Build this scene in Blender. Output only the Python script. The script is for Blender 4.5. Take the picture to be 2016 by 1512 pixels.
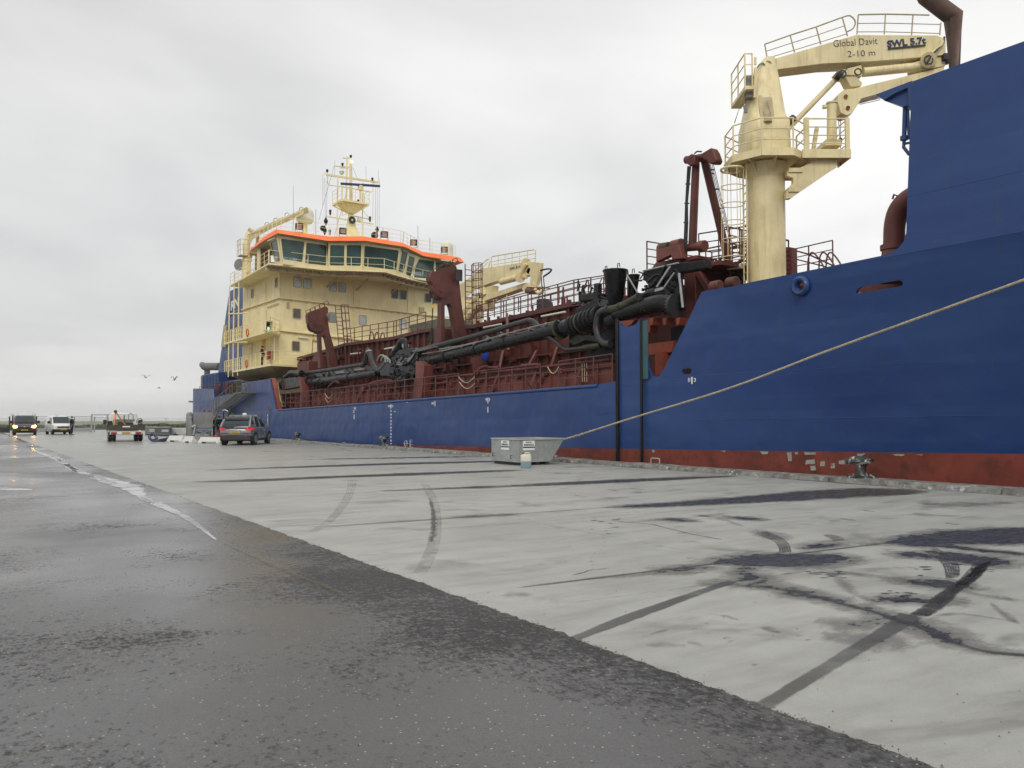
import bpy, bmesh, math, random
from mathutils import Vector, Matrix, noise as mnoise
from mathutils.geometry import tessellate_polygon
random.seed(7)
sc = bpy.context.scene
for o in list(bpy.data.objects): bpy.data.objects.remove(o)
C = sc.collection
PI = math.pi
R = math.radians

# ---------------------------------------------------------------- camera
F, CX, CY, H = 1600.0, 1008.0, 756.0, 1.65
PITCH = math.atan(66 / F); YAW = math.atan(1087 * math.cos(PITCH) / F)
camd = bpy.data.cameras.new('camera'); cam = bpy.data.objects.new('camera', camd); C.objects.link(cam)
cam.location = (0, 0, H); cam.rotation_euler = (PI / 2 + PITCH, 0, -YAW)
camd.sensor_fit = 'HORIZONTAL'; camd.sensor_width = 36; camd.lens = 36 * F / 2016
camd.clip_start = .05; camd.clip_end = 30000
sc.camera = cam

# ---------------------------------------------------------------- world, sun, exposure
w = bpy.data.worlds.new("World"); sc.world = w; w.use_nodes = True
nt = w.node_tree; nt.nodes.clear()
def N(nt, typ, **kw):
    n = nt.nodes.new(typ)
    for k, v in kw.items():
        if k.startswith('i_'):
            key = k[2:]
            n.inputs[int(key) if key.isdigit() else key.replace('_', ' ')].default_value = v
        else: setattr(n, k, v)
    return n
def ramp(nt, fac, stops, interp='LINEAR'):
    r = nt.nodes.new('ShaderNodeValToRGB'); r.color_ramp.interpolation = interp
    e = r.color_ramp.elements
    while len(e) < len(stops): e.new(.5)
    for i, (p, c) in enumerate(stops):
        e[i].position = p
        e[i].color = (c, c, c, 1) if isinstance(c, (int, float)) else (*c, 1)
    nt.links.new(fac, r.inputs[0]); return r.outputs[0]
def math_(nt, op, a, b=None, c=None, clamp=False):
    n = nt.nodes.new('ShaderNodeMath'); n.operation = op; n.use_clamp = clamp
    for i, x in enumerate((a, b, c)):
        if x is None: continue
        if isinstance(x, (int, float)): n.inputs[i].default_value = x
        else: nt.links.new(x, n.inputs[i])
    return n.outputs[0]
def mixc(nt, fac, a, b, blend='MIX'):
    n = nt.nodes.new('ShaderNodeMix'); n.data_type = 'RGBA'; n.blend_type = blend
    for s, x in ((0, fac), (6, a), (7, b)):
        if isinstance(x, (int, float)): n.inputs[s].default_value = x
        elif isinstance(x, tuple): n.inputs[s].default_value = (*x, 1)
        else: nt.links.new(x, n.inputs[s])
    return n.outputs[2]
SUN_EL, SUN_AZ = 36.0, 222.0       # soft bright patch of cloud: high, behind and left of the camera
sky = N(nt, 'ShaderNodeTexSky', sky_type='NISHITA', sun_disc=False, sun_elevation=R(SUN_EL), sun_rotation=R(SUN_AZ))
bg1 = N(nt, 'ShaderNodeBackground', i_Strength=.10); nt.links.new(sky.outputs[0], bg1.inputs[0])
tc = N(nt, 'ShaderNodeTexCoord'); sep = N(nt, 'ShaderNodeSeparateXYZ'); nt.links.new(tc.outputs['Generated'], sep.inputs[0])
zz = math_(nt, 'MAXIMUM', sep.outputs[2], 0.0)
den = math_(nt, 'ADD', zz, .22)
cmb = N(nt, 'ShaderNodeCombineXYZ')
nt.links.new(math_(nt, 'DIVIDE', sep.outputs[0], den), cmb.inputs[0]); nt.links.new(math_(nt, 'DIVIDE', sep.outputs[1], den), cmb.inputs[1])
n1 = N(nt, 'ShaderNodeTexNoise', i_Scale=.72, i_Detail=4.0, i_Roughness=.5, i_Distortion=.5); nt.links.new(cmb.outputs[0], n1.inputs['Vector'])
n2 = N(nt, 'ShaderNodeTexNoise', i_Scale=1.7, i_Detail=5.0, i_Roughness=.5, i_Distortion=.3); nt.links.new(cmb.outputs[0], n2.inputs['Vector'])
nn = math_(nt, 'ADD', math_(nt, 'MULTIPLY', n1.outputs[0], .72), math_(nt, 'MULTIPLY', n2.outputs[0], .28))
# brighter towards +X (over the ship), darker towards the far end of the quay
brt = math_(nt, 'ADD', nn, math_(nt, 'MULTIPLY', math_(nt, 'SUBTRACT', sep.outputs[0], .50), .30))
cl = ramp(nt, brt, [(.33, (.56, .557, .552)), (.44, (.67, .668, .658)), (.53, (.765, .762, .748)), (.64, (.88, .875, .85))])
hz = ramp(nt, zz, [(0.0, 1.0), (.16, 0.0)])
cl = mixc(nt, math_(nt, 'MULTIPLY', hz, .45), cl, (.63, .635, .625))
top = ramp(nt, zz, [(.50, 1.0), (.95, 1.3)])
cl = mixc(nt, 1.0, cl, top, 'MULTIPLY')
zb = math_(nt, 'ADD', math_(nt, 'MULTIPLY', ramp(nt, zz, [(.48, 0.0), (.9, 1.0)]), 0.35), 1.0)
bg2 = N(nt, 'ShaderNodeBackground'); nt.links.new(cl, bg2.inputs[0]); nt.links.new(zb, bg2.inputs[1])
ms = N(nt, 'ShaderNodeMixShader'); ms.inputs[0].default_value = .94
nt.links.new(bg1.outputs[0], ms.inputs[1]); nt.links.new(bg2.outputs[0], ms.inputs[2])
wo = N(nt, 'ShaderNodeOutputWorld'); nt.links.new(ms.outputs[0], wo.inputs[0])
sl = bpy.data.lights.new('sun', 'SUN'); sl.energy = 1.1; sl.angle = R(25); sl.color = (1, .96, .90)
so = bpy.data.objects.new('sun', sl); C.objects.link(so)
az = R(SUN_AZ); el = R(SUN_EL)
sd = Vector((math.sin(az) * math.cos(el), math.cos(az) * math.cos(el), math.sin(el)))
so.rotation_euler = sd.to_track_quat('Z', 'Y').to_euler()
sc.view_settings.view_transform = 'Standard'; sc.view_settings.look = 'None'
sc.view_settings.exposure = 0.29; sc.view_settings.gamma = 1.0; sc.view_settings.use_curve_mapping = False

# ---------------------------------------------------------------- measuring helpers (photo direction -> point on a real plane)
c_, s_ = math.cos(PITCH), math.sin(PITCH)
FW = Vector((math.sin(YAW) * c_, math.cos(YAW) * c_, s_)); RT = Vector((math.cos(YAW), -math.sin(YAW), 0)); UP = RT.cross(FW)
EYE = Vector((0, 0, H))
def ray(px, py): return FW + RT * ((px - CX) / F) + UP * ((CY - py) / F)
def P(px, py, X=None, Y=None, Z=None):
    d = ray(px, py)
    if X is not None: t = X / d.x
    elif Y is not None: t = Y / d.y
    else: t = (Z - H) / d.z
    return EYE + d * t
def PN(px, py, p0, n):
    d = ray(px, py); return EYE + d * ((p0 - EYE).dot(n) / d.dot(n))
def dep(v): return (v - EYE).dot(FW)
def pxm(v, r): return r * dep(v) / F
def Z1(ox, oy, s): return lambda x, y: (ox + x / s, oy + y / s)     # crop coordinates -> photo coordinates
zA = Z1(360, 280, 3.15); zB = Z1(500, 560, 4.383); zC = Z1(820, 440, 3.6); zD = Z1(1140, 260, 3.023)
zE = Z1(1400, 0, 2.7); zG = Z1(440, 480, 5.4); zI = Z1(620, 300, 6.72); zJ = Z1(1240, 280, 5.815)
zK = Z1(1160, 500, 5.4); zL = Z1(900, 480, 8.4); zM = Z1(0, 660, 3.6); zO = Z1(280, 780, 7.2)
zGL = Z1(0, 900, 2.016); zGR = Z1(1000, 900, 1.984); zQ = Z1(0, 780, 6.72); zR = Z1(1620, 0, 4.725)

# ---------------------------------------------------------------- materials
MATS = {}
def newmat(name):
    m = bpy.data.materials.new(name); m.use_nodes = True; t = m.node_tree
    b = t.nodes['Principled BSDF']; return m, t, b
def paint(name, col, rough=.45, var=.12, grime=None, gamt=.0, bump=.02, metallic=0, scale=1.2, coat=0, spots=None, spotamt=0, spec=.5, streak=False):
    m, t, b = newmat(name); L = t.links.new
    tc = N(t, 'ShaderNodeTexCoord'); co = tc.outputs['Object']
    n = N(t, 'ShaderNodeTexNoise', i_Scale=scale, i_Detail=7.0, i_Roughness=.62); L(co, n.inputs['Vector'])
    f = ramp(t, n.outputs[0], [(.3, 1 - var * 1.6), (.7, 1 + var * .6)])
    c = mixc(t, 1.0, col, f, 'MULTIPLY')
    if gamt:
        mp = N(t, 'ShaderNodeMapping'); mp.inputs['Scale'].default_value = (3.2, 3.2, .28) if streak else (1, 1, 1); L(co, mp.inputs[0])
        g = N(t, 'ShaderNodeTexNoise', i_Scale=1.7, i_Detail=8.0, i_Roughness=.7); L(mp.outputs[0], g.inputs['Vector'])
        gm = math_(t, 'MULTIPLY', ramp(t, g.outputs[0], [(.50, 0.0), (.72, 1.0)]), gamt)
        c = mixc(t, gm, c, grime)
    if spotamt:
        g2 = N(t, 'ShaderNodeTexNoise', i_Scale=5.0, i_Detail=4.0, i_Roughness=.6); L(co, g2.inputs['Vector'])
        c = mixc(t, ramp(t, g2.outputs[0], [(.70 - spotamt, 0.0), (.73 - spotamt, 1.0)]), c, spots)
    L(c, b.inputs['Base Color'])
    L(ramp(t, n.outputs[0], [(.3, min(1, rough + .12)), (.7, max(.03, rough - .08))]), b.inputs['Roughness'])
    b.inputs['Metallic'].default_value = metallic; b.inputs['Coat Weight'].default_value = coat; b.inputs['Coat Roughness'].default_value = .08
    b.inputs['Specular IOR Level'].default_value = spec
    if bump:
        n3 = N(t, 'ShaderNodeTexNoise', i_Scale=scale * 5, i_Detail=5.0); L(co, n3.inputs['Vector'])
        bp = N(t, 'ShaderNodeBump', i_Strength=.35, i_Distance=bump); L(n3.outputs[0], bp.inputs['Height']); L(bp.outputs[0], b.inputs['Normal'])
    MATS[name] = m; return m
def emis(name, col, s, base=(.8, .8, .8)):
    m, t, b = newmat(name); b.inputs['Base Color'].default_value = (*base, 1)
    b.inputs['Emission Color'].default_value = (*col, 1); b.inputs['Emission Strength'].default_value = s; b.inputs['Roughness'].default_value = .2
    MATS[name] = m; return m
def glass(name, col, alpha=1.0, rough=.04):
    m, t, b = newmat(name); L = t.links.new
    n = N(t, 'ShaderNodeTexNoise', i_Scale=.9, i_Detail=2.0); tc = N(t, 'ShaderNodeTexCoord'); L(tc.outputs['Object'], n.inputs['Vector'])
    L(mixc(t, 1.0, col, ramp(t, n.outputs[0], [(.3, .6), (.7, 1.3)]), 'MULTIPLY'), b.inputs['Base Color'])
    b.inputs['Roughness'].default_value = rough; b.inputs['IOR'].default_value = 1.5; b.inputs['Alpha'].default_value = alpha
    MATS[name] = m; return m
BLUE = (.026, .068, .205)
# hull paint: large flat plates, weld seams, scuffs, wear
def hullmat():
    m, t, b = newmat('hull_blue'); L = t.links.new
    tc = N(t, 'ShaderNodeTexCoord'); co = tc.outputs['Object']
    mp = N(t, 'ShaderNodeMapping'); mp.inputs['Scale'].default_value = (1, .10, .55); L(co, mp.inputs[0])
    n = N(t, 'ShaderNodeTexNoise', i_Scale=1.0, i_Detail=5.0, i_Roughness=.55); L(mp.outputs[0], n.inputs['Vector'])
    c = mixc(t, ramp(t, n.outputs[0], [(.35, 0.0), (.65, 1.0)]), (.011, .038, .150), (.021, .060, .190))
    # roller bands of the last repaint
    sp = N(t, 'ShaderNodeSeparateXYZ'); L(co, sp.inputs[0])
    zs = math_(t, 'ADD', sp.outputs[2], math_(t, 'MULTIPLY', sp.outputs[1], .019))
    br = math_(t, 'FRACT', math_(t, 'MULTIPLY', zs, 1.55))
    c = mixc(t, math_(t, 'MULTIPLY', ramp(t, br, [(.0, 0.0), (.08, 1.0), (.5, .6), (1.0, 0.0)]), .07), c, (.05, .105, .25))
    sc_ = N(t, 'ShaderNodeTexNoise', i_Scale=2.2, i_Detail=9.0, i_Roughness=.75); 
    mp2 = N(t, 'ShaderNodeMapping'); mp2.inputs['Scale'].default_value = (1, .25, 1.3); L(co, mp2.inputs[0]); L(mp2.outputs[0], sc_.inputs['Vector'])
    c = mixc(t, math_(t, 'MULTIPLY', ramp(t, sc_.outputs[0], [(.62, 0.0), (.72, 1.0)]), .45), c, (.055, .10, .20))
    mp3 = N(t, 'ShaderNodeMapping'); mp3.inputs['Scale'].default_value = (1, 2.6, .16); L(co, mp3.inputs[0])
    sk = N(t, 'ShaderNodeTexNoise', i_Scale=1.6, i_Detail=8.0, i_Roughness=.7); L(mp3.outputs[0], sk.inputs['Vector'])
    c = mixc(t, math_(t, 'MULTIPLY', ramp(t, sk.outputs[0], [(.56, 0.0), (.70, 1.0)]), .38), c, (.050, .062, .085))
    L(c, b.inputs['Base Color'])
    L(ramp(t, n.outputs[0], [(.35, .30), (.65, .42)]), b.inputs['Roughness'])
    b.inputs['Specular IOR Level'].default_value = .42
    w1 = N(t, 'ShaderNodeTexNoise', i_Scale=.55, i_Detail=2.0); L(co, w1.inputs['Vector'])
    fr = math_(t, 'PINGPONG', math_(t, 'MULTIPLY', sp.outputs[1], 1.0), .7)      # plating pulled in at the frames
    fz_ = math_(t, 'PINGPONG', math_(t, 'ADD', zs, 20), .62)
    q = math_(t, 'MULTIPLY', math_(t, 'SMOOTH_MIN', fr, .22, .3), math_(t, 'SMOOTH_MIN', fz_, .22, .3))
    hgt = math_(t, 'ADD', w1.outputs[0], math_(t, 'MULTIPLY', q, math_(t, 'MULTIPLY', n.outputs[0], 2.2)))
    bp = N(t, 'ShaderNodeBump', i_Strength=.7, i_Distance=.16); L(hgt, bp.inputs['Height'])
    # plate seams: faint horizontal / vertical weld lines
    L(bp.outputs[0], b.inputs['Normal'])
    MATS['hull_blue'] = m; return m
M_HULL = hullmat()
M_BOOT = paint('boot_red', (.21, .043, .025), .65, .3, (.05, .017, .013), .9, .01, scale=.9, spots=(.09, .03, .02), spotamt=.06)
M_TEAL = paint('teal_paint', (.035, .10, .115), .5)
M_BLUE2 = paint('ship_blue', (.020, .058, .185), .4, .15, (.02, .03, .06), .3)
M_CREAM = paint('cream_paint', (.84, .73, .41), .42, .10, (.50, .32, .14), .22, .008, scale=.8, streak=True)
M_CRANE = paint('crane_cream', (.79, .68, .38), .42, .14, (.36, .20, .08), .45, .008, scale=.9, streak=True)
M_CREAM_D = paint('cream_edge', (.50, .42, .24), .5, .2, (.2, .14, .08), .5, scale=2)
M_RED = paint('deck_red', (.112, .026, .017), .5, .3, (.045, .014, .012), .6, .012, scale=.9, streak=True)
M_RED2 = paint('deck_red_pale', (.175, .048, .036), .5, .28, (.07, .02, .016), .6, .012, scale=.9, streak=True)
M_RED3 = paint('primer_red', (.26, .055, .028), .55, .25, (.08, .02, .015), .5)
M_RAILR = paint('rail_red', (.13, .036, .032), .5, .2)
M_BLACK = paint('pipe_black', (.005, .006, .006), .26, .4, (.014, .017, .010), .45, .012, scale=1.6, spec=.32)
M_BLACK2 = paint('rubber_black', (.006, .006, .007), .5, .3, (.018, .022, .015), .4, .01, scale=3, spec=.3)
M_HOSE = paint('hose_grey', (.024, .027, .026), .40, .3, scale=4)
M_GREENISH = paint('slimy_black', (.045, .05, .022), .6, .5, (.10, .095, .035), .5, scale=3)
M_ORANGE = paint('orange_paint', (1.0, .17, .022), .45, .05, scale=2)
M_WHITE = paint('white_paint', (.78, .78, .75), .45, .06)
M_DOME = paint('dome_white', (.70, .68, .58), .4, .08)
M_GREY = paint('grey_steel', (.22, .225, .22), .5, .2, (.1, .09, .08), .4)
M_GALV = paint('galvanised', (.34, .36, .35), .45, .12, (.52, .53, .52), .35, .006, metallic=.25, scale=5)
M_DARK = paint('dark_steel', (.03, .03, .032), .5, .3)
M_KHAKI = paint('khaki_canvas', (.16, .155, .10), .7, .2, (.07, .06, .03), .5)
M_BROWN = paint('rust_brown', (.17, .095, .065), .55, .3, (.10, .06, .045), .6, scale=1.5, streak=True)
M_RUST = paint('rust', (.30, .11, .03), .8, .4)
M_NAVY = paint('navy_lettering', (.012, .03, .11), .5, .1, bump=0)
M_NAVY2 = paint('navy_lettering_worn', (.06, .07, .12), .6, .3, (.3, .26, .16), .4, bump=0)
M_MARK = paint('white_lettering', (.75, .76, .76), .6, .1, bump=0)
M_GLASSD = glass('glass_dark', (.012, .024, .026))
M_GLASST = glass('glass_tint', (.045, .11, .10), .60)
M_GLASSC = glass('glass_curtain', (.42, .49, .50), 1, .12)
M_GLASSB = glass('glass_brown', (.10, .085, .065), 1, .1)
M_ROPE = paint('rope_fibre', (.50, .43, .30), .8, .25, (.28, .20, .12), .5, scale=12)
M_TYRE = paint('tyre_rubber', (.016, .016, .017), .7, .2)
M_RIM = paint('wheel_rim', (.45, .46, .47), .3, .1, metallic=.7)
M_YPLATE = paint('plate_yellow', (.72, .42, .03), .4, .05)
M_CARGREY = paint('car_grey', (.20, .205, .215), .32, .05, metallic=.25, coat=.6, bump=0)
M_CARDARK = paint('car_dark', (.035, .022, .020), .3, .1, metallic=.3, coat=.6, bump=0)
M_CARWHITE = paint('car_white', (.72, .73, .73), .35, .05, (.25, .22, .18), .2, coat=.4, bump=0)
M_CARTRIM = paint('car_trim', (.022, .022, .024), .5, .1)
M_TAIL = emis('tail_light_lit', (1, .05, .04), .35, (.5, .01, .01))
M_TAILOFF = paint('tail_light_off', (.28, .02, .02), .2, .05, bump=0)
M_HEAD = emis('headlight_lit', (1, .50, .13), 26)
M_NAVG = emis('green_lamp', (.05, 1, .35), 1.6)
M_MASTL = emis('mast_lamp', (1, .72, .3), 4)
M_FLOOD = paint('flood_glass', (.42, .30, .26), .2, .1, bump=0)
M_HIVIS = paint('hi_vis_yellow', (.55, .78, .04), .7, .1)
M_CLOTH = paint('dark_cloth', (.014, .015, .018), .85, .2)
M_CLOTHB = paint('navy_cloth', (.02, .024, .04), .85, .2)
M_SKIN = paint('skin', (.50, .28, .19), .55, .08, bump=0)
M_HAIR = paint('hair_grey', (.25, .22, .18), .8, .2)
M_HAIRD = paint('hair_dark', (.03, .022, .018), .8, .2)
M_CONE = paint('cone_orange', (.85, .14, .03), .5, .1)
M_CRATE = paint('crate_brown', (.30, .15, .06), .75, .3)
M_BARR = paint('barrier_white', (.66, .66, .63), .6, .1, (.3, .28, .24), .4)
M_HOSEB = paint('hose_blue', (.022, .032, .07), .4, .2)
M_YELLOW = paint('yellow_paint', (.75, .42, .05), .5, .1)
M_BOLL = paint('bollard_iron', (.030, .036, .032), .38, .4, (.50, .50, .46), .85, .02, scale=3, spots=(.5, .5, .46), spotamt=.16)
M_LIFE = paint('lifebuoy_orange', (.60, .13, .05), .6, .1)
M_TARP = paint('tarp_blue', (.01, .05, .35), .6, .2)
M_CRANEOR = paint('crane_orange', (.75, .27, .05), .45, .15)
M_TRUCKBED = paint('truck_bed_brown', (.060, .050, .030), .6, .2)
M_ALU = paint('aluminium', (.36, .36, .34), .4, .2, (.12, .11, .09), .5, metallic=.4)
M_GULL = paint('gull_feather', (.35, .35, .36), .8, .1)

# ---------------------------------------------------------------- mesh builder
OFF = {}
class MB:
    DEF = None
    def __init__(s, M=None): s.v = []; s.f = []; s.mi = []; s.M = M or MB.DEF; s.cur = 0
    def add(s, vs, fs):
        b = len(s.v)
        s.v += [(s.M @ Vector(v)) if s.M else Vector(v) for v in vs]
        for f in fs: s.f.append([i + b for i in f]); s.mi.append(s.cur)
        return s
    def box(s, a, b):
        x0, y0, z0 = a; x1, y1, z1 = b
        return s.add([(x0, y0, z0), (x1, y0, z0), (x1, y1, z0), (x0, y1, z0), (x0, y0, z1), (x1, y0, z1), (x1, y1, z1), (x0, y1, z1)],
              [(3, 2, 1, 0), (4, 5, 6, 7), (0, 1, 5, 4), (1, 2, 6, 5), (2, 3, 7, 6), (3, 0, 4, 7)])
    def prism(s, poly, vec):
        n = len(poly); vec = Vector(vec); poly = [Vector(p) for p in poly]
        return s.add(poly + [p + vec for p in poly], [list(range(n))[::-1], list(range(n, 2 * n))] + [(i, (i + 1) % n, (i + 1) % n + n, i + n) for i in range(n)])
    def loft(s, rings, cap=True):
        n = len(rings[0]); vs = [p for r in rings for p in r]; fs = []
        for k in range(len(rings) - 1):
            for i in range(n):
                j = (i + 1) % n; fs.append((k * n + i, k * n + j, (k + 1) * n + j, (k + 1) * n + i))
        if cap: fs.append(list(range(n))[::-1]); fs.append([(len(rings) - 1) * n + i for i in range(n)])
        return s.add(vs, fs)
    def tube(s, pts, r, n=8, cap=True, squash=1):
        pts = [Vector(p) for p in pts]
        rs = r if isinstance(r, (list, tuple)) else [r] * len(pts)
        rings = []; prev = None
        for i, p in enumerate(pts):
            a = pts[max(0, i - 1)]; b = pts[min(len(pts) - 1, i + 1)]
            t = (b - a)
            if t.length < 1e-9: t = Vector((0, 0, 1))
            t.normalize()
            if prev is None:
                u = t.cross(Vector((0, 0, 1)))
                if u.length < 1e-3: u = t.cross(Vector((1, 0, 0)))
            else: u = prev - t * prev.dot(t)
            u.normalize(); prev = u; w_ = t.cross(u)
            rings.append([p + (u * math.cos(2 * PI * k / n) + w_ * math.sin(2 * PI * k / n) * squash) * rs[i] for k in range(n)])
        return s.loft(rings, cap)
    def bar(s, a, b, w, h=None, up=(0, 0, 1)):
        a, b = Vector(a), Vector(b); h = h or w; t = (b - a).normalized(); up = Vector(up)
        u = t.cross(up)
        if u.length < 1e-3: u = t.cross(Vector((0, 1, 0)))
        u.normalize(); v = u.cross(t); u *= w / 2; v *= h / 2
        return s.loft([[a - u - v, a + u - v, a + u + v, a - u + v], [b - u - v, b + u - v, b + u + v, b - u + v]])
    def cyl(s, a, b, r, n=16, r2=None): return s.tube([a, b], [r, r if r2 is None else r2], n)
    def dome(s, c, r, z0=-.3, n=16, m=8, sc_=(1, 1, 1)):
        c = Vector(c); rings = []
        for k in range(m + 1):
            a = math.asin(z0) + (PI / 2 - .02 - math.asin(z0)) * k / m
            rings.append([c + Vector((math.cos(a) * math.cos(2 * PI * i / n) * r * sc_[0], math.cos(a) * math.sin(2 * PI * i / n) * r * sc_[1], math.sin(a) * r * sc_[2])) for i in range(n)])
        return s.loft(rings)
    def rail(s, path, h=1.05, mids=2, sp=1.5, r=.022, up=(0, 0, 1), post=.026, toe=False):
        path = [Vector(p) for p in path]; up = Vector(up)
        for k in range(mids + 1):
            q = h * (k + 1) / (mids + 1)
            s.tube([p + up * q for p in path], r if k == mids else r * .8, 6)
        for i in range(len(path) - 1):
            a, b = path[i], path[i + 1]; n = max(1, round((b - a).length / sp))
            for k in range(n + (1 if i == len(path) - 2 else 0)):
                p = a.lerp(b, k / n); s.cyl(p, p + up * h, post, 6)
        if toe:
            for i in range(len(path) - 1): s.bar(path[i] + up * .06, path[i + 1] + up * .06, .01, .12)
        return s
    def ladder(s, a, b, side, w=.4, step=.3, r=.02, cage=None):
        a, b = Vector(a), Vector(b); side = Vector(side).normalized() * w / 2
        s.tube([a - side, b - side], r * 1.3, 6); s.tube([a + side, b + side], r * 1.3, 6)
        n = int((b - a).length / step)
        for k in range(1, n + 1):
            p = a.lerp(b, k / (n + 1)); s.tube([p - side, p + side], r, 5)
        if cage:
            cv, z0, nh = cage; cv = Vector(cv); rr = cv.length / 2 * 1.05; e = cv.normalized(); f = side.normalized()
            ang = [PI * (1.08 - 1.16 * i / 8) for i in range(9)]
            hoop = lambda c: [c + e * (rr * (1 + math.sin(t)) * 0.98 - rr*.2) + f * (rr * .95 * math.cos(t)) for t in ang]
            hs = [hoop(a.lerp(b, z0 + (1 - z0) * k / nh)) for k in range(nh + 1)]
            for hp in hs: s.tube(hp, r * .9, 5)
            for i in (0, 2, 4, 6, 8): s.tube([hs[0][i], hs[-1][i]], r * .8, 5)
        return s
    def build(s, name, mat, parent=None, bev=0, smooth=True, label=None, mats=None, local=False):
        me = bpy.data.meshes.new(name)
        off = Vector((0, 0, 0))
        if parent is not None and not local: off = OFF[parent.name]
        me.from_pydata([tuple(v - off) for v in s.v], [], s.f)
        for m in (mats or [mat]): me.materials.append(m)
        bm = bmesh.new(); bm.from_mesh(me)
        for f, k in zip(bm.faces, s.mi): f.material_index = k
        bmesh.ops.recalc_face_normals(bm, faces=bm.faces)
        for f in bm.faces: f.smooth = smooth
        bm.to_mesh(me); bm.free()
        if smooth: me.set_sharp_from_angle(angle=R(38))
        o = bpy.data.objects.new(name, me); C.objects.link(o)
        if parent is not None: o.parent = parent; OFF[o.name] = OFF[parent.name]
        else: OFF[o.name] = Vector((0, 0, 0))
        if bev:
            md = o.modifiers.new('bevel', 'BEVEL'); md.width = bev; md.segments = 2; md.limit_method = 'ANGLE'; md.angle_limit = R(40)
        if label: o['label'] = label
        return o
def thing(name, label, cat, loc=(0, 0, 0), rz=0, group=None):
    o = bpy.data.objects.new(name, None); C.objects.link(o); o.location = loc; o.rotation_euler = (0, 0, rz)
    o.empty_display_size = .3
    o['label'] = label; o['category'] = cat
    if group: o['group'] = group
    OFF[o.name] = Vector(loc); return o
def tag(o, label, cat, group=None):
    o['label'] = label; o['category'] = cat
    if group: o['group'] = group
    return o
def struct(o, kind='structure'): o['kind'] = kind; return o
def rrect(c, ex, ey, w, h, r, n=4):
    out = []
    for (sx, sy, a0) in ((1, 1, 0), (-1, 1, PI / 2), (-1, -1, PI), (1, -1, 1.5 * PI)):
        for k in range(n + 1):
            a = a0 + PI / 2 * k / n
            out.append(c + ex * (sx * (w / 2 - r) + r * math.cos(a)) + ey * (sy * (h / 2 - r) + r * math.sin(a)))
    return out
def ringplate(mb, o, i, vec):
    """frame between outer loop o and inner loop i (same length), thickness vec"""
    n = len(o); vec = Vector(vec)
    vs = o + i + [p + vec for p in o] + [p + vec for p in i]; fs = []
    for k in range(n):
        j = (k + 1) % n
        fs += [(k, j, n + j, n + k), (2 * n + k, 2 * n + j, 3 * n + j, 3 * n + k), (k, j, 2 * n + j, 2 * n + k), (n + k, n + j, 3 * n + j, 3 * n + k)]
    mb.add(vs, fs)
def spline(pts, n=6):
    pts = [Vector(p) for p in pts]; out = []
    for i in range(len(pts) - 1):
        p0 = pts[max(0, i - 1)]; p1 = pts[i]; p2 = pts[i + 1]; p3 = pts[min(len(pts) - 1, i + 2)]
        for k in range(n):
            t = k / n
            out.append(.5 * ((2 * p1) + (p2 - p0) * t + (2 * p0 - 5 * p1 + 4 * p2 - p3) * t * t + (3 * p1 - p0 - 3 * p2 + p3) * t ** 3))
    out.append(pts[-1]); return out
def text(name, body, p0, p1, hgt, up, mat, parent, depth=.012, sub=None, offset=0.0):
    """raised lettering whose baseline runs p0 -> p1"""
    cu = bpy.data.curves.new('t', 'FONT'); cu.body = body; cu.extrude = .5; cu.resolution_u = 3; cu.offset = offset
    to = bpy.data.objects.new('t', cu); C.objects.link(to)
    dg = bpy.context.evaluated_depsgraph_get(); me = bpy.data.meshes.new_from_object(to.evaluated_get(dg))
    bpy.data.objects.remove(to); xs = [v.co.x for v in me.vertices]; ys = [v.co.y for v in me.vertices]
    x0, x1, y0, y1 = min(xs), max(xs), min(ys), max(ys)
    p0, p1 = Vector(p0), Vector(p1); ex = (p1 - p0); L = ex.length; ex.normalize()
    up = Vector(up); ez = ex.cross(up).normalized(); ey = ez.cross(ex).normalized()
    off = OFF[parent.name] if parent else Vector()
    for v in me.vertices:
        v.co = p0 + ex * ((v.co.x - x0) / (x1 - x0) * L) + ey * ((v.co.y - y0) / (y1 - y0) * hgt) + ez * (v.co.z * 2 * depth) - off
    me.materials.clear(); me.materials.append(mat)
    o = bpy.data.objects.new(name, me); C.objects.link(o); o.parent = parent; 
    return o
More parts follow.
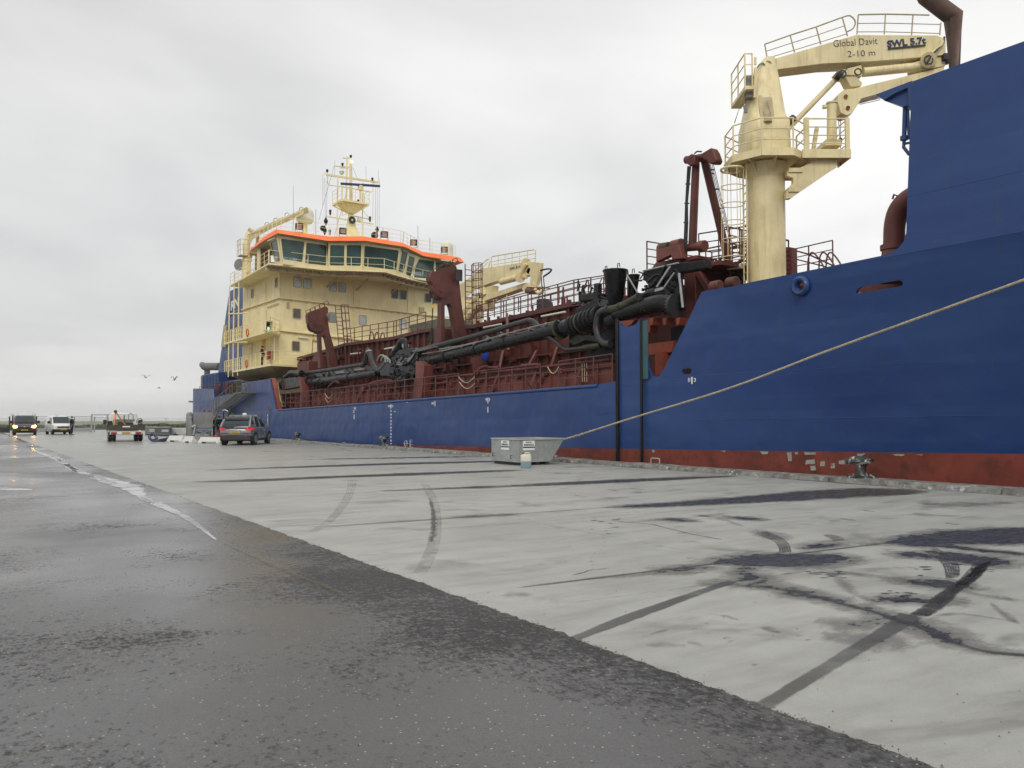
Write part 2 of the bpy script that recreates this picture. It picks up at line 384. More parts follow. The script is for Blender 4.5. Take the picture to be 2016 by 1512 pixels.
# ================================================================ GROUND
D = 19.8            # plane of the ship's near side
QX = 18.5           # inner edge of the quay kerb
AX = 3.82           # asphalt / concrete edge
def groundmat_concrete():
    m, t, b = newmat('concrete'); L = t.links.new
    tc = N(t, 'ShaderNodeTexCoord'); co = tc.outputs['Object']
    big = N(t, 'ShaderNodeTexNoise', i_Scale=.35, i_Detail=6.0, i_Roughness=.6); L(co, big.inputs['Vector'])
    mp = N(t, 'ShaderNodeMapping'); mp.inputs['Scale'].default_value = (.55, 2.2, 1); L(co, mp.inputs[0])
    brush = N(t, 'ShaderNodeTexNoise', i_Scale=1.1, i_Detail=8.0, i_Roughness=.65); L(mp.outputs[0], brush.inputs['Vector'])
    fine = N(t, 'ShaderNodeTexNoise', i_Scale=38.0, i_Detail=5.0, i_Roughness=.7); L(co, fine.inputs['Vector'])
    c = mixc(t, ramp(t, big.outputs[0], [(.35, 0.0), (.65, 1.0)]), (.295, .296, .275), (.365, .366, .342))
    c = mixc(t, 1.0, c, ramp(t, brush.outputs[0], [(.30, .76), (.50, 1.0), (.72, 1.12)]), 'MULTIPLY')
    c = mixc(t, 1.0, c, ramp(t, fine.outputs[0], [(.3, .93), (.7, 1.05)]), 'MULTIPLY')
    mo = N(t, 'ShaderNodeTexNoise', i_Scale=2.4, i_Detail=10.0, i_Roughness=.68, i_Distortion=.8); L(co, mo.inputs['Vector'])
    c = mixc(t, math_(t, 'MULTIPLY', ramp(t, mo.outputs[0], [(.42, 0.0), (.62, 1.0)]), .16), c, (.20, .197, .17))
    gr = N(t, 'ShaderNodeTexNoise', i_Scale=160.0, i_Detail=2.0); L(co, gr.inputs['Vector'])
    c = mixc(t, 1.0, c, ramp(t, gr.outputs[0], [(.32, .86), (.6, 1.06)]), 'MULTIPLY')
    # damp blotches
    d = N(t, 'ShaderNodeTexNoise', i_Scale=1.0, i_Detail=7.0, i_Roughness=.62, i_Distortion=.6)
    mp3 = N(t, 'ShaderNodeMapping'); mp3.inputs['Scale'].default_value = (.7, 1.0, 1); L(co, mp3.inputs[0]); L(mp3.outputs[0], d.inputs['Vector'])
    damp = ramp(t, d.outputs[0], [(.565, 0.0), (.66, 1.0)])
    c = mixc(t, math_(t, 'MULTIPLY', damp, .55), c, (.15, .147, .12))
    sp = N(t, 'ShaderNodeTexVoronoi', i_Scale=9.0); L(co, sp.inputs['Vector'])
    c = mixc(t, math_(t, 'MULTIPLY', ramp(t, sp.outputs[0], [(.025, 1.0), (.05, 0.0)]), .7), c, (.08, .08, .075))
    # far part of the quay lies wet: smooth water film mirrors the sky
    sx = N(t, 'ShaderNodeSeparateXYZ'); L(co, sx.inputs[0])
    far = ramp(t, math_(t, 'MULTIPLY', sx.outputs[1], .01), [(.16, 0.0), (.55, 1.0)])
    c = mixc(t, math_(t, 'MULTIPLY', far, .45), c, (.17, .168, .152))
    L(c, b.inputs['Base Color'])
    rg = math_(t, 'SUBTRACT', .62, math_(t, 'MULTIPLY', damp, .22))
    rg = math_(t, 'SUBTRACT', rg, math_(t, 'MULTIPLY', far, .30))
    L(rg, b.inputs['Roughness']); b.inputs['Specular IOR Level'].default_value = .5
    bp = N(t, 'ShaderNodeBump', i_Strength=.35, i_Distance=.004); L(fine.outputs[0], bp.inputs['Height']); L(bp.outputs[0], b.inputs['Normal'])
    return m
def groundmat_asphalt():
    m, t, b = newmat('asphalt'); L = t.links.new
    tc = N(t, 'ShaderNodeTexCoord'); co = tc.outputs['Object']
    st = N(t, 'ShaderNodeTexVoronoi', i_Scale=95.0, i_Randomness=1.0); L(co, st.inputs['Vector'])
    st2 = N(t, 'ShaderNodeTexVoronoi', i_Scale=60.0, i_Randomness=1.0); L(co, st2.inputs['Vector'])
    f2 = N(t, 'ShaderNodeTexNoise', i_Scale=70.0, i_Detail=4.0, i_Roughness=.7); L(co, f2.inputs['Vector'])
    mpf = N(t, 'ShaderNodeMapping'); mpf.inputs['Scale'].default_value = (1.0, .55, 1); L(co, mpf.inputs[0])
    f3 = N(t, 'ShaderNodeTexNoise', i_Scale=46.0, i_Detail=3.0, i_Roughness=.6); L(mpf.outputs[0], f3.inputs['Vector'])
    wt = N(t, 'ShaderNodeTexNoise', i_Scale=.42, i_Detail=5.0, i_Roughness=.6, i_Distortion=.5); L(co, wt.inputs['Vector'])
    wt2 = N(t, 'ShaderNodeTexNoise', i_Scale=.22, i_Detail=4.0, i_Roughness=.55); L(co, wt2.inputs['Vector'])
    w2 = N(t, 'ShaderNodeTexNoise', i_Scale=14.0, i_Detail=4.0, i_Roughness=.7); L(co, w2.inputs['Vector'])
    sx = N(t, 'ShaderNodeSeparateXYZ'); L(co, sx.inputs[0])
    # height mask: open coarse patches (dark, rough) against closed wet film (smooth, pale)
    mk = math_(t, 'ADD', wt.outputs[0], math_(t, 'ADD', math_(t, 'MULTIPLY', math_(t, 'SUBTRACT', w2.outputs[0], .5), .55), math_(t, 'MULTIPLY', math_(t, 'SUBTRACT', f3.outputs[0], .5), .50)))
    far = ramp(t, math_(t, 'MULTIPLY', sx.outputs[1], .05), [(.10, 0.0), (.75, 1.0)])
    edge = ramp(t, math_(t, 'MULTIPLY', sx.outputs[0], .25), [(.62, 0.0), (.93, 1.0)])
    thr = math_(t, 'ADD', math_(t, 'SUBTRACT', mk, math_(t, 'MULTIPLY', far, .13)), math_(t, 'MULTIPLY', edge, .12))
    rough = ramp(t, thr, [(.47, 0.0), (.63, 1.0)])
    c = mixc(t, ramp(t, st2.outputs['Color'], [(.2, 0.0), (.9, 1.0)]), (.050, .050, .049), (.100, .098, .094))
    c = mixc(t, rough, mixc(t, .7, c, (.072, .071, .070)), mixc(t, .5, c, (.030, .030, .031)))
    # single pale stones
    sc1 = N(t, 'ShaderNodeSeparateColor'); L(st2.outputs['Color'], sc1.inputs[0])
    pale = math_(t, 'MULTIPLY', math_(t, 'GREATER_THAN', sc1.outputs[0], math_(t, 'ADD', .93, math_(t, 'MULTIPLY', w2.outputs[0], .08))), math_(t, 'LESS_THAN', st2.outputs['Distance'], .36))
    c = mixc(t, math_(t, 'MULTIPLY', pale, .85), c, (.42, .38, .30))
    c = mixc(t, 1.0, c, ramp(t, f2.outputs[0], [(.3, .75), (.7, 1.2)]), 'MULTIPLY')
    L(c, b.inputs['Base Color'])
    film = ramp(t, wt2.outputs[0], [(.40, 1.0), (.60, 0.0)])
    rr = math_(t, 'ADD', math_(t, 'MULTIPLY', rough, .26), math_(t, 'SUBTRACT', math_(t, 'SUBTRACT', .46, math_(t, 'MULTIPLY', film, .20)), math_(t, 'MULTIPLY', far, .10)))
    L(rr, b.inputs['Roughness']); L(math_(t, 'SUBTRACT', .62, math_(t, 'MULTIPLY', rough, .38)), b.inputs['Specular IOR Level'])
    hh = math_(t, 'ADD', math_(t, 'MULTIPLY', st.outputs['Distance'], .6), f2.outputs[0])
    bs = math_(t, 'ADD', .10, math_(t, 'MULTIPLY', rough, .9))
    bp = N(t, 'ShaderNodeBump', i_Distance=.012); L(bs, bp.inputs['Strength']); L(hh, bp.inputs['Height']); L(bp.outputs[0], b.inputs['Normal'])
    return m
def stainmat(name, col, rough, alpha, nscale=3.0, namt=.9, soft=.12):
    m, t, b = newmat(name); L = t.links.new
    at = N(t, 'ShaderNodeAttribute', attribute_name='edge'); tc = N(t, 'ShaderNodeTexCoord')
    n = N(t, 'ShaderNodeTexNoise', i_Scale=nscale, i_Detail=7.0, i_Roughness=.62); L(tc.outputs['Object'], n.inputs['Vector'])
    nb = N(t, 'ShaderNodeTexNoise', i_Scale=nscale * 5.5, i_Detail=6.0, i_Roughness=.7); L(tc.outputs['Object'], nb.inputs['Vector'])
    e = math_(t, 'ADD', at.outputs['Fac'], math_(t, 'MULTIPLY', math_(t, 'SUBTRACT', n.outputs[0], .5), namt))
    e = math_(t, 'ADD', e, math_(t, 'MULTIPLY', math_(t, 'SUBTRACT', nb.outputs[0], .5), namt * .55))
    nv = N(t, 'ShaderNodeTexNoise', i_Scale=1.1, i_Detail=5.0, i_Roughness=.6); L(tc.outputs['Object'], nv.inputs['Vector'])
    a = math_(t, 'MULTIPLY', math_(t, 'MULTIPLY', ramp(t, e, [(.30, 0.0), (.38 + soft, 1.0)]), ramp(t, nv.outputs[0], [(.34, .50), (.56, 1.0)])), alpha)
    L(a, b.inputs['Alpha']); b.inputs['Base Color'].default_value = (*col, 1); b.inputs['Roughness'].default_value = rough
    b.inputs['Specular IOR Level'].default_value = .5
    return m
S_WET = stainmat('wet_dark', (.036, .037, .040), .27, .88, 2.6, 1.5, .12)
S_DAMP = stainmat('damp_grey', (.13, .128, .110), .40, .50, 2.4, 1.5, .5)
S_TYRE = stainmat('tyre_rubber_mark', (.05, .05, .055), .5, .75, 9, 1.9, .3)
S_FAINT = stainmat('faint_mark', (.12, .115, .095), .6, .26, 6, 2.0, .5)
S_BAND = stainmat('damp_band', (.085, .085, .078), .30, .80, 3, .28, .06)
S_ARC = stainmat('tyre_arc', (.05, .05, .05), .34, .78, 3.4, .8, .30)
S_PUD = stainmat('puddle_painted_sky', (.36, .365, .37), .09, .95, 1.8, 1.1, .04)  # water whitened: brightness of the reflected sky put into its base colour
S_WHITE = stainmat('road_paint', (.62, .62, .60), .5, .92, 7, .5)
S_SAND = stainmat('sand_line', (.20, .145, .09), .8, .38, 9, 1.6)
S_BLUE = stainmat('blue_overspray', (.03, .09, .38), .5, .9, 9, .9)
STROKES = []
def ribbon(data, z, pairs, n=5, zc=None, taper=True):
    if data is band: taper = False
    if data is wet:
        A0 = [P(*(zc(*a) if zc else a), Z=0) for a, b in pairs]; B0 = [P(*(zc(*b) if zc else b), Z=0) for a, b in pairs]
        if max(v.y for v in A0) < 31:
            m0 = len(A0); STROKES.append([((a + b) / 2, (a - b).length / 2 * (.55 if i in (0, m0 - 1) else 1)) for i, (a, b) in enumerate(zip(A0, B0))]); return
        q = [((a[0] + (a[0] - b[0]) * .35, a[1] + (a[1] - b[1]) * .35), (b[0] + (b[0] - a[0]) * .45, b[1] + (b[1] - a[1]) * .45)) for a, b in pairs]
        ribbon(damp, z - .001, q, n, zc)
        pairs = [((a[0] + (a[0] - b[0]) * .30, a[1] + (a[1] - b[1]) * .30), (b[0] + (b[0] - a[0]) * .30, b[1] + (b[1] - a[1]) * .30)) for a, b in pairs]
    """pairs of photo points ((x,y),(x,y)) at both edges of a mark on the ground"""
    A = spline([P(*(zc(*a) if zc else a), Z=z) for a, b in pairs], n); B = spline([P(*(zc(*b) if zc else b), Z=z) for a, b in pairs], n)
    vs, fs, ed = data; base = len(vs); m = len(A)
    for i in range(m):
        endf = min(1, min(i, m - 1 - i) / 3.0) if taper else 1
        for k, ev in enumerate((0, .42, .78, .42, 0)):
            vs.append(A[i].lerp(B[i], k / 4)); ed.append(ev * endf)
    for i in range(m - 1):
        for k in range(4):
            a = base + i * 5 + k; fs.append((a, a + 1, a + 6, a + 5))
def line3(data, pts, hw, fine=6):
    """mark along ground points (metres), half width hw"""
    pts = spline([Vector((*p[:2], pts[0][2] if len(p) < 3 else p[2])) for p in pts], fine); vs, fs, ed = data; base = len(vs); m = len(pts)
    for i, p in enumerate(pts):
        t = (pts[min(m - 1, i + 1)] - pts[max(0, i - 1)]).normalized(); nrm = Vector((-t.y, t.x, 0)) * hw
        endf = min(1, min(i, m - 1 - i) / 2.0)
        for k, ev in enumerate((0, .5, .9, .5, 0)): vs.append(p + nrm * (1 - k / 2)); ed.append(ev * endf)
    for i in range(m - 1):
        for k in range(4):
            a = base + i * 5 + k; fs.append((a, a + 1, a + 6, a + 5))
def marks(name, data, mat, kind='structure'):
    me = bpy.data.meshes.new(name); me.from_pydata([tuple(v) for v in data[0]], [], data[1]); me.materials.append(mat)
    at = me.attributes.new('edge', 'FLOAT', 'POINT'); at.data.foreach_set('value', data[2])
    bm = bmesh.new(); bm.from_mesh(me)
    bmesh.ops.recalc_face_normals(bm, faces=bm.faces)
    if bm.faces and sum(f.normal.z for f in bm.faces) < 0: bmesh.ops.reverse_faces(bm, faces=bm.faces)
    bm.to_mesh(me); bm.free()
    o = bpy.data.objects.new(name, me); C.objects.link(o); o['kind'] = kind; return o

# quay slab (concrete top sheet with the quay wall), asphalt road, kerb
g = MB(); g.box((-2, -45, -6), (QX, 109, 0)); struct(g.build('quay_surface', groundmat_concrete(), smooth=False))
a = MB(); ys = [-40 + .045 * i for i in range(int(62 / .045))] + [22 + .4 * i for i in range(200)]
vs = []; fs = []
for i, y in enumerate(ys):
    amp = .035 if y < 25 else .06
    x = AX + amp * (mnoise.noise(Vector((y * 2.3, 0, 0))) * 1.2 + mnoise.noise(Vector((y * 11, 3, 0))) * 1.0 + random.uniform(-.35, .35))
    vs += [(-160, y, .012), (x, y, .012), (x, y, -.02)]
for i in range(len(ys) - 1):
    b0 = i * 3; fs += [(b0, b0 + 1, b0 + 4, b0 + 3), (b0 + 1, b0 + 2, b0 + 5, b0 + 4)]
a.add(vs, fs); struct(a.build('road', groundmat_asphalt(), smooth=False))
M_KERB = paint('kerb_concrete', (.235, .23, .205), .75, .4, (.06, .058, .048), .85, .04, scale=3.5, spots=(.42, .41, .37), spotamt=.10)
k = MB()
y = -40.0
while y < 108:
    ln = random.choice((1.8, 2.4, 3.0)); jx = random.uniform(-.02, .02); jz = random.uniform(-.025, .015)
    pr = [(QX + jx, y, 0), (QX + .03 + jx, y, .10 + jz), (QX + .12, y, .125 + jz), (QX + .62, y, .13 + jz), (QX + .70, y, .08), (QX + .70, y, -6), (QX + .01, y, -6)]
    k.prism([Vector(p) for p in pr], (0, ln - .025, 0)); y += ln
struct(k.build('kerb', M_KERB, smooth=False))
gs = MB(); rg = random.Random(77)
for i in range(1500):
    y = 1.2 + abs(rg.gauss(0, 7)); near = rg.random() < .75
    x = AX + (abs(rg.gauss(0, .045)) - .03 if near else rg.uniform(-6, 3)); s1 = rg.uniform(.003, .008)
    z = .012 if x < AX else 0; c = Vector((x, y, z + s1 * .4)); a1 = rg.uniform(0, 3)
    u_ = Vector((math.cos(a1), math.sin(a1), .2)) * s1; v_ = Vector((-math.sin(a1), math.cos(a1), .1)) * s1 * .8
    gs.add([c - u_, c - v_, c + u_, c + v_, c + Vector((0, 0, s1 * .9))], [(0, 1, 4), (1, 2, 4), (2, 3, 4), (3, 0, 4)])
o = gs.build('loose_grit', paint('grit', (.20, .185, .15), .7, .5, scale=30), smooth=False); o['kind'] = 'stuff'
# far yard, bank, field, sea
M_FIELD = paint('field_grass', (.20, .21, .12), .9, .25, (.13, .12, .06), .5, 0, scale=.02)
M_YARD = paint('far_yard', (.36, .36, .34), .5, .15, scale=.2)
M_BANK = paint('bank_scrub', (.050, .055, .028), .95, .5, (.10, .085, .04), .6, .1, scale=.5)
M_SEA = paint('sea', (.10, .13, .14), .12, .1, scale=.01, bump=.05)
y_ = MB(); y_.box((-160, 109, -3), (60, 121, -.01)); y_.box((-160, -45, -3), (-2.01, 109, -.01)); struct(y_.build('ground', M_YARD, smooth=False))
f_ = MB(); f_.box((-900, 134, -3), (150, 480, -.3)); struct(f_.build('field', M_FIELD, smooth=False))
s_ = MB(); s_.add([(-25000, -25000, -2.2), (25000, -25000, -2.2), (25000, 25000, -2.2), (-25000, 25000, -2.2)], [(0, 1, 2, 3)]); struct(s_.build('sea', M_SEA, smooth=False))
bk = MB(); rows = []
for i in range(0, 330):
    x = -200 + i * 1.1; hz_ = .62 + .22 * mnoise.noise(Vector((x * .11, 0, 0))) + .16 * mnoise.noise(Vector((x * .6, 9, 0)))
    if x > 14: hz_ += .18
    rows.append([(x, 121, -.6), (x, 123 + random.uniform(-.3, .3), hz_ * .75), (x, 125.5, hz_ + random.uniform(-.06, .06)), (x, 129, hz_ * .9 + random.uniform(-.05, .05)), (x, 135, -.6)])
vs = [p for r_ in rows for p in r_]; fs = [(i * 5 + j, i * 5 + j + 1, i * 5 + j + 6, i * 5 + j + 5) for i in range(len(rows) - 1) for j in range(4)]
bk.add(vs, fs); struct(bk.build('bank', M_BANK))
# scrub on the bank, nobody could count it
sb = MB()
for i in range(5200):
    x = random.uniform(-60, 60); yy = random.uniform(120.5, 131); r_ = random.uniform(.08, .30)
    zb = .28 + .15 * mnoise.noise(Vector((x * .25, yy * .3, 2))) + (.15 if x > 14 else 0)
    c = Vector((x, yy, zb + random.uniform(-.2, .15)))
    a1 = random.uniform(0, PI); d1 = Vector((math.cos(a1), math.sin(a1), random.uniform(-.3, .3))) * r_; d2 = Vector((-math.sin(a1) * .4, .3, 1)) * r_ * .8
    sb.add([c - d1, c + d2, c + d1, c - d2 * .6], [(0, 1, 2, 3)])
o = sb.build('scrub', M_BANK, smooth=False); o['kind'] = 'stuff'

# marks on the quay and road -----------------------------------------------------------------
wet = ([], [], []); damp = ([], [], []); tyre = ([], [], []); faint = ([], [], []); band = ([], [], []); tyrew = ([], [], []); pud = ([], [], []); whi = ([], [], []); sand = ([], [], []); blu = ([], [], [])
def cols(lst): return [((x, t_), (x, b_)) for x, t_, b_ in lst]
Zs = .004
def arcbundle(pairs, n, hw, data=None, z=Zs + .002):
    for k in range(n):
        t_ = (k + .5) / n
        line3(data or tyre, [tuple(P(*zGR(a[0] + (b[0] - a[0]) * t_, a[1] + (b[1] - a[1]) * t_), Z=z)) for a, b in pairs], hw)
ribbon(wet, Zs, cols([(1380, 343, 346), (1470, 332, 342), (1600, 318, 350), (1700, 305, 340), (1850, 288, 340), (2080, 262, 342)]), zc=zGR)
ribbon(wet, Zs, cols([(400, 194, 199), (500, 186, 199), (700, 174, 190), (1000, 152, 174), (1250, 133, 158), (1450, 122, 146), (1560, 122, 140)]), zc=zGR)
ribbon(wet, Zs, cols([(-20, 111, 119), (150, 102, 112), (400, 90, 101), (640, 80, 89), (860, 71, 78)]), zc=zGR)
ribbon(wet, Zs, cols([(780, 414, 418), (850, 403, 424), (950, 386, 434), (1050, 378, 434), (1180, 377, 418), (1260, 378, 406), (1320, 384, 396)]), zc=zGR)
ribbon(wet, Zs, [((885, 425), (985, 425)), ((888, 450), (985, 455)), ((890, 470), (1020, 478)), ((905, 495), (1040, 490))], zc=zGR)
ribbon(wet, Zs, cols([(560, 452, 460), (620, 436, 455), (700, 427, 442), (800, 424, 434)]), zc=zGR)
ribbon(wet, Zs, cols([(800, 488, 498), (900, 486, 505), (1020, 498, 520), (1150, 520, 545), (1300, 560, 582), (1420, 590, 608), (1520, 620, 648), (1620, 648, 680), (1720, 698, 726), (1850, 742, 764), (2060, 766, 782)]), zc=zGR)
ribbon(band, Zs + .001, [((845, 478), (905, 492)), ((700, 525), (780, 535)), ((560, 570), (640, 590)), ((400, 625), (470, 655)), ((215, 706), (285, 718)), ((190, 718), (240, 740))], zc=zGR)
ribbon(band, Zs + .001, [((1500, 600), (1650, 635)), ((1455, 640), (1575, 680)), ((1330, 720), (1440, 750)), ((1150, 830), (1300, 835)), ((1010, 915), (1140, 930)), ((920, 965), (1045, 1000)), ((860, 1010), (1000, 1045))], zc=zGR)
ribbon(tyrew, Zs + .0025, cols([(860, 492, 506), (1020, 500, 517), (1150, 522, 541), (1300, 558, 582), (1420, 590, 610), (1520, 620, 650), (1620, 650, 684), (1720, 698, 730), (1850, 742, 766), (1960, 758, 778), (2100, 768, 786)]), zc=zGR)
ribbon(tyrew, Zs + .0025, cols([(1560, 340, 348), (1700, 342, 354), (1850, 356, 370), (2100, 372, 392)]), zc=zGR)
arcbundle([((1830, 425), (1890, 400)), ((1770, 478), (1850, 460)), ((1690, 525), (1770, 520)), ((1630, 575), (1720, 570)), ((1550, 625), (1650, 620))], 9, .022)
ribbon(damp, Zs, [((1820, 430), (1890, 400)), ((1760, 480), (1850, 460)), ((1680, 520), (1770, 520)), ((1620, 570), (1720, 570)), ((1540, 610), (1680, 610)), ((1480, 650), (1600, 690))], zc=zGR)
ribbon(wet, Zs + .001, cols([(1290, 652, 660), (1340, 648, 666), (1400, 650, 664), (1500, 640, 660)]), zc=zGR)
ribbon(wet, Zs + .001, cols([(1320, 705, 720), (1400, 700, 735), (1470, 705, 728)]), zc=zGR)
ribbon(wet, Zs + .001, cols([(1560, 478, 492), (1640, 478, 508), (1740, 488, 512), (1820, 504, 514)]), zc=zGR)
ribbon(wet, Zs + .001, cols([(1450, 560, 575), (1530, 548, 572), (1620, 545, 575), (1720, 545, 570)]), zc=zGR)
ribbon(wet, Zs + .001, cols([(1530, 375, 390), (1580, 368, 396), (1650, 376, 392)]), zc=zGR)
ribbon(wet, Zs + .001, cols([(1730, 372, 390), (1790, 376, 416), (1850, 388, 424), (1890, 396, 414)]), zc=zGR)
ribbon(wet, Zs + .001, cols([(1160, 350, 362), (1220, 340, 356), (1290, 336, 350)]), zc=zGR)
ribbon(wet, Zs + .001, cols([(1620, 336, 342), (1750, 345, 358), (1880, 362, 376), (2050, 375, 392)]), zc=zGR)
ribbon(damp, Zs, cols([(1230, 420, 440), (1350, 440, 470), (1480, 455, 480), (1600, 470, 500), (1740, 500, 530), (1880, 530, 555), (2060, 545, 590)]), zc=zGR)
ribbon(damp, Zs, [((1180, 430), (1270, 425)), ((1250, 480), (1340, 470)), ((1300, 530), (1400, 530)), ((1380, 570), (1500, 575))], zc=zGR)
ribbon(damp, Zs, cols([(1630, 615, 640), (1750, 600, 622), (1880, 620, 632), (2060, 640, 665)]), zc=zGR)
ribbon(damp, Zs, [((1860, 560), (1900, 560)), ((1880, 590), (1940, 590)), ((1920, 630), (2000, 630)), ((1990, 665), (2060, 680))], zc=zGR)
ribbon(damp, Zs, cols([(520, 728, 742), (600, 712, 752), (680, 722, 750), (700, 730, 740)]), zc=zGR)
ribbon(damp, Zs, cols([(680, 712, 726), (730, 708, 748), (780, 732, 748)]), zc=zGR)
ribbon(damp, Zs, cols([(780, 606, 616), (840, 606, 632), (920, 630, 648)]), zc=zGR)
ribbon(damp, Zs, cols([(970, 652, 670), (1030, 656, 700), (1090, 690, 706)]), zc=zGR)
ribbon(damp, Zs, cols([(540, 690, 700), (590, 672, 690), (640, 668, 680)]), zc=zGR)
ribbon(damp, Zs, cols([(1560, 150, 200), (1700, 160, 215), (1850, 165, 200), (2060, 160, 185)]), zc=zGR)
ribbon(damp, Zs, cols([(240, 480, 486), (400, 460, 476), (560, 444, 470), (700, 440, 470), (820, 435, 455)]), zc=zGR)
ribbon(damp, Zs, cols([(-40, 520, 560), (40, 515, 560), (120, 530, 545)]), zc=zGR)
ribbon(damp, Zs, cols([(690, 215, 225), (820, 225, 250), (950, 270, 290)]), zc=zGR)
# tyre arcs with tread: bundles of thin rubber lines
arcbundle([((950, 292), (1010, 288)), ((1030, 325), (1065, 312)), ((1055, 350), (1100, 340)), ((1060, 380), (1108, 378))], 5, .022)
arcbundle([((1220, 300), (1255, 300)), ((1260, 318), (1300, 310)), ((1270, 330), (1318, 326))], 5, .02)
arcbundle([((1600, 355), (1670, 352)), ((1680, 400), (1740, 392)), ((1705, 440), (1765, 430)), ((1710, 480), (1760, 470))], 6, .02)
arcbundle([((1830, 400), (1900, 395)), ((1790, 450), (1860, 440)), ((1740, 500), (1800, 500))], 6, .02)
ribbon(wet, Zs + .001, [((955, 292), (1012, 288)), ((1000, 305), (1040, 300)), ((1030, 322), (1062, 315))], zc=zGR)
# small wheel prints
for (x, t_, b_, l) in [(625, 240, 250, 90), (740, 224, 234, 60), (1230, 242, 252, 80), (1285, 236, 246, 80), (380, 124, 130, 60), (470, 120, 126, 70), (480, 133, 138, 80), (870, 232, 244, 110), (255, 148, 152, 60), (1600, 200, 204, 60), (30, 238, 242, 60), (1700, 255, 262, 70), (1380, 205, 212, 60)]:
    ribbon(damp if l < 85 else wet, Zs + .001, cols([(x, t_, t_ + 4), (x + l * .3, t_, b_), (x + l * .7, t_ + 4, b_ + 3), (x + l, b_ - 1, b_ + 3)]), zc=zGR)
for (x, t_, b_, l) in [(655, 288, 306, 55), (668, 324, 344, 95), (530, 316, 320, 150), (1120, 215, 222, 110), (1700, 228, 234, 90), (450, 214, 220, 80), (690, 388, 405, 50), (560, 346, 356, 60), (1490, 426, 440, 110), (640, 270, 276, 60), (1310, 262, 275, 90)]:
    ribbon(faint, Zs + .001, cols([(x, t_, b_), (x + l * .5, t_ - 2, b_ - 2), (x + l, t_ - 3, b_ - 3)]), zc=zGR)
rr_ = random.Random(5)
for i in range(46):      # streaky damp dashes lying across the quay
    x0, y0_ = rr_.uniform(8.5, 17.8), rr_.uniform(9.5, 40)
    l = rr_.uniform(.2, 1.1); line3(rr_.choice((wet, faint, faint, damp)), [(x0, y0_, Zs + .001), (x0 + l * .55, y0_ - l * .05, Zs + .001), (x0 + l, y0_ + rr_.uniform(-.15, .15), Zs + .001)], rr_.uniform(.02, .07), 3)
for i in range(9):      # little blots and footprints near the camera
    p = P(*zGR(rr_.uniform(700, 1250), rr_.uniform(560, 900)), Z=0); l = rr_.uniform(.02, .06)
    line3(rr_.choice((damp, faint)), [(p.x, p.y, Zs + .002), (p.x + l, p.y + l * .4, Zs + .002), (p.x + l * 2, p.y, Zs + .002)], rr_.uniform(.015, .03), 3)
for cx, cy, sx_, sy_, n_ in ((1200, 455, 110, 18, 22), (1500, 545, 70, 28, 26), (1830, 440, 60, 30, 16), (1220, 345, 60, 12, 14), (1640, 400, 120, 60, 16), (360, 260, 60, 30, 10)):
    for i in range(n_):
        p = P(*zGR(cx + rr_.gauss(0, .5) * sx_, cy + rr_.gauss(0, .5) * sy_), Z=0); l = rr_.uniform(.03, .11); line3(wet, [(p.x, p.y, Zs + .002), (p.x + l, p.y - l * .5, Zs + .002), (p.x + l * 2, p.y - l, Zs + .002)], rr_.uniform(.02, .05), 2)
for i in range(15): p = P(*zGR(415 - i * 8 + 14 * math.sin(i), 230 + i * 15), Z=0); line3(damp, [(p.x, p.y, Zs + .002), (p.x + .05, p.y, Zs + .002), (p.x + .10, p.y + .02, Zs + .002)], .04, 2)
for q, hw in (([(990, 1160), (1500, 1098), (2016, 1037)], .035), ([(600, 1040), (1210, 998), (1760, 960)], .03), ([(300, 952), (670, 939), (1000, 925), (1330, 913)], .035), ([(200, 914), (640, 904), (960, 896)], .03), ([(395, 949), (900, 932)], .02)):
    line3(band, [tuple(P(x, y, Z=Zs + .0015)) for x, y in q], hw, 10)
# slab joints
ribbon(wet, Zs, cols([(785, 96, 100), (1000, 88, 98), (1350, 74, 82), (1600, 64, 74), (2030, 48, 58)]), zc=zGL)
ribbon(wet, Zs, cols([(830, 50, 53), (1200, 36, 42), (1600, 22, 30), (2030, 12, 20)]), zc=zGL)
ribbon(wet, Zs, cols([(1530, 133, 136), (1720, 124, 129), (1900, 116, 124), (2030, 112, 120)]), zc=zGL)
ribbon(wet, Zs, cols([(1800, 238, 241), (1900, 230, 238), (2030, 224, 234)]), zc=zGL)
ribbon(sand, Zs, cols([(1190, 276, 280), (1400, 264, 270), (1600, 250, 255), (1810, 240, 243)]), zc=zGL)
ribbon(wet, Zs, cols([(1200, 8, 11), (1500, 2, 6), (2030, -8, -3)]), zc=zGL)
for p0, p1 in [((298, 953), (1000, 927)), ((1000, 1157), (1781, 1064)), ((1180, 1000), (1780, 962))]:
    a1 = P(*p0, Z=Zs); b1 = P(*p1, Z=Zs); line3(damp, [tuple(a1), tuple(a1.lerp(b1, .5)), tuple(b1)], .03)
for yy in (4.6, 9.6, 14.8, 20.1, 25.4, 30.6, 36, 42, 48, 54, 60, 66, 73, 80, 88):
    line3(damp, [(AX + .1, yy + 1.2, Zs), (11, yy + .6, Zs), (QX - .05, yy, Zs)], .018)
for xx in (7.5, 11.2, 14.9): line3(faint, [(xx, 2, Zs), (xx, 30, Zs), (xx, 70, Zs), (xx, 105, Zs)], .025)
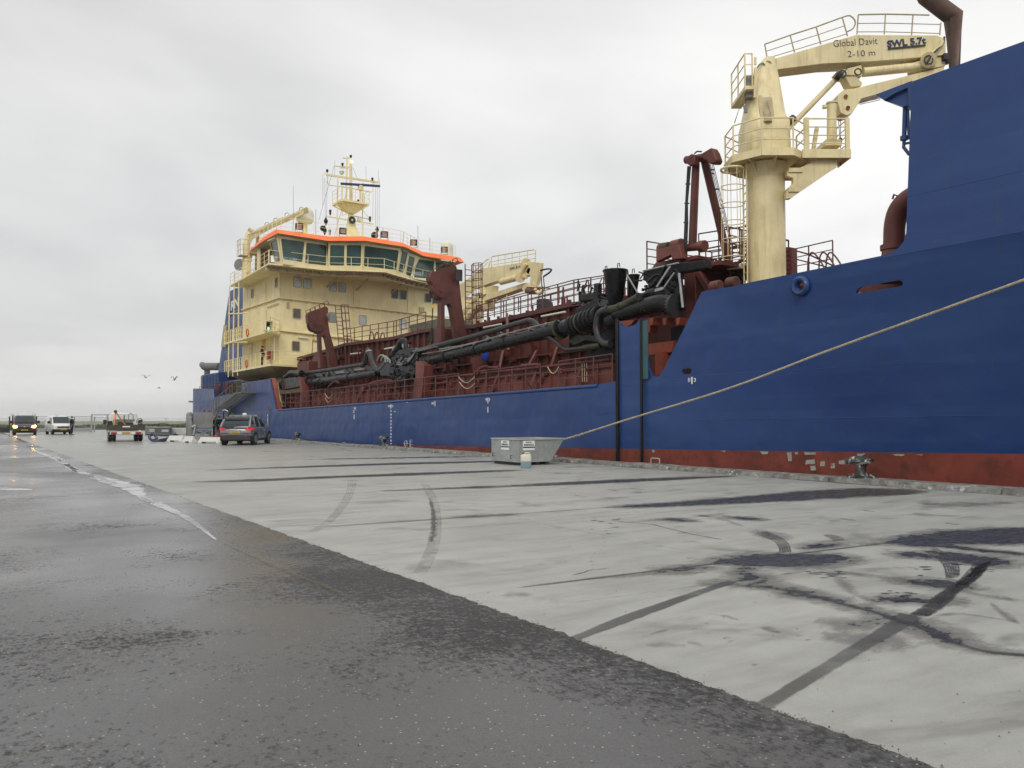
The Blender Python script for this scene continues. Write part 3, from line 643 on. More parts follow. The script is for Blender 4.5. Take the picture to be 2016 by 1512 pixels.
# faint tyre tracks on the left slab
for k in range(7):
    o_ = (k - 3) * 7
    line3(faint, [tuple(P(*zGL(x + o_ * (.5 + .6 * y / 400), y), Z=Zs + .002)) for x, y in ((1680, 100), (1715, 160), (1730, 230), (1725, 320), (1700, 400), (1660, 470))], .022)
for k in range(4):
    line3(faint, [tuple(P(*zGL(x + k * 9, y), Z=Zs + .002)) for x, y in ((1385, 90), (1375, 140), (1340, 200), (1285, 260), (1215, 300))], .03)
ribbon(tyre, Zs + .003, [((1690, 150), (1715, 150)), ((1705, 220), (1735, 220)), ((1700, 300), (1738, 300)), ((1685, 345), (1725, 345))], zc=zGL)
# water lying in the road
Zr = .0165
ribbon(pud, Zr, [((180, -10), (240, -8)), ((220, 15), (270, 15)), ((260, 50), (315, 45)), ((345, 80), (395, 68)), ((395, 105), (575, 108)), ((480, 138), (600, 135)), ((520, 155), (610, 165)), ((600, 195), (690, 195)), ((700, 235), (770, 240)), ((790, 292), (830, 290)), ((860, 335), (872, 335))], zc=zGL, n=8)
ribbon(pud, Zr, [((560, 170), (560, 160)), ((600, 186), (620, 172)), ((660, 182), (670, 176))], zc=zGL)
ribbon(pud, Zr, cols([(-30, 116, 138), (30, 118, 136), (90, 122, 134), (150, 128, 130)]), zc=zGL)
for q in [[(0, 690), (60, 707), (130, 735), (190, 763)], [(190, 780), (250, 820), (330, 850), (420, 890), (480, 920), (570, 970)], [(630, 985), (700, 1020), (800, 1055)]]:
    line3(pud, [tuple(P(*zM(*p), Z=Zr)) for p in q], .16, 8)
ribbon(sand, Zr, [((870, 338), (885, 336)), ((960, 382), (985, 380)), ((1080, 440), (1110, 430)), ((1180, 480), (1230, 478)), ((1290, 520), (1320, 515)), ((1400, 570), (1425, 565))], zc=zGL)
# white bay markings
for a1, b1, hw in [(zM(430, 822), zM(765, 816), .07), (zM(505, 848), zM(740, 842), .08), (zM(695, 919), zM(1310, 906), .08), (zM(600 / 2.016 * 3.6, (953 - 660) * 3.6), zM(790 / 2.016 * 3.6, (949 - 660) * 3.6), .07),
                   (zM(970, 838), zM(1230, 832), .07), (zM(1000, 868), zM(1330, 862), .07), (zM(375, 802), zM(490, 799), .07), (zM(1090, 792), zM(1290, 789), .07), (zM(640, 783), zM(730, 781), .07),
                   (zM(1215, 889), zM(1250, 886), .08), (zM(1040, 970), zM(1420, 958), .05), (zM(1185, 982), zM(1245, 978), .06), (zM(1155, 1020), zM(1420, 988), .07), (zM(1130, 810), zM(1300, 806), .06)]:
    a1 = P(*a1, Z=Zs + .002); b1 = P(*b1, Z=Zs + .002); line3(whi, [tuple(a1), tuple(a1.lerp(b1, .5)), tuple(b1)], hw)
line3(blu, [tuple(P(2016 - 776 + x / 2.598, 500 + yy / 2.598, Z=.136)) for x, yy in ((1600, 1198), (1650, 1202), (1700, 1196), (1760, 1190))], .05)
line3(blu, [tuple(P(940 + x / 5.04, 800 + yy / 5.04, Z=.136)) for x, yy in ((1545, 598), (1580, 592), (1620, 586))], .05)
line3(damp, [(QX - .10, y_q, Zs) for y_q in (2, 20, 40, 60, 80)], .16, 40)
for i in range(26):
    yq = rr_.uniform(7, 60); line3(rr_.choice((wet, damp)), [(QX - .06, yq, Zs + .001), (QX - .1, yq + .6, Zs + .001), (QX - .05, yq + rr_.uniform(.8, 2.4), Zs + .001)], rr_.uniform(.05, .14), 4)
for q in ( [(250, 460), (330, 440), (420, 430)], [(420, 250), (560, 262), (720, 300), (880, 330)]):
    pts = [P(*zGR(*p), Z=Zs + .002) for p in q]; o2 = []
    for a, b in zip(pts[:-1], pts[1:]):
        for k in range(5): v = a.lerp(b, k / 5); o2.append((v.x + rr_.uniform(-.012, .012), v.y + rr_.uniform(-.012, .012), v.z))
    line3(wet, o2, .014, 2)
import numpy as np
GS = .05; gx = np.arange(AX + .05, QX - .03, GS); gy = np.arange(2.6, 31.5, GS); XX, YY = np.meshgrid(gx, gy); fld = np.full(XX.shape, -4.0)
for st in STROKES:
    sp_ = spline([p for p, h in st], 4); hs_ = []
    for i in range(len(st) - 1): hs_ += [st[i][1] + (st[i + 1][1] - st[i][1]) * k / 4 for k in range(4)]
    hs_.append(st[-1][1])
    for (a, ha), (b, hb) in zip(zip(sp_[:-1], hs_[:-1]), zip(sp_[1:], hs_[1:])):
        R0 = max(ha, hb) + .5
        i0, i1 = np.searchsorted(gx, [min(a.x, b.x) - R0, max(a.x, b.x) + R0]); j0, j1 = np.searchsorted(gy, [min(a.y, b.y) - R0, max(a.y, b.y) + R0])
        if i1 <= i0 or j1 <= j0: continue
        X_, Y_ = XX[j0:j1, i0:i1], YY[j0:j1, i0:i1]; dx, dy = b.x - a.x, b.y - a.y; L2 = dx * dx + dy * dy + 1e-9
        t_ = np.clip(((X_ - a.x) * dx + (Y_ - a.y) * dy) / L2, 0, 1); dd = np.hypot(X_ - a.x - t_ * dx, Y_ - a.y - t_ * dy)
        val = (ha + (hb - ha) * t_ - dd) / .11 - .9; fld[j0:j1, i0:i1] = np.logaddexp(fld[j0:j1, i0:i1] * 2.5, val * 2.5) / 2.5
fld = np.clip(fld, -4, 1.6); ny, nx = XX.shape
keep = fld > -3.4; ids = -np.ones((ny, nx), int)
need = np.zeros((ny, nx), bool); q_ = keep[:-1, :-1] | keep[1:, :-1] | keep[:-1, 1:] | keep[1:, 1:]
need[:-1, :-1] |= q_; need[1:, :-1] |= q_; need[:-1, 1:] |= q_; need[1:, 1:] |= q_
ids[need] = np.arange(need.sum()); co_ = np.stack([XX[need], YY[need], np.full(need.sum(), Zs)], 1)
jj, ii = np.nonzero(q_); fc_ = np.stack([ids[jj, ii], ids[jj, ii + 1], ids[jj + 1, ii + 1], ids[jj + 1, ii]], 1)
me = bpy.data.meshes.new('water_film'); me.from_pydata(co_.tolist(), [], fc_.tolist()); at = me.attributes.new('edge', 'FLOAT', 'POINT'); at.data.foreach_set('value', fld[need].astype('f').tolist())
m, t, b = newmat('water_film'); L = t.links.new
at = N(t, 'ShaderNodeAttribute', attribute_name='edge'); tc = N(t, 'ShaderNodeTexCoord'); mp = N(t, 'ShaderNodeMapping'); mp.inputs['Scale'].default_value = (.75, 1.25, 1); L(tc.outputs['Object'], mp.inputs[0])
na = N(t, 'ShaderNodeTexNoise', i_Scale=1.9, i_Detail=10.0, i_Roughness=.66, i_Distortion=.5); L(mp.outputs[0], na.inputs['Vector'])
nb = N(t, 'ShaderNodeTexNoise', i_Scale=9.0, i_Detail=8.0, i_Roughness=.7); L(mp.outputs[0], nb.inputs['Vector'])
e = math_(t, 'ADD', at.outputs['Fac'], math_(t, 'ADD', math_(t, 'MULTIPLY', math_(t, 'SUBTRACT', na.outputs[0], .5), 5.0), math_(t, 'MULTIPLY', math_(t, 'SUBTRACT', nb.outputs[0], .5), 4.4)))
wetf = ramp(t, math_(t, 'MULTIPLY_ADD', e, .1, .5), [(.49, 0.0), (.54, 1.0)]); dampf = ramp(t, math_(t, 'MULTIPLY_ADD', e, .1, .5), [(.30, 0.0), (.46, 1.0)])
edge0 = ramp(t, math_(t, 'MULTIPLY_ADD', at.outputs['Fac'], .1, .5), [(.18, 0.0), (.32, 1.0)])
L(mixc(t, wetf, (.125, .123, .108), mixc(t, ramp(t, na.outputs[0], [(.35, 0.0), (.6, 1.0)]), (.036, .036, .037), (.062, .061, .058))), b.inputs['Base Color'])
L(math_(t, 'MULTIPLY', edge0, math_(t, 'MAXIMUM', math_(t, 'MULTIPLY', wetf, ramp(t, nb.outputs[0], [(.35, .58), (.6, .90)])), math_(t, 'MULTIPLY', dampf, .42))), b.inputs['Alpha'])
L(math_(t, 'SUBTRACT', .42, math_(t, 'MULTIPLY', wetf, .20)), b.inputs['Roughness'])
me.materials.append(m); o = bpy.data.objects.new('water_film', me); C.objects.link(o); o['kind'] = 'structure'
marks('wet_patches', wet, S_WET); marks('damp_patches', damp, S_DAMP); marks('tyre_marks', tyre, S_TYRE); marks('faint_marks', faint, S_FAINT)
marks('wet_bands', band, S_BAND); marks('tyre_arcs', tyrew, S_ARC); marks('puddles', pud, S_PUD); marks('bay_markings', whi, S_WHITE); marks('sand_streaks', sand, S_SAND); marks('blue_overspray', blu, S_BLUE)
# ================================================================ THE DREDGER
SHIP = thing('dredger', 'long blue, cream and dark red suction dredger with orange wheelhouse edge, moored along the quay', 'ship', (28.8, 42, -2.2))
bz = lambda y: P(829, 877, X=D).z + (P(829, 877, X=D).y - y) * (P(2016, 897.5, X=D).z - P(829, 877, X=D).z) / (P(829, 877, X=D).y - P(2016, 897.5, X=D).y)
def topz(y):   # rail height of the low midbody
    a, b = P(545, 807, X=D), P(1175, 758, X=D); return a.z + (a.y - y) * (b.z - a.z) / (a.y - b.y)
knuA, knuB = P(1640, 525, X=D), P(2016, 455, X=D)
def knuz(y): return knuA.z + (knuA.y - y) * (knuB.z - knuA.z) / (knuA.y - knuB.y)
def bend(v):
    """plan shape of the side: rounded stern corner, fine bow, flare under the knuckle"""
    y, z, x = v.y, v.z, v.x
    if y > 86.8:
        ph = min(1, (y - 86.8) / 6.2) * PI / 2
        return Vector((x + 2 * (1 - math.cos(ph)) + (max(0, y - 93)) , 86.8 + 4 * math.sin(ph), z))
    if y < 24:
        k = ((24 - y) / 16) ** 1.5 * .30; x += k * max(0, min(5.5, knuz(y) - z))
    if y < 6: x += ((6 - y) / 14) ** 1.6 * 9
    return Vector((x, y, z))
def PB(px, py):
    X = D
    for _ in range(8): v = P(px, py, X=X); X = bend(Vector((D, v.y, v.z))).x
    return P(px, py, X=X)
def PF(px, py):
    v = PB(px, py) if px > 1200 else P(px, py, X=D)
    return Vector((D, v.y, v.z))
outline = [(421, 765.5), (422, 782), (475, 771), (476, 754.4), (530.5, 745.5), (543, 805), (547, 807), (1175, 758), (1195, 753.5), (1212.5, 750), (1212.5, 629), (1222, 640), (1238, 643.5), (1252, 638), (1261, 626),
           (1268, 640), (1271, 690), (1276, 724), (1283, 740), (1291, 743), (1299, 739), (1306, 728), (1381, 575), (1388, 572.5), (1440, 564), (1478, 555.6), (1630, 525), (1733, 504), (1756, 497), (1770, 487), (1780, 474), (1784, 458), (1787, 370), (1794, 178), (1797, 160), (2016, 81)]
pl = [Vector((D, 101.5, 4.75)), Vector((D, 87, 4.62))] + [PF(x, y) for x, y in outline] + [Vector((D, 3, 11.3)), Vector((D, -8, 12.2)), Vector((D, -8, -3)), Vector((D, 101.5, -3))]
fc = PF(1578, 563.5)
holes = [rrect(fc, Vector((0, -1, 0)), Vector((0, 0, 1)), .26, .26, .125, 5),
         [PF(1240 + x / 2.598, 500 + y / 2.598) for x, y in ((1156, 200), (1160, 186), (1180, 170), (1210, 163), (1370, 135), (1386, 136), (1397, 148), (1393, 162), (1375, 167), (1180, 200))],
         rrect(PF(1352, 731), Vector((0, -1, .02)).normalized(), Vector((0, 0, 1)), .40, .19, .09, 4)]
def hull_shell(side):
    loops = [pl] + holes
    allv = [v for l in loops for v in l]; tris = tessellate_polygon(loops)
    bm = bmesh.new(); bv = [bm.verts.new(v) for v in allv]
    for t in tris:
        try: bm.faces.new([bv[i] for i in t])
        except Exception: pass
    def cut(co, no):
        bmesh.ops.bisect_plane(bm, geom=bm.verts[:] + bm.edges[:] + bm.faces[:], plane_co=co, plane_no=no, dist=1e-4)
    y = -7.0
    while y < 101: cut((0, y, 0), (0, 1, 0)); y += (1.0 if y < 26 else 4.0 if y < 84 else .6)
    for z in range(-1, 12): cut((0, 0, z), (0, 0, 1))
    kd = (knuB - knuA); cut(knuA, Vector((0, -kd.z, kd.y)).normalized())
    b0, b1 = bz(0), bz(80); cut((D, 0, b0), Vector((0, b0 - b1, 80)).normalized())
    for f in bm.faces: f.material_index = 1 if f.calc_center_median().z < bz(f.calc_center_median().y) - .001 else 0
    for v in bm.verts:
        p = bend(v.co)
        v.co = p if side > 0 else Vector((57.6 - p.x, p.y, p.z))
    return bm
me = bpy.data.meshes.new('hull'); bm = hull_shell(1)
for f in bm.faces:
    f.smooth = False
    if f.normal.x > 0 or (abs(f.normal.x) < .01 and f.normal.y < 0): f.normal_flip()
bm2 = hull_shell(-1)
for f in bm2.faces:
    f.smooth = False
    if f.normal.x < 0: f.normal_flip()
tmp = bpy.data.meshes.new('tmp'); bm2.to_mesh(tmp); bm2.free(); bm.from_mesh(tmp); bpy.data.meshes.remove(tmp)
for v in bm.verts: v.co -= OFF[SHIP.name]
bm.to_mesh(me); bm.free(); me.materials.append(M_HULL); me.materials.append(M_BOOT)
hull = bpy.data.objects.new('hull', me); C.objects.link(hull); hull.parent = SHIP; OFF[hull.name] = OFF[SHIP.name]
so_ = hull.modifiers.new('plate', 'SOLIDIFY'); so_.thickness = .10; so_.offset = -1
# transom
m_ = MB(); m_.box((21.9, 90.55, -3), (35.7, 90.75, 4.7)); m_.build('transom', M_HULL, hull)
# fender strips between the two black guide bars
for x0, x1 in ((1209, 1215.5), (1257, 1262.5)):
    a_ = P(x0, 632, X=D - .1); b_ = P(x1, 912, X=D - .1)
    m_ = MB(); m_.box((D - .06, b_.y, -1.5), (D + .02, a_.y, P(x0, 628, X=D).z)); m_.build('fender_strip', M_BLACK2, hull, bev=.02)
m_ = MB(); a_ = P(1264.5, 632, X=D); b_ = P(1276, 746, X=D); m_.box((D - .012, b_.y, b_.z), (D + .02, a_.y - .01, a_.z)); m_.build('guide_plate', M_TEAL, hull)
# thin seams, proud weld lines
m_ = MB()
for l in ([(1287, 744), (1420, 736), (1600, 727), (1720, 719), (1852, 712)], [(1359, 827), (1600, 824), (1800, 820), (2016, 817)], [(1640, 525), (1733, 508), (1830, 490), (2016, 455)], [(1787, 387), (1880, 366), (2016, 335)],
          [(1182, 812), (1210, 812)], [(1218, 846), (1255, 846)], [(1266, 845), (1288, 844)], [(1218, 760), (1256, 758)], [(1266, 770), (1287, 769)]):
    pts = [PF(x, y) for x, y in l]; q = []
    for i in range(len(pts) - 1):
        for k in range(6): q.append(pts[i].lerp(pts[i + 1], k / 6))
    q.append(pts[-1]); q = [bend(v) for v in q]; m_.tube(q, .008, 5)
m_.build('weld_seam', M_HULL, hull)
# half round fairing along the low rail
m_ = MB(); m_.tube([P(x, y, X=D) + Vector((.02, 0, -.03)) for x, y in ((548, 807), (820, 786), (1000, 772), (1176, 758))], .075, 10)
m_.build('rail_edge', M_HULL, hull)
# fairlead ring
m_ = MB(); rr = [(0.30, 0), (.285, .05), (.22, .10), (.16, .07), (.13, -.02), (.125, -.12)]
m_.loft([[fc + Vector((-h_, -math.cos(2 * PI * k / 24) * r_, math.sin(2 * PI * k / 24) * r_)) for k in range(24)] for r_, h_ in rr], False)
m_.build('fairlead', M_HULL, hull)
m_ = MB(); m_.box((D + .15, fc.y - .35, fc.z - .3), (D + .18, fc.y + .35, fc.z + .02)); m_.build('chock_plate', M_RED2, hull)
# bare primer patches in the boot topping
m_ = MB(); zh = lambda x, y: (1240 + x / 2.598, 500 + y / 2.598)
pr_ = random.Random(3)
for q in [((805, 1015), (830, 1015), (828, 1060), (812, 1058)), ((895, 1015), (950, 1014), (952, 1027), (897, 1028)), ((905, 1052), (945, 1050), (948, 1075), (900, 1076)), ((978, 1062), (998, 1060), (1000, 1086), (976, 1086)), ((1030, 1072), (1052, 1070), (1052, 1096), (1032, 1098)),
          ((1070, 1058), (1112, 1050), (1118, 1075), (1072, 1084)), ((925, 1086), (950, 1084), (952, 1106), (928, 1108)), ((1165, 1022), (1208, 1020), (1190, 1034), (1186, 1060), (1170, 1060)), ((670, 1011), (708, 1012), (704, 1024), (680, 1024)), ((845, 1014), (862, 1014), (858, 1026), (848, 1026)),
          ((115, 1003), (128, 1003), (127, 1016), (118, 1016)), ((1345, 1024), (1410, 1024), (1400, 1033), (1360, 1032)), ((1460, 1026), (1500, 1026), (1495, 1032)), ((465, 1006), (490, 1006), (486, 1013))]:
    loop = []
    for i in range(len(q)):
        a_, b_ = q[i], q[(i + 1) % len(q)]
        for k in range(3):
            t_ = k / 3; loop.append(zh(a_[0] + (b_[0] - a_[0]) * t_ + pr_.uniform(-2, 2), a_[1] + (b_[1] - a_[1]) * t_ + pr_.uniform(-1.6, 1.6)))
    m_.prism([PB(x, y) + Vector((-.022, 0, 0)) for x, y in loop], (.02, 0, 0))
m_.build('primer_patch', paint('bare_primer', (.36, .38, .33), .7, .2), hull)
# draught marks
def marktext(body, cx, cy, wpx, hpx, name='draught_mark', X=D):
    o_ = Vector((-.02, 0, 0)); a_ = PB(cx - wpx / 2, cy + hpx / 2) + o_; b_ = PB(cx + wpx / 2, cy + hpx / 2) + o_; t_ = PB(cx, cy - hpx / 2)
    return text(name, body, a_, b_, abs(t_.z - a_.z), (0, 0, 1), M_MARK, hull, .004)
def markbars(lst, name='draught_line'):
    m_ = MB()
    for x0, y0, x1, y1 in lst:
        a_ = PB(x0, y1); b_ = PB(x1, y0); m_.box((min(a_.x, b_.x) - .02, min(a_.y, b_.y), min(a_.z, b_.z)), (min(a_.x, b_.x) - .003, max(a_.y, b_.y), max(a_.z, b_.z)))
    m_.build(name, M_MARK, hull)
marktext('II', 1357.5, 748, 4, 8); marktext('3', 1368.5, 748, 4.5, 8)
marktext('9', 958.2, 787, 3.6, 6); marktext('3', 963.8, 787, 3.6, 6)
marktext('00', 852.8, 794, 5, 5); marktext('II', 699.5, 804, 4, 5); marktext('2', 697, 810, 4, 5); marktext('00', 767, 799.5, 4.5, 4.5); marktext('00', 772.5, 799.5, 4.5, 4.5)
markbars([(1362.2, 742, 1363.8, 756), (960.5, 783, 961.5, 794), (960.3, 801, 961.6, 812), (856.3, 789, 857.3, 800), (697, 816, 698, 825), (769.3, 796, 770.3, 805), (776, 810, 779, 811), (800, 792, 804, 792.8), (527, 816, 527.8, 820), (526.8, 822, 527.6, 834)])
markbars([(769.2, 808 + i * 6.4, 771.0, 808 + i * 6.4 + 2.6 + (i % 2) * .8) for i in range(12)], 'draught_scale')
m_ = MB(); c0 = P(799, 873, X=D - .01)
for k in range(12):
    a1, a2 = 2 * PI * k / 12, 2 * PI * (k + 1) / 12; m_.bar(c0 + Vector((0, math.cos(a1), math.sin(a1))) * .16, c0 + Vector((0, math.cos(a2), math.sin(a2))) * .16, .012, .03, (1, 0, 0))
m_.bar(c0 + Vector((0, .3, 0)), c0 - Vector((0, .3, 0)), .012, .04, (1, 0, 0)); m_.bar(c0 + Vector((0, -.5, .2)), c0 + Vector((0, -.5, -.2)), .012, .04, (1, 0, 0))
for zz_ in (-.18, -.05, .1, .2): m_.bar(c0 + Vector((0, -.5, zz_)), c0 + Vector((0, -.8, zz_)), .012, .035, (1, 0, 0))
m_.build('load_line_mark', M_MARK, hull)
m_ = MB(); m_.prism([P(x, y, X=D - .01) for x, y in ((528, 799), (535.5, 808.5), (528, 808.5))], (.006, 0, 0)); m_.build('freeing_port', M_RED, hull)

# decks
m_ = MB(); m_.loft([[(D + (.1 if y > 22 else .5), y, z), (57.2 - D, y, z), (57.2 - D, y, z - .15), (D + (.1 if y > 22 else .5), y, z - .15)] for y, z in ((19.5, topz(19.5) - .35), (22.5, topz(22.5) - .35), (61, topz(61) - .1), (62, 1.9), (86.5, 3.3), (90, 3.4))])
m_.build('main_deck', M_RED, SHIP)
m_ = MB(); zf = P(1440, 564, X=D).z - .85
m_.loft([[(D + .5, 19.2, zf), (57.1 - D, 19.2, zf), (57.1 - D, 19.2, zf - .2), (D + .5, 19.2, zf - .2)], [(D + 1.3, 6, zf), (56.3 - D, 6, zf), (56.3 - D, 6, zf - .2), (D + 1.3, 6, zf - .2)], [(26.5, -6.5, zf), (31, -6.5, zf), (31, -6.5, zf - .2), (26.5, -6.5, zf - .2)]])
m_.build('forecastle_deck', M_RED2, SHIP)
m_ = MB(); m_.box((D + 2.6, 11, zf), (D + 2.8, 18.2, zf + .75)); m_.box((D + 1.2, 15.2, zf), (D + 1.6, 15.5, zf + .6)); m_.cyl((D + 1.4, 13.9, zf), (D + 1.4, 13.9, zf + .55), .14, 12); m_.build('deck_house_side', M_RED2, SHIP)
m_ = MB(); m_.box((D + .12, 10.6, knuz(10.6) + .15), (57.5 - D, 10.75, 9.0)); m_.box((D + 1.4, 10.6, 4.6), (56.2 - D, 10.75, knuz(10.6) + .14)); m_.loft([[(D + .12, 10.8, 9.0), (57.5 - D, 10.8, 9.0), (57.5 - D, 10.8, 8.8), (D + .12, 10.8, 8.8)], [(D + .12, 6, 9.5), (57.5 - D, 6, 9.5), (57.5 - D, 6, 9.3), (D + .12, 6, 9.3)], [(26.5, -6.5, 10.6), (31, -6.5, 10.6), (31, -6.5, 10.4), (26.5, -6.5, 10.4)]])
m_.build('bow_house', M_BLUE2, SHIP)

# superstructure --------------------------------------------------------------
SX0, SX1, SY0, SY1 = 21.45, 37.9, 65.5, 76.0
ZL = [P(550.5, 586, Y=SY0).z, P(551, 650, Y=SY0).z, 5.3]
m_ = MB(); m_.box((SX0, SY0, 5.0), (SX1 - 1.2, SY1, 13.62)); house = m_.build('superstructure', M_CREAM, SHIP)
mr = MB(); rnd = random.Random(11)
x = SX0 + .5
for zb, zt in ((5.4, ZL[1] - .1), (ZL[1] + .12, ZL[0] - .1), (ZL[0] + .12, 13.5)):
    for i in range(9):
        x = SX0 + 2 + i * 1.75 + rnd.uniform(-.3, .3); mr.box((x, SY0 - .018, zb), (x + .035, SY0 + .01, zt))
    for i in range(12):
        y = SY0 + .5 + i * .85; mr.box((SX0 - .022, y, zb), (SX0 + .01, y + .03, zt))
mr.build('stiffener', M_CREAM, house)
for k, (pa, pb) in enumerate((((550.2, 586), (903, 627)), ((551, 650), (700, 668)))):
    a_ = P(*pa, Y=SY0 - .1); b_ = P(*pb, Y=SY0 - .1)
    if k: b_ = a_ + (b_ - a_) * 2.0
    m_ = MB(); m_.bar(a_ + Vector((-.1, 0, 0)), b_, .22, .10)
    n = 26
    for i in range(n):
        p = a_.lerp(b_, (i + .5) / n); m_.prism([p + Vector((0, -.10, -.05)), p + Vector((0, .10, -.05)), p + Vector((0, .10, -.22))], (.03, 0, 0))
    m_.bar(a_ + Vector((-.06, -.1, 0)), a_ + Vector((-.06, SY1 - SY0, .15)), .16, .10)
    for i in range(16):
        p = (a_ + Vector((-.06, 0, 0))).lerp(a_ + Vector((-.06, SY1 - SY0, .15)), (i + .5) / 16); m_.prism([p + Vector((-.08, 0, -.05)), p + Vector((.05, 0, -.05)), p + Vector((.05, 0, -.2))], (0, .03, 0))
    m_.build('floor_ledge', M_CREAM, house)
def win(c, ex, ey, n, w_, h_, gm, name='window', parent=None, fm=None):
    o_ = rrect(c, ex, ey, w_ + .11, h_ + .11, .12); i_ = rrect(c, ex, ey, w_, h_, .09)
    m_ = MB(); ringplate(m_, [p for p in o_], [p for p in i_], n * .05); f = m_.build(name, fm or M_CREAM_D, parent, smooth=False)
    m_ = MB(); m_.prism([p + n * .008 for p in i_], n * .012); m_.build('pane', gm, f, smooth=False); return f
nY = Vector((0, -1, 0)); nX = Vector((-1, 0, 0))
for cx, cy, gm in ((711, 868, M_GLASSC), (771, 876, M_GLASSC), (931, 895, M_GLASSC), (988, 901, M_GLASSC), (1314, 941, M_GLASSD), (1366, 947, M_GLASSD), (1520, 966, M_GLASSD), (1570, 974, M_GLASSD),
                   (706, 1063, M_GLASSB), (1115, 1104, M_GLASSC), (1364, 1128, M_GLASSC), (925, 1085, M_GLASSC), (700, 1265, M_GLASSB)):
    win(P(*zA(cx, cy), Y=SY0 - .01), Vector((1, 0, 0)), Vector((0, 0, 1)), nY, .60, .76, gm, parent=house)
for cx, cy in ((308, 530), (565, 412), (289, 1152)):
    win(P(*zG(cx, cy), X=SX0 - .02), Vector((0, -1, 0)), Vector((0, 0, 1)), nX, .42, .72, M_GLASSD, parent=house)
for cx, cy, mt in ((438, 820, M_CREAM), (425, 1090, M_YELLOW), (287, 1180, M_CREAM)):  # yellow door: door light put into the paint colour
    c = P(*zG(cx, cy), X=SX0 - .03); m_ = MB(); m_.box((c.x - .03, c.y - .4, c.z - .95), (c.x + .02, c.y + .4, c.z + .95)); d_ = m_.build('door', mt, house, bev=.02)
    m_ = MB(); m_.box((c.x - .09, c.y - .34, c.z - .06), (c.x - .03, c.y - .18, c.z)); m_.build('handle', M_DARK, d_)
# lamp strips, pipes on the walls
for a_, b_ in (((zG(455, 672)), zG(580, 628)), (zG(795, 995), zG(900, 1005))):
    if a_[1] < 610: pa, pb = P(*a_, X=SX0 - .12), P(*b_, X=SX0 - .12)
    else: pa, pb = P(*a_, Y=SY0 - .12), P(*b_, Y=SY0 - .12)
    m_ = MB(); m_.cyl(pa, pb, .055, 8); m_.build('strip_lamp', M_DOME, house)
m_ = MB(); m_.tube([P(*zG(x, y), Y=SY0 - .15) for x, y in ((480, 235), (500, 260), (570, 278), (595, 300), (597, 560))], .05, 6); m_.tube([P(*zG(x, y), X=SX0 - .1) for x, y in ((443, 420), (447, 640))], .04, 6)
m_.tube([P(*zG(x, y), X=SX0 - .3) for x, y in ((195, 455), (240, 462), (255, 490))], .04, 6); m_.tube([P(*zG(x, y), Y=SY0 - .1) for x, y in ((540, 990), (540, 1245))], .04, 6)
m_.build('drain_pipe', M_CREAM, house)
for cx, cy, w_, h_ in ((1010, 1010, .9, .12), (1480, 1040, .5, .5), (830, 1230, .6, .14), (650, 1010, .16, .5)):
    c = P(*zA(cx, cy), Y=SY0 - .04); m_ = MB(); m_.box((c.x - w_ / 2, SY0 - .14, c.z - h_ / 2), (c.x + w_ / 2, SY0, c.z + h_ / 2)); m_.build('wall_vent', M_CREAM_D, house, bev=.02)
for x_ in (24.2, 27.9, 33.1):
    m_ = MB(); m_.cyl((x_, SY0 - .07, 5.4), (x_, SY0 - .07, 13.4), .03, 6); m_.build('cable_pipe', M_CREAM, house)
# balconies on the quay side
def slab(name, pts, z0, z1, mat, parent):
    m_ = MB(); m_.prism([Vector((x, y, z0)) for x, y in pts], (0, 0, z1 - z0)); return m_.build(name, mat, parent)
zb2 = P(530.7, 650, X=19.9).z; zb3 = P(532.6, 716, X=19.9).z; yb2 = P(530.7, 650, X=19.9).y; yb3 = P(532.6, 716, X=19.9).y; yend = P(457, 733, X=19.9).y
m_ = MB(); m_.loft([[(19.9, yb2, zb2), (SX0, SY0 - .1, zb2), (SX0, SY0 - .1, zb2 - .14), (19.9, yb2, zb2 - .14)], [(19.9, 76.5, zb2 - .02), (SX0, 76.5, zb2 - .02), (SX0, 76.5, zb2 - .16), (19.9, 76.5, zb2 - .16)]])
bal2 = m_.build('balcony', M_CREAM, SHIP)
xf = P(584, 719, Y=yb3).x
m_ = MB(); m_.prism([Vector(p) for p in ((19.9, yb3, zb3 - .16), (xf + 2, yb3 + 1.2, zb3 - .16), (xf + 2, SY0, zb3 - .16), (SX0, SY0, zb3 - .16), (SX0, yend, zb3 - .2), (19.9, yend, zb3 - .2))], (0, 0, .16)); bal3 = m_.build('balcony', M_CREAM, SHIP)
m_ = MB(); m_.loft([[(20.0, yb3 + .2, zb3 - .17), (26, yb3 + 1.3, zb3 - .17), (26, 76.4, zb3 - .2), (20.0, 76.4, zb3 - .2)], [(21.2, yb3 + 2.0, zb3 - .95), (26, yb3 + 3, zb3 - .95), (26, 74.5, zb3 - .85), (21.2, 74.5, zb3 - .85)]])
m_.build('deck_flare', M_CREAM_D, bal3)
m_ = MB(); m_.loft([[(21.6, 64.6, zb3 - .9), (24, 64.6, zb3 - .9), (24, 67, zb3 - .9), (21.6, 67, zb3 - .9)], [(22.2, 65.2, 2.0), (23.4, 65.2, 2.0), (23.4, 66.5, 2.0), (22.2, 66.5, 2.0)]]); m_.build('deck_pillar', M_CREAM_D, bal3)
m_ = MB(); m_.rail([(19.95, yb2, zb2), (19.95, 76.4, zb2)], 1.05, 2, 1.3, .02); m_.rail([(19.95, yb2, zb2), (SX0 - .05, SY0 - .15, zb2)], 1.05, 2, 1.5, .02); m_.build('handrail', M_CREAM, bal2)
m_ = MB(); m_.rail([(19.95, yb3, zb3), (19.95, yend, zb3 - .05)], 1.05, 2, 1.3, .02); m_.rail([(19.95, yb3, zb3), (xf + 1.8, yb3 + 1.1, zb3)], 1.05, 3, 4.5, .02); m_.build('handrail', M_CREAM, bal3)
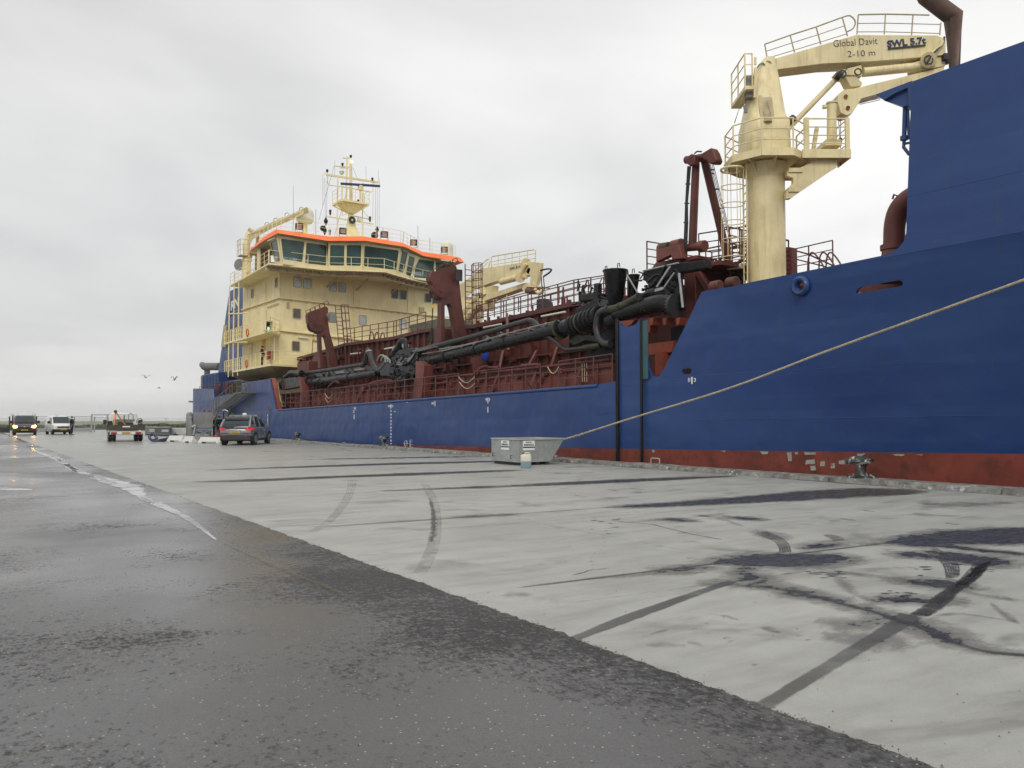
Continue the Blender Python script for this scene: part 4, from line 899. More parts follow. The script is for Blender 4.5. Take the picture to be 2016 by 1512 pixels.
# inner boxed balusters at the aft end
for bz_, par in ((zb2, bal2), (zb3, bal3)):
    m_ = MB(); m_.rail([(20.0, 71.6, bz_), (20.0, 76.4, bz_)], .98, 1, .6, .03, post=.04); m_.build('baluster', M_CREAM, par)
# green side light in its screen box
c = P(*zG(487, 870), Y=yb2 + .5); ex_, ez_ = Vector((1, 0, 0)), Vector((0, 0, 1)); m_ = MB(); ringplate(m_, rrect(c, ex_, ez_, .62, .82, .04), rrect(c, ex_, ez_, .48, .70, .03), Vector((0, .5, 0)))
sb_ = m_.build('side_light_screen', M_CREAM, SHIP, smooth=False); m_ = MB(); m_.box((c.x - .24, c.y + .4, c.z - .35), (c.x + .24, c.y + .44, c.z + .35)); m_.build('back_plate', M_BLACK2, sb_)
m_ = MB(); m_.cyl(c + Vector((0, .2, -.30)), c + Vector((0, .2, -.12)), .07, 10); m_.build('green_lamp', M_NAVG, sb_)
for cx, cy in ((255, 945), (245, 1275)):
    c = P(*zG(cx, cy), X=19.88); m_ = MB(); m_.tube([c + Vector((0, math.cos(t_) * .30, math.sin(t_) * .30)) for t_ in [2 * PI * i / 16 for i in range(17)]], .055, 8); m_.build('lifebuoy', M_LIFE, SHIP)
c = P(*zG(487, 1185), X=21.2); m_ = MB(); m_.box((c.x - .15, c.y - .25, c.z - .4), (c.x + .1, c.y + .25, c.z + .4)); m_.build('fire_box', paint('fire_red', (.32, .02, .015), .4), SHIP)
# posts at the aft end of the side decks
m_ = MB()
for px_, y0_, y1_ in ((452, 565, 737), (461, 562, 735), (470.5, 555, 733)):
    a_ = P(px_, y0_, X=20.0); m_.cyl(a_, Vector((20.0, a_.y, 5.3)), .055, 8)
for yy_, x0_, x1_ in ((618, 450, 490), (675, 447, 486)): m_.cyl(P(x0_, yy_, X=20.0), P(x1_, yy_ - 1.5, X=20.0), .06, 8)
m_.build('deck_post', M_CREAM, SHIP)

# wheelhouse ------------------------------------------------------------------
ZD = 13.70
dk = [P(x, y, Z=ZD) for x, y in ((452, 561.5), (529, 517.5), (644, 529.5), (692, 530.5), (757, 533), (813, 549), (852, 558))]
dk = [Vector((v.x, v.y, ZD)) for v in dk]; dk.append(dk[-1] + Vector((3.2, .4, 0)))
m_ = MB(); m_.prism([v + Vector((0, 0, -.12)) for v in dk] + [Vector((38.3, dk[0].y, ZD - .12))], (0, 0, .12)); wdeck = m_.build('bridge_deck', M_CREAM, SHIP)
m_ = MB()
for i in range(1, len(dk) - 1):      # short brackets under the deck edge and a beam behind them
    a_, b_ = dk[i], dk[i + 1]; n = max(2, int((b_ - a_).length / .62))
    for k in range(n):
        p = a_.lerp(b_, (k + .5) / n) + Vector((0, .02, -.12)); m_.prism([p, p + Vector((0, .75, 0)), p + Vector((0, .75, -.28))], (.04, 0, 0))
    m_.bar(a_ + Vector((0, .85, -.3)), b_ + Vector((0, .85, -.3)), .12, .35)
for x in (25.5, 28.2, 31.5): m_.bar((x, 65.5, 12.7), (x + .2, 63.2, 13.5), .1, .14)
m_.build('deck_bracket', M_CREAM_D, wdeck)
m_ = MB(); m_.rail([v + Vector((0, .05, 0)) for v in dk[1:]], 1.02, 1, 1.45, .022); m_.rail([dk[0] + Vector((.05, 0, 0)), dk[1] + Vector((.05, .05, 0))], 1.02, 2, 1.4, .022); m_.build('handrail', M_CREAM, wdeck)
ZT = 15.93
tp = [P(x, y, Z=ZT) for x, y in ((531.5, 477.5), (548, 463.5), (646, 478), (713, 478), (787, 489), (819, 505.5), (909, 521))]
bt = [P(x, y, Z=ZD - .02) for x, y in ((543, 518.5), (557.5, 520.5), (646, 533), (713, 534), (781, 541), (809, 549.5), (893, 566))]
q_ = P(531.5, 477.5, Y=tp[1].y + 2.6); tp[0] = Vector((q_.x, q_.y, ZT)); q_ = P(542.8, 517, Y=bt[1].y + 2.4); bt[0] = Vector((q_.x, q_.y, ZD - .02)); print('wing', tp[0], tp[1], bt[0], bt[1])
wins = {0: [((538, 625), (583, 603), (604, 738), (572, 742))], 1: [((608, 597), (755, 617), (742, 743), (623, 727)), ((767, 622), (893, 640), (890, 765), (758, 750))],
        2: [((914, 638), (1002, 640), (1000, 766), (911, 764)), ((1017, 638), (1107, 638), (1103, 767), (1014, 764))], 3: [((1127, 642), (1341, 672), (1325, 793), (1122, 768))],
        4: [((1360, 676), (1395, 690), (1370, 812), (1337, 800)), ((1404, 702), (1440, 718), (1415, 832), (1382, 820))], 5: [((1450, 724), (1560, 737), (1555, 850), (1432, 838)), ((1570, 740), (1690, 755), (1690, 866), (1567, 852))]}
def rquad(q, r):
    out = []
    for i in range(4):
        a_, b_, c2 = q[i - 1], q[i], q[(i + 1) % 4]; u = b_ + (a_ - b_).normalized() * r; v = b_ + (c2 - b_).normalized() * r
        for k in range(4):
            t_ = k / 3; out.append(u * (1 - t_) ** 2 + b_ * 2 * t_ * (1 - t_) + v * t_ * t_)
    return out
wallm = MB(); panes = []
for i in range(6):
    q = [bt[i], bt[i + 1], tp[i + 1], tp[i]]
    n = (bt[i + 1] - bt[i]).cross(tp[i] - bt[i]).normalized()
    if n.dot(EYE - bt[i]) < 0: n = -n
    c = sum(q, Vector()) / 4; q = [v - n * (v - c).dot(n) for v in q]
    hs = []
    for wq in wins[i]:
        l = rquad([PN(*zA(*p), c, n) for p in wq], .14); hs.append(l)
        panes.append((l, n))
    for off_ in (Vector(), -n * .07):
        loops = [q] + hs; allv = [v + off_ for l in loops for v in l]; wallm.add(allv, [tuple(t) for t in tessellate_polygon(loops)])
    for l in hs:
        m = len(l); wallm.add(l + [v - n * .07 for v in l], [(k, (k + 1) % m, (k + 1) % m + m, k + m) for k in range(m)])
# back of the wheelhouse: openings that let the sky through
BY = 69.0
def backwall(m_, x0, x1, z0, z1, ops):
    xs = sorted(ops); cur = x0
    m_.box((x0, BY, z0), (x1, BY + .06, z0 + .75)); m_.box((x0, BY, z1 - .35), (x1, BY + .06, z1))
    for a_, b_ in xs: m_.box((cur, BY, z0 + .751), (a_, BY + .06, z1 - .351)); cur = b_
    m_.box((cur, BY, z0 + .751), (x1, BY + .06, z1 - .351))
backwall(wallm, tp[0].x + .2, 37.8, ZD, ZT, [(21.1, 22.4), (22.8, 24.1), (24.6, 25.1), (33.5, 34.8), (35.2, 36.4)])
wallm.box((37.6, 65, ZD), (37.7, BY, ZD + .8)); wallm.box((37.6, 65, ZT - .3), (37.7, BY, ZT))
wallm.box((20.6, 68.2, ZD), (20.7, BY, ZT))
wh = wallm.build('wheelhouse', M_CREAM, SHIP, smooth=False)
for l, n in panes:
    m_ = MB(); m_.prism([v - n * .045 for v in l], -n * .012); f = m_.build('window', M_GLASST, wh, smooth=False)
m_ = MB(); m_.box((20.5, 65.9, ZD + .05), (37.5, 68.9, ZD + .07)); m_.box((24.9, 63.6, ZD + .05), (31.5, 64.6, ZD + .95)); m_.box((25.6, 66.6, ZD + .07), (33.0, 67.2, ZT - .1)); m_.build('console', M_DARK, wh)
m_ = MB(); m_.box((20.4, 65.9, ZD + .07), (24.0, 66.3, ZD + .7)); m_.box((34, 66.0, ZD + .07), (37, 66.5, ZD + .9)); m_.build('chart_table', M_GREY, wh)
c = P(*zA(718, 682), Y=66.5); m_ = MB(); m_.box((c.x - .45, 66.4, c.z - .25), (c.x + .4, 66.8, c.z + .18)); m_.build('seat', M_ORANGE, wh)
rb = [P(x, y, Z=15.97) for x, y in ((517.8, 474.3), (547, 459), (647, 474), (718.7, 473.7), (798, 486), (834.6, 504), (914, 516.5))]
ZR = 16.42
rt = [P(x, y, Z=ZR) for x, y in ((520, 466), (544, 451.4), (645.7, 465.7), (715.6, 465), (793, 478), (833, 496), (906, 507))]
rb += [Vector((38.6, 70, 15.97)), Vector((20.3, 70.2, 15.97))]; rt += [Vector((38.2, 69.6, ZR)), Vector((20.6, 69.8, ZR))]
m_ = MB(); m_.loft([rb, rt]); roof = m_.build('roof', M_ORANGE, wh)
m_ = MB(); m_.prism([v.lerp(Vector((29, 66, v.z)), .04) + Vector((0, 0, .002)) for v in rt], (0, 0, .05)); m_.build('roof_deck', M_CREAM, roof)
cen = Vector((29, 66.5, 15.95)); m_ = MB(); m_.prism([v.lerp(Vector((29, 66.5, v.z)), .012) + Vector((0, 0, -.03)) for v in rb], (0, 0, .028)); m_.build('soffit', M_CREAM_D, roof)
for a_, b_ in ((zA(528, 612), zA(572, 592)), (zA(615, 592), zA(742, 608)), (zA(1010, 628), zA(1098, 631)), (zA(1130, 637), zA(1340, 663)), (zA(1365, 668), zA(1402, 686)), (zA(1600, 730), zA(1690, 742))):
    m_ = MB(); m_.bar(P(*a_, Z=15.86), P(*b_, Z=15.86), .13, .10); m_.build('wiper_box', M_DOME, wh)
# roof railing
rp = [v.lerp(Vector((29, 66.5, v.z)), .05) for v in rt[1:7]]
m_ = MB(); m_.rail(rp, 1.05, 2, 1.25, .016, post=.02); m_.rail([rp[0], Vector((rp[0].x, 69.6, ZR))], 1.05, 2, 1.2, .016); m_.rail([Vector((21, 69.6, ZR)), Vector((38, 69.6, ZR))], 1.05, 2, 1.4, .016, post=.02); m_.build('roof_railing', M_CREAM, roof)
for cx, cy in ((722, 522), (994, 551), (1249, 572), (1432, 622), (1622, 666)):
    i_ = 0 if cx < 900 else 1 if cx < 1130 else 2 if cx < 1370 else 3 if cx < 1480 else 4
    q0 = rt[1 + i_]; nn_ = (rt[2 + i_] - q0).cross(Vector((0, 0, 1))).normalized(); c = PN(*zA(cx, cy), q0 - nn_ * .0 + Vector((0, .35, 0)), nn_)
    d_ = (EYE + Vector((6, 0, 0)) - c).normalized(); sdv = d_.cross(Vector((0, 0, 1))).normalized(); uv = sdv.cross(d_)
    m_ = MB(); m_.prism(rrect(c, sdv, uv, .62, .55, .08), -d_ * .22); m_.tube([c + sdv * .28, c + sdv * .3 - uv * .45, c - sdv * .3 - uv * .45, c - sdv * .28], .03, 5); m_.cyl(c - uv * .45, Vector((c.x, c.y + .02, ZR)), .035, 6)
    fl = m_.build('floodlight', M_DARK, SHIP); m_ = MB(); m_.prism(rrect(c + d_ * .006, sdv, uv, .40, .34, .05), d_ * .01); m_.build('lens', M_FLOOD, fl)
# deck lamp under the bridge deck
c = P(*zA(752, 772), Y=63.1); m_ = MB(); m_.box((c.x - .3, c.y - .1, c.z - .14), (c.x + .3, c.y + .15, c.z + .12)); m_.build('deck_lamp', M_DARK, SHIP, bev=.02)
c = P(*zG(652, 288), Y=65.2); m_ = MB(); m_.box((c.x - .12, c.y - .1, c.z - .16), (c.x + .12, c.y + .3, c.z + .16)); m_.build('wall_lamp', M_WHITE, SHIP, bev=.03)
# domes
c = P(*zA(758, 452), Y=68.6); r_ = pxm(c, 17.0)
m_ = MB(); m_.dome(c, r_, -.05); m_.loft([[c + Vector((math.cos(2 * PI * i / 20) * q, math.sin(2 * PI * i / 20) * q, z * r_)) for i in range(20)] for q, z in ((r_ * .99, -.04), (r_ * .99, -.55), (r_ * 1.02, -.62), (r_ * .8, -.92), (r_ * .4, -1.02))])
dm = m_.build('satellite_dome', M_DOME, SHIP); m_ = MB(); m_.cyl(c + Vector((0, 0, -r_)), (c.x, c.y, ZR), .22, 12); m_.build('dome_post', M_CREAM, dm)
c = P(*zA(1638, 655), Y=67.5); r_ = pxm(c, 12.5); m_ = MB(); m_.dome(c, r_, -.05, sc_=(1, 1, 1.1)); m_.loft([[c + Vector((math.cos(2 * PI * i / 20) * r_, math.sin(2 * PI * i / 20) * r_, z)) for i in range(20)] for z in (-.02, ZR - c.z)]); m_.build('satellite_dome', M_DOME, SHIP)

# radar mast -------------------------------------------------------------------
MY = 65.5
def q5(x, y, Y=MY): return P(*zI(x, y), Y=Y)
m_ = MB(); m_.loft([[q5(405, 1110, MY - .5), q5(610, 1110, MY - .5), q5(610, 1110, MY + .7), q5(405, 1110, MY + .7)], [q5(415, 980, MY - .3), q5(545, 980, MY - .3), q5(545, 980, MY + .5), q5(415, 980, MY + .5)], [q5(440, 815, MY - .2), q5(520, 835, MY - .2), q5(520, 835, MY + .3), q5(440, 815, MY + .3)]])
mast = m_.build('radar_mast', M_CREAM, SHIP)
m_ = MB(); m_.loft([[q5(455, 830, MY - .1), q5(505, 830, MY - .1), q5(505, 830, MY + .3), q5(455, 830, MY + .3)], [q5(455, 110, MY - .1), q5(492, 110, MY - .1), q5(492, 110, MY + .15), q5(455, 110, MY + .15)]])
m_.tube([q5(425, 60), q5(413, 680)], .07, 6); m_.tube([q5(303, 340), q5(293, 1105)], .05, 6); m_.tube([q5(637, 400), q5(625, 1105)], .05, 6)
m_.bar(q5(365, 75), q5(460, 78), .08); m_.tube([q5(270, 180), q5(450, 195)], .05, 6); m_.tube([q5(330, 205), q5(440, 205)], .05, 6); m_.tube([q5(300, 745), q5(355, 748)], .04); m_.tube([q5(362, 440), q5(362, 840), q5(425, 810)], .035, 6)
m_.build('mast_column', M_CREAM, mast)
pc = [q5(350, 712, 64.4), q5(718, 712, 64.4), q5(718, 705, 66.4), q5(350, 705, 66.4)]; zc_ = sum(v.z for v in pc) / 4; pc = [Vector((v.x, v.y, zc_)) for v in pc]; pc[2].x = pc[1].x; pc[3].x = pc[0].x
m_ = MB(); m_.loft([pc, [v + Vector((0, 0, .16)) for v in pc]]); apex = q5(485, 830, 65.4)
for v in pc: m_.bar(v, apex, .09)
m_.loft([[v.lerp(sum(pc, Vector()) / 4, .25) + Vector((0, 0, -.02)) for v in pc], [apex + Vector((a_, b_, .1)) for a_, b_ in ((-.25, -.2), (.25, -.2), (.25, .2), (-.25, .2))]])
pf = m_.build('mast_platform', M_CREAM, mast)
m_ = MB(); pz = [v + Vector((0, 0, .16)) for v in pc]; m_.rail([pz[3], pz[0], pz[1], pz[2]], 1.05, 2, 1.2, .018); m_.build('platform_rail', M_CREAM, mast)
m_ = MB(); m_.bar(q5(150, 295), q5(842, 398), .13, .16); m_.tube([q5(x, y) for x, y in ((165, 310), (168, 400), (190, 432), (450, 470), (640, 508), (740, 525), (765, 515), (767, 400))], .04, 6)
m_.tube([q5(95, 310), q5(160, 250), q5(165, 300)], .03, 5); m_.tube([q5(842, 390), q5(775, 410)], .03, 5); m_.build('yard', M_CREAM, mast)
m_ = MB(); m_.bar(q5(160, 848), q5(772, 950), .09, .10); m_.tube([q5(440, 828), q5(715, 882)], .05, 6); m_.build('yard', M_CREAM, mast)
m_ = MB(); m_.bar(q5(343, 414, 64.6), q5(858, 446, 64.6), .16, pxm(q5(600, 430, 64.6), 4.1)); ra = m_.build('radar_scanner', M_NAVY, mast)
m_ = MB(); m_.cyl(q5(600, 440, 64.7), q5(600, 500, 64.7), .24, 10, .2); m_.cyl(q5(600, 500, 64.7), q5(600, 690, 64.7), .10, 8); m_.build('scanner_post', M_CREAM, mast)
def lampblk(x, y, hp=60, Y=MY - .1, r=.11, mat=M_DARK):
    a_ = q5(x, y - hp / 2, Y); b_ = q5(x, y + hp / 2, Y); mid = a_.lerp(b_, .5)
    m_ = MB(); m_.cyl(a_, a_.lerp(b_, .42), r, 8); m_.cyl(a_.lerp(b_, .42), a_.lerp(b_, .55), r * .6, 8); m_.cyl(a_.lerp(b_, .55), b_, r, 8, r * .5); m_.build('signal_lamp', mat, mast)
for x, y in ((203, 795), (728, 885), (365, 160), (760, 355), (163, 245), (475, 55), (575, 645), (362, 680), (197, 1060)): lampblk(x, y, 70 if y in (795, 885, 1060) else 36)
c = q5(355, 250); m_ = MB(); m_.dome(c, .2, -.3, 10, 5); m_.cyl(c - Vector((0, 0, .05)), c - Vector((0, 0, .3)), .25, 10, .1); m_.build('antenna_pod', M_WHITE, mast)
c = q5(585, 888); m_ = MB(); m_.dome(c, .2, -.9, 10, 6); m_.build('antenna_pod', M_WHITE, mast)
m_ = MB(); m_.dome(q5(490, 122, MY - .2), .09, -.9, 8, 6); m_.build('mast_light', M_MASTL, mast)
c = q5(481, 901, MY - .3); m_ = MB(); m_.cyl(c, c + Vector((0, -.2, 0)), .14, 14, .33); m_.cyl(c, c + Vector((0, .25, 0)), .14, 12); hn = m_.build('horn', M_DARK, mast); m_ = MB(); m_.dome(c + Vector((0, -.2, 0)), .09, -.9, 8, 5); m_.build('horn_cone', M_DOME, hn)
def dayshape(x, y0, y1, wpx):
    a_ = q5(x, y0, MY - 1.2); b_ = q5(x, y1, MY - 1.2); mid = a_.lerp(b_, .5); w_ = pxm(mid, wpx / 6.72 / 2)
    m_ = MB(); m_.loft([[c_.x and c_ + Vector((math.cos(k * PI / 4) * r_, math.sin(k * PI / 4) * r_, 0)) for k in range(8)] for c_, r_ in ((a_, .01), (mid, w_), (b_, .01))]); m_.build('day_shape', M_BLACK2, mast)
dayshape(145, 850, 972, 62); dayshape(130, 965, 1100, 62); dayshape(822, 968, 1075, 56)
for x, y, s_r in ((105, 1005, 38), (790, 1098, 48)):
    c = q5(x, y, MY - 1.1); m_ = MB(); m_.dome(c, pxm(c, s_r / 6.72), -.95, 12, 8); m_.build('day_shape', M_BLACK2, mast)
m_ = MB()
for a_, b_ in (((105, 320), (105, 700)), ((130, 340), (138, 850)), ((160, 380), (155, 860)), ((255, 180), (50, 900)), ((500, 200), (565, 350)), ((770, 540), (765, 900)), ((800, 430), (800, 980)), ((825, 430), (825, 960)), ((853, 350), (850, 1010)), ((640, 770), (705, 860)), ((430, 480), (260, 1100)), ((262, 110), (262, 290)), ((675, 190), (678, 380)), ((836, 228), (838, 395))):
    m_.tube([q5(*a_), q5(*b_)], .014, 4)
for a_, b_ in (((1362, 970), (1365, 1280)), ((1521, 1130), (1521, 1310)), ((900, 995), (900, 1050)), ((12, 750), (12, 1090)), ((1178, 1045), (1165, 1190)), ((1270, 1095), (1262, 1250))): m_.tube([q5(*a_), q5(*b_)], .022, 5)
a_ = P(577.5, 364, Y=68); m_.tube([a_, P(577.5, 420, Y=68), Vector((a_.x, 68, ZR))], [.012, .02, .03], 5)
m_.build('halyard', M_GREY, mast)

# small crane on the bridge deck ----------------------------------------------------
KY = 74.5
def k2(x, y, Y=KY): return P(*zA(x, y), Y=Y)
def k2b(x, y): return P(*zA(x, y), Y=KY - 8.0 * max(0, (x - 430) / 345))
a_ = k2(395, 835); c_r = pxm(a_, 27 / 3.15); m_ = MB(); top_ = k2(400, 740)
m_.cyl((a_.x, KY, ZD), (a_.x, KY, top_.z), c_r, 16, c_r * .95); m_.cyl((a_.x, KY, top_.z), (a_.x, KY, top_.z + .2), c_r * 1.15, 16)
m_.loft([[Vector((a_.x + math.cos(k * PI / 6) * c_r * w_ + dx, KY + math.sin(k * PI / 6) * c_r * w_, z)) for k in range(12)] for w_, z, dx in ((.9, top_.z + .2, 0), (.85, k2(400, 640).z, -.05), (.55, k2(405, 560).z, .1), (.35, k2(425, 545).z, .35))])
cr3 = m_.build('deck_crane', M_CRANE, SHIP)
m_ = MB(); bm_ = [k2b(385, 615), k2b(395, 578), k2b(440, 548), k2b(560, 492), k2b(690, 440), k2b(760, 405), k2b(775, 412), k2b(770, 430), k2b(690, 475), k2b(560, 530), k2b(430, 605), k2b(410, 640)]
m_.prism([v - Vector((0, .25, 0)) for v in bm_], (0, .5, 0)); m_.build('boom', M_CRANE, cr3)
m_ = MB(); m_.cyl(k2(440, 690), k2(470, 580), .12, 8); m_.cyl(k2(412, 720), k2(440, 655), .2, 8)
m_.prism([v - Vector((0, .3, 0)) for v in (k2b(760, 405), k2b(775, 440), k2b(740, 452), k2b(705, 440))], (0, .6, 0)); m_.cyl(k2(405, 545), k2(440, 560), .25, 8)
for x, y in ((515, 515), (570, 488), (640, 455), (730, 420)): m_.tube([k2b(x - 8, y), k2b(x - 4, y - 14), k2b(x + 12, y - 18), k2b(x + 16, y - 8)], .035, 5)
m_.build('cylinder', M_CREAM_D, cr3)
m_ = MB(); b0 = k2(440, 690); m_.box((b0.x - .5, KY - 1, b0.z - .1), (b0.x + .9, KY + .6, b0.z)); m_.rail([(b0.x - .1, KY - 1, b0.z), (b0.x + .9, KY - 1, b0.z), (b0.x + .9, KY + .6, b0.z)], 1.3, 4, .3, .03); b1 = k2(372, 705); m_.box((b1.x - .4, KY - .6, b1.z - .06), (b1.x + .3, KY + .4, b1.z)); m_.rail([(b1.x - .4, KY + .4, b1.z), (b1.x - .4, KY - .6, b1.z), (b1.x + .3, KY - .6, b1.z)], 1.4, 2, .6, .025)
m_.build('crane_platform', M_CREAM_D, cr3)
c = k2(357, 760, KY + 1.2); m_ = MB(); m_.cyl(c + Vector((-.1, 0, 0)), c + Vector((.25, .3, 0)), pxm(c, 12), 16, .3); m_.build('sat_dish', M_GREY, SHIP)
m_ = MB(); c = k2(500, 735, 71.5); m_.box((c.x - .6, 71, ZD), (c.x + .5, 72, c.z + .6)); m_.build('winch_box', M_RED, SHIP, bev=.05)
m_ = MB(); m_.rail([(20.3, 74.6, ZD), (21.2, 75.6, ZD), (21.2, 72, ZD)], 1.05, 2, 1.0, .02); m_.build('handrail', M_CREAM_D, wdeck)
# funnel
m_ = MB(); fpl = [zG(62, 500), zG(120, 478), zG(196, 466), zG(330, 470)]
fpts = [P(451, 573, X=22.2), P(462, 567, X=22.2), P(476, 565.5, X=22.2), P(500, 566, X=22.2), P(500, 740, X=22.2), P(428, 740, X=22.2), P(436, 682, X=22.2), P(444, 620, X=22.2)]
m_.prism(fpts, (4.5, 0, 0)); fun = m_.build('funnel', M_BLUE2, SHIP, bev=.12)
m_ = MB(); m_.prism([P(x, y, X=22.0) for x, y in ((440, 640), (446, 640), (443, 683), (435, 683))], (.15, 0, 0)); m_.build('funnel_vent', M_CREAM_D, fun)
text('funnel_lettering', 'RN', P(455, 612, X=22.17), P(470, 603, X=22.17), .95, (0, .12, 1), M_WHITE, fun, .02, offset=.02)
m_ = MB(); m_.bar(P(452, 622, X=22.15), P(465, 612, X=22.15), .04, .14, (1, 0, 0)); m_.bar(P(450, 618, X=22.15), P(452, 611, X=22.15), .04, .14, (1, 0, 0)); m_.build('funnel_stripe', M_WHITE, fun)
# aft deck houses, exhaust drum
m_ = MB(); m_.box((22.2, 74.0, 3.2), (30, 86, 5.35)); m_.box((21.2, 75.5, 3.2), (22.1, 79.5, 4.9)); ah = m_.build('aft_house', M_BLUE2, SHIP, bev=.03)
a_ = P(*zM(1448, 222), X=22.5); b_ = P(*zM(1560, 222), X=22.5); m_ = MB(); m_.cyl(a_, b_, pxm(a_, 7.2), 16); m_.cyl(a_ + Vector((0, .9, .25)), a_, pxm(a_, 6), 14, pxm(a_, 7)); m_.cyl((22.5, a_.y - .8, a_.z - .4), (22.5, a_.y - .8, 5.3), .2, 8); m_.cyl((22.5, a_.y - 1.8, a_.z - .4), (22.5, a_.y - 1.8, 5.3), .2, 8); m_.build('exhaust_drum', paint('drum_grey', (.13, .14, .13), .6, .2), SHIP)
m_ = MB(); m_.rail([(19.95, 85.5, topz(60) + 2.05), (19.95, 79, topz(60) + 2.0)], .5, 1, 1.2, .025); 
for x in (425, 440, 452, 466): m_.rail([P(x, 772, X=20.6), P(x + 9, 770, X=20.6)], .9, 1, .5, .035)
m_.build('aft_rail', M_RAILR, SHIP)
m_ = MB()
for x, y in ((432, 764), (447, 762), (458, 760), (468, 758)):
    p = P(x, y, X=21.0); m_.cyl(p - Vector((0, 0, .6)), p + Vector((0, 0, .2)), .18, 8); m_.dome(p + Vector((0, 0, .2)), .24, -.2, 8, 4)
m_.build('deck_fitting', M_RED, SHIP)
m_ = MB(); m_.prism([P(x, y, X=D + .13) for x, y in ((530.5, 744), (535, 744), (548, 806), (541, 806))], (.3, 0, 0)); m_.build('bulwark_end', M_RED3, SHIP)
# ================================================================ MIDSHIP: hopper, walkways, gantries
HX, LX = 23.2, 21.3
top_pts = [(560, 712), (640, 690), (683, 676), (780, 663), (840, 648), (940, 639), (1130, 596), (1240, 583), (1340, 566), (1420, 552)]
m_ = MB(); t_ = [P(x, y, X=HX) for x, y in top_pts]
m_.prism(t_ + [Vector((HX, t_[-1].y, 1.2)), Vector((HX, t_[0].y, 1.2))], (.15, 0, 0)); hop = m_.build('hopper_wall', M_RED, SHIP)
m_ = MB(); m_.loft([[(HX - .25, v.y, v.z), (34.4, v.y, v.z), (34.4, v.y, v.z - .2), (HX - .25, v.y, v.z - .2)] for v in t_]); m_.build('hopper_coaming', M_RED, hop)
m_ = MB(); rnd = random.Random(4)
yy = t_[-1].y + .6
while yy < t_[0].y - .5:
    for a_, b_ in zip(t_[1:], t_[:-1]):
        if a_.y <= yy <= b_.y: zt = a_.z + (b_.z - a_.z) * (yy - a_.y) / (b_.y - a_.y)
    m_.box((HX - .16, yy, 1.5), (HX, yy + .05, zt - .2)); yy += rnd.choice((.7, .8, .9))
m_.bar((HX - .12, t_[0].y, 4.3), (HX - .12, t_[-1].y, 4.75), .22, .09); m_.bar((HX - .12, t_[0].y, 3.1), (HX - .12, t_[-1].y, 3.6), .22, .09)
m_.build('wall_stiffener', M_RED, hop)
# lower wall inboard of the walkway
low = [(556, 778), (640, 769), (700, 764), (830, 752), (940, 739), (1070, 726), (1206, 711)]
m_ = MB(); l_ = [P(x, y, X=LX) for x, y in low]
m_.prism(l_ + [Vector((LX, l_[-1].y, 1.3)), Vector((LX, l_[0].y, 1.3))], (.12, 0, 0)); lw = m_.build('walkway_wall', M_RED2, SHIP)
m_ = MB(); m_.loft([[(LX - .05, v.y, v.z), (HX, v.y, v.z + .05), (HX, v.y, v.z - .06), (LX - .05, v.y, v.z - .08)] for v in l_]); m_.build('upper_walkway', M_RED, lw)
m_ = MB()
for i in range(34):
    y = l_[-1].y + .8 + i * 1.05
    if y > l_[0].y: break
    z = l_[0].z + (l_[-1].z - l_[0].z) * (y - l_[0].y) / (l_[-1].y - l_[0].y); m_.box((LX - .10, y, 1.6), (LX, y + .05, z)); 
    if i % 3 == 1: m_.bar((LX - .1, y, z - .1), (LX - .55, y + .5, 1.9 + .01 * i), .07, .10)
m_.build('wall_bracket', M_RED2, lw)
m_ = MB(); m_.tube([v + Vector((-.12, 0, .06)) for v in l_], .06, 8); m_.tube([v + Vector((-.08, 0, -.22)) for v in l_], .035, 6)
for x0, y0_, pts in ((0, 0, [(432, 1070), (470, 1020), (585, 1020)]), (0, 0, [(745, 1005), (850, 1000), (870, 1010)])): m_.tube([P(*zC(*p), X=20.9) for p in pts], .06, 8)
for pts in ([(635, 935), (640, 890), (680, 850), (710, 835), (735, 850)], [(995, 880), (1010, 850), (1130, 825), (1200, 830)], [(1880, 790), (1960, 720), (2016, 705)]): m_.tube(spline([P(*zB(*p), X=20.6) for p in pts], 4), .055, 8)
m_.build('deck_pipe', M_RAILR, lw)
rnd = random.Random(21); m_ = MB()
for i in range(60):   # small fittings: valves, boxes, brackets along the walkway wall
    t = rnd.random(); v = l_[0].lerp(l_[-1], t); z = rnd.uniform(v.z - 1.0, v.z - .1); s1 = rnd.uniform(.06, .2)
    if rnd.random() < .5: m_.box((LX - .2, v.y, z - s1), (LX - .01, v.y + s1, z + s1))
    else: m_.cyl((LX - .22, v.y, z), (LX, v.y, z), s1 * .7, 10)
m_.build('wall_fitting', M_RED2, lw)
m_ = MB()
for i in range(90):
    t = rnd.random(); i0 = min(len(t_) - 2, int(t * (len(t_) - 1))); v = t_[i0].lerp(t_[i0 + 1], rnd.random()); z = rnd.uniform(4.0, v.z - .5); s1 = rnd.uniform(.06, .25)
    c = rnd.random()
    if c < .4: m_.box((HX - .35, v.y, z - s1), (HX - .01, v.y + s1 * 1.5, z + s1))
    elif c < .7: m_.cyl((HX - .4, v.y, z), (HX, v.y, z), s1 * .8, 10)
    else: m_.tube([(HX - .3, v.y, z), (HX - .3, v.y + s1 * 5, z + .05), (HX - .3, v.y + s1 * 5, z - .8)], .05, 6)
m_.build('wall_fitting', M_RED, hop)
for a_, b_ in (((690, 697), (709, 695)), ((757, 687), (775, 684)), ((952, 645), (987, 638)), ((1066, 623), (1113, 614)), ((828, 712 - 24), (845, 686))):
    m_ = MB(); m_.cyl(P(*a_, X=HX - .35), P(*b_, X=HX - .35), .05, 8); m_.build('strip_lamp', M_DOME, SHIP)
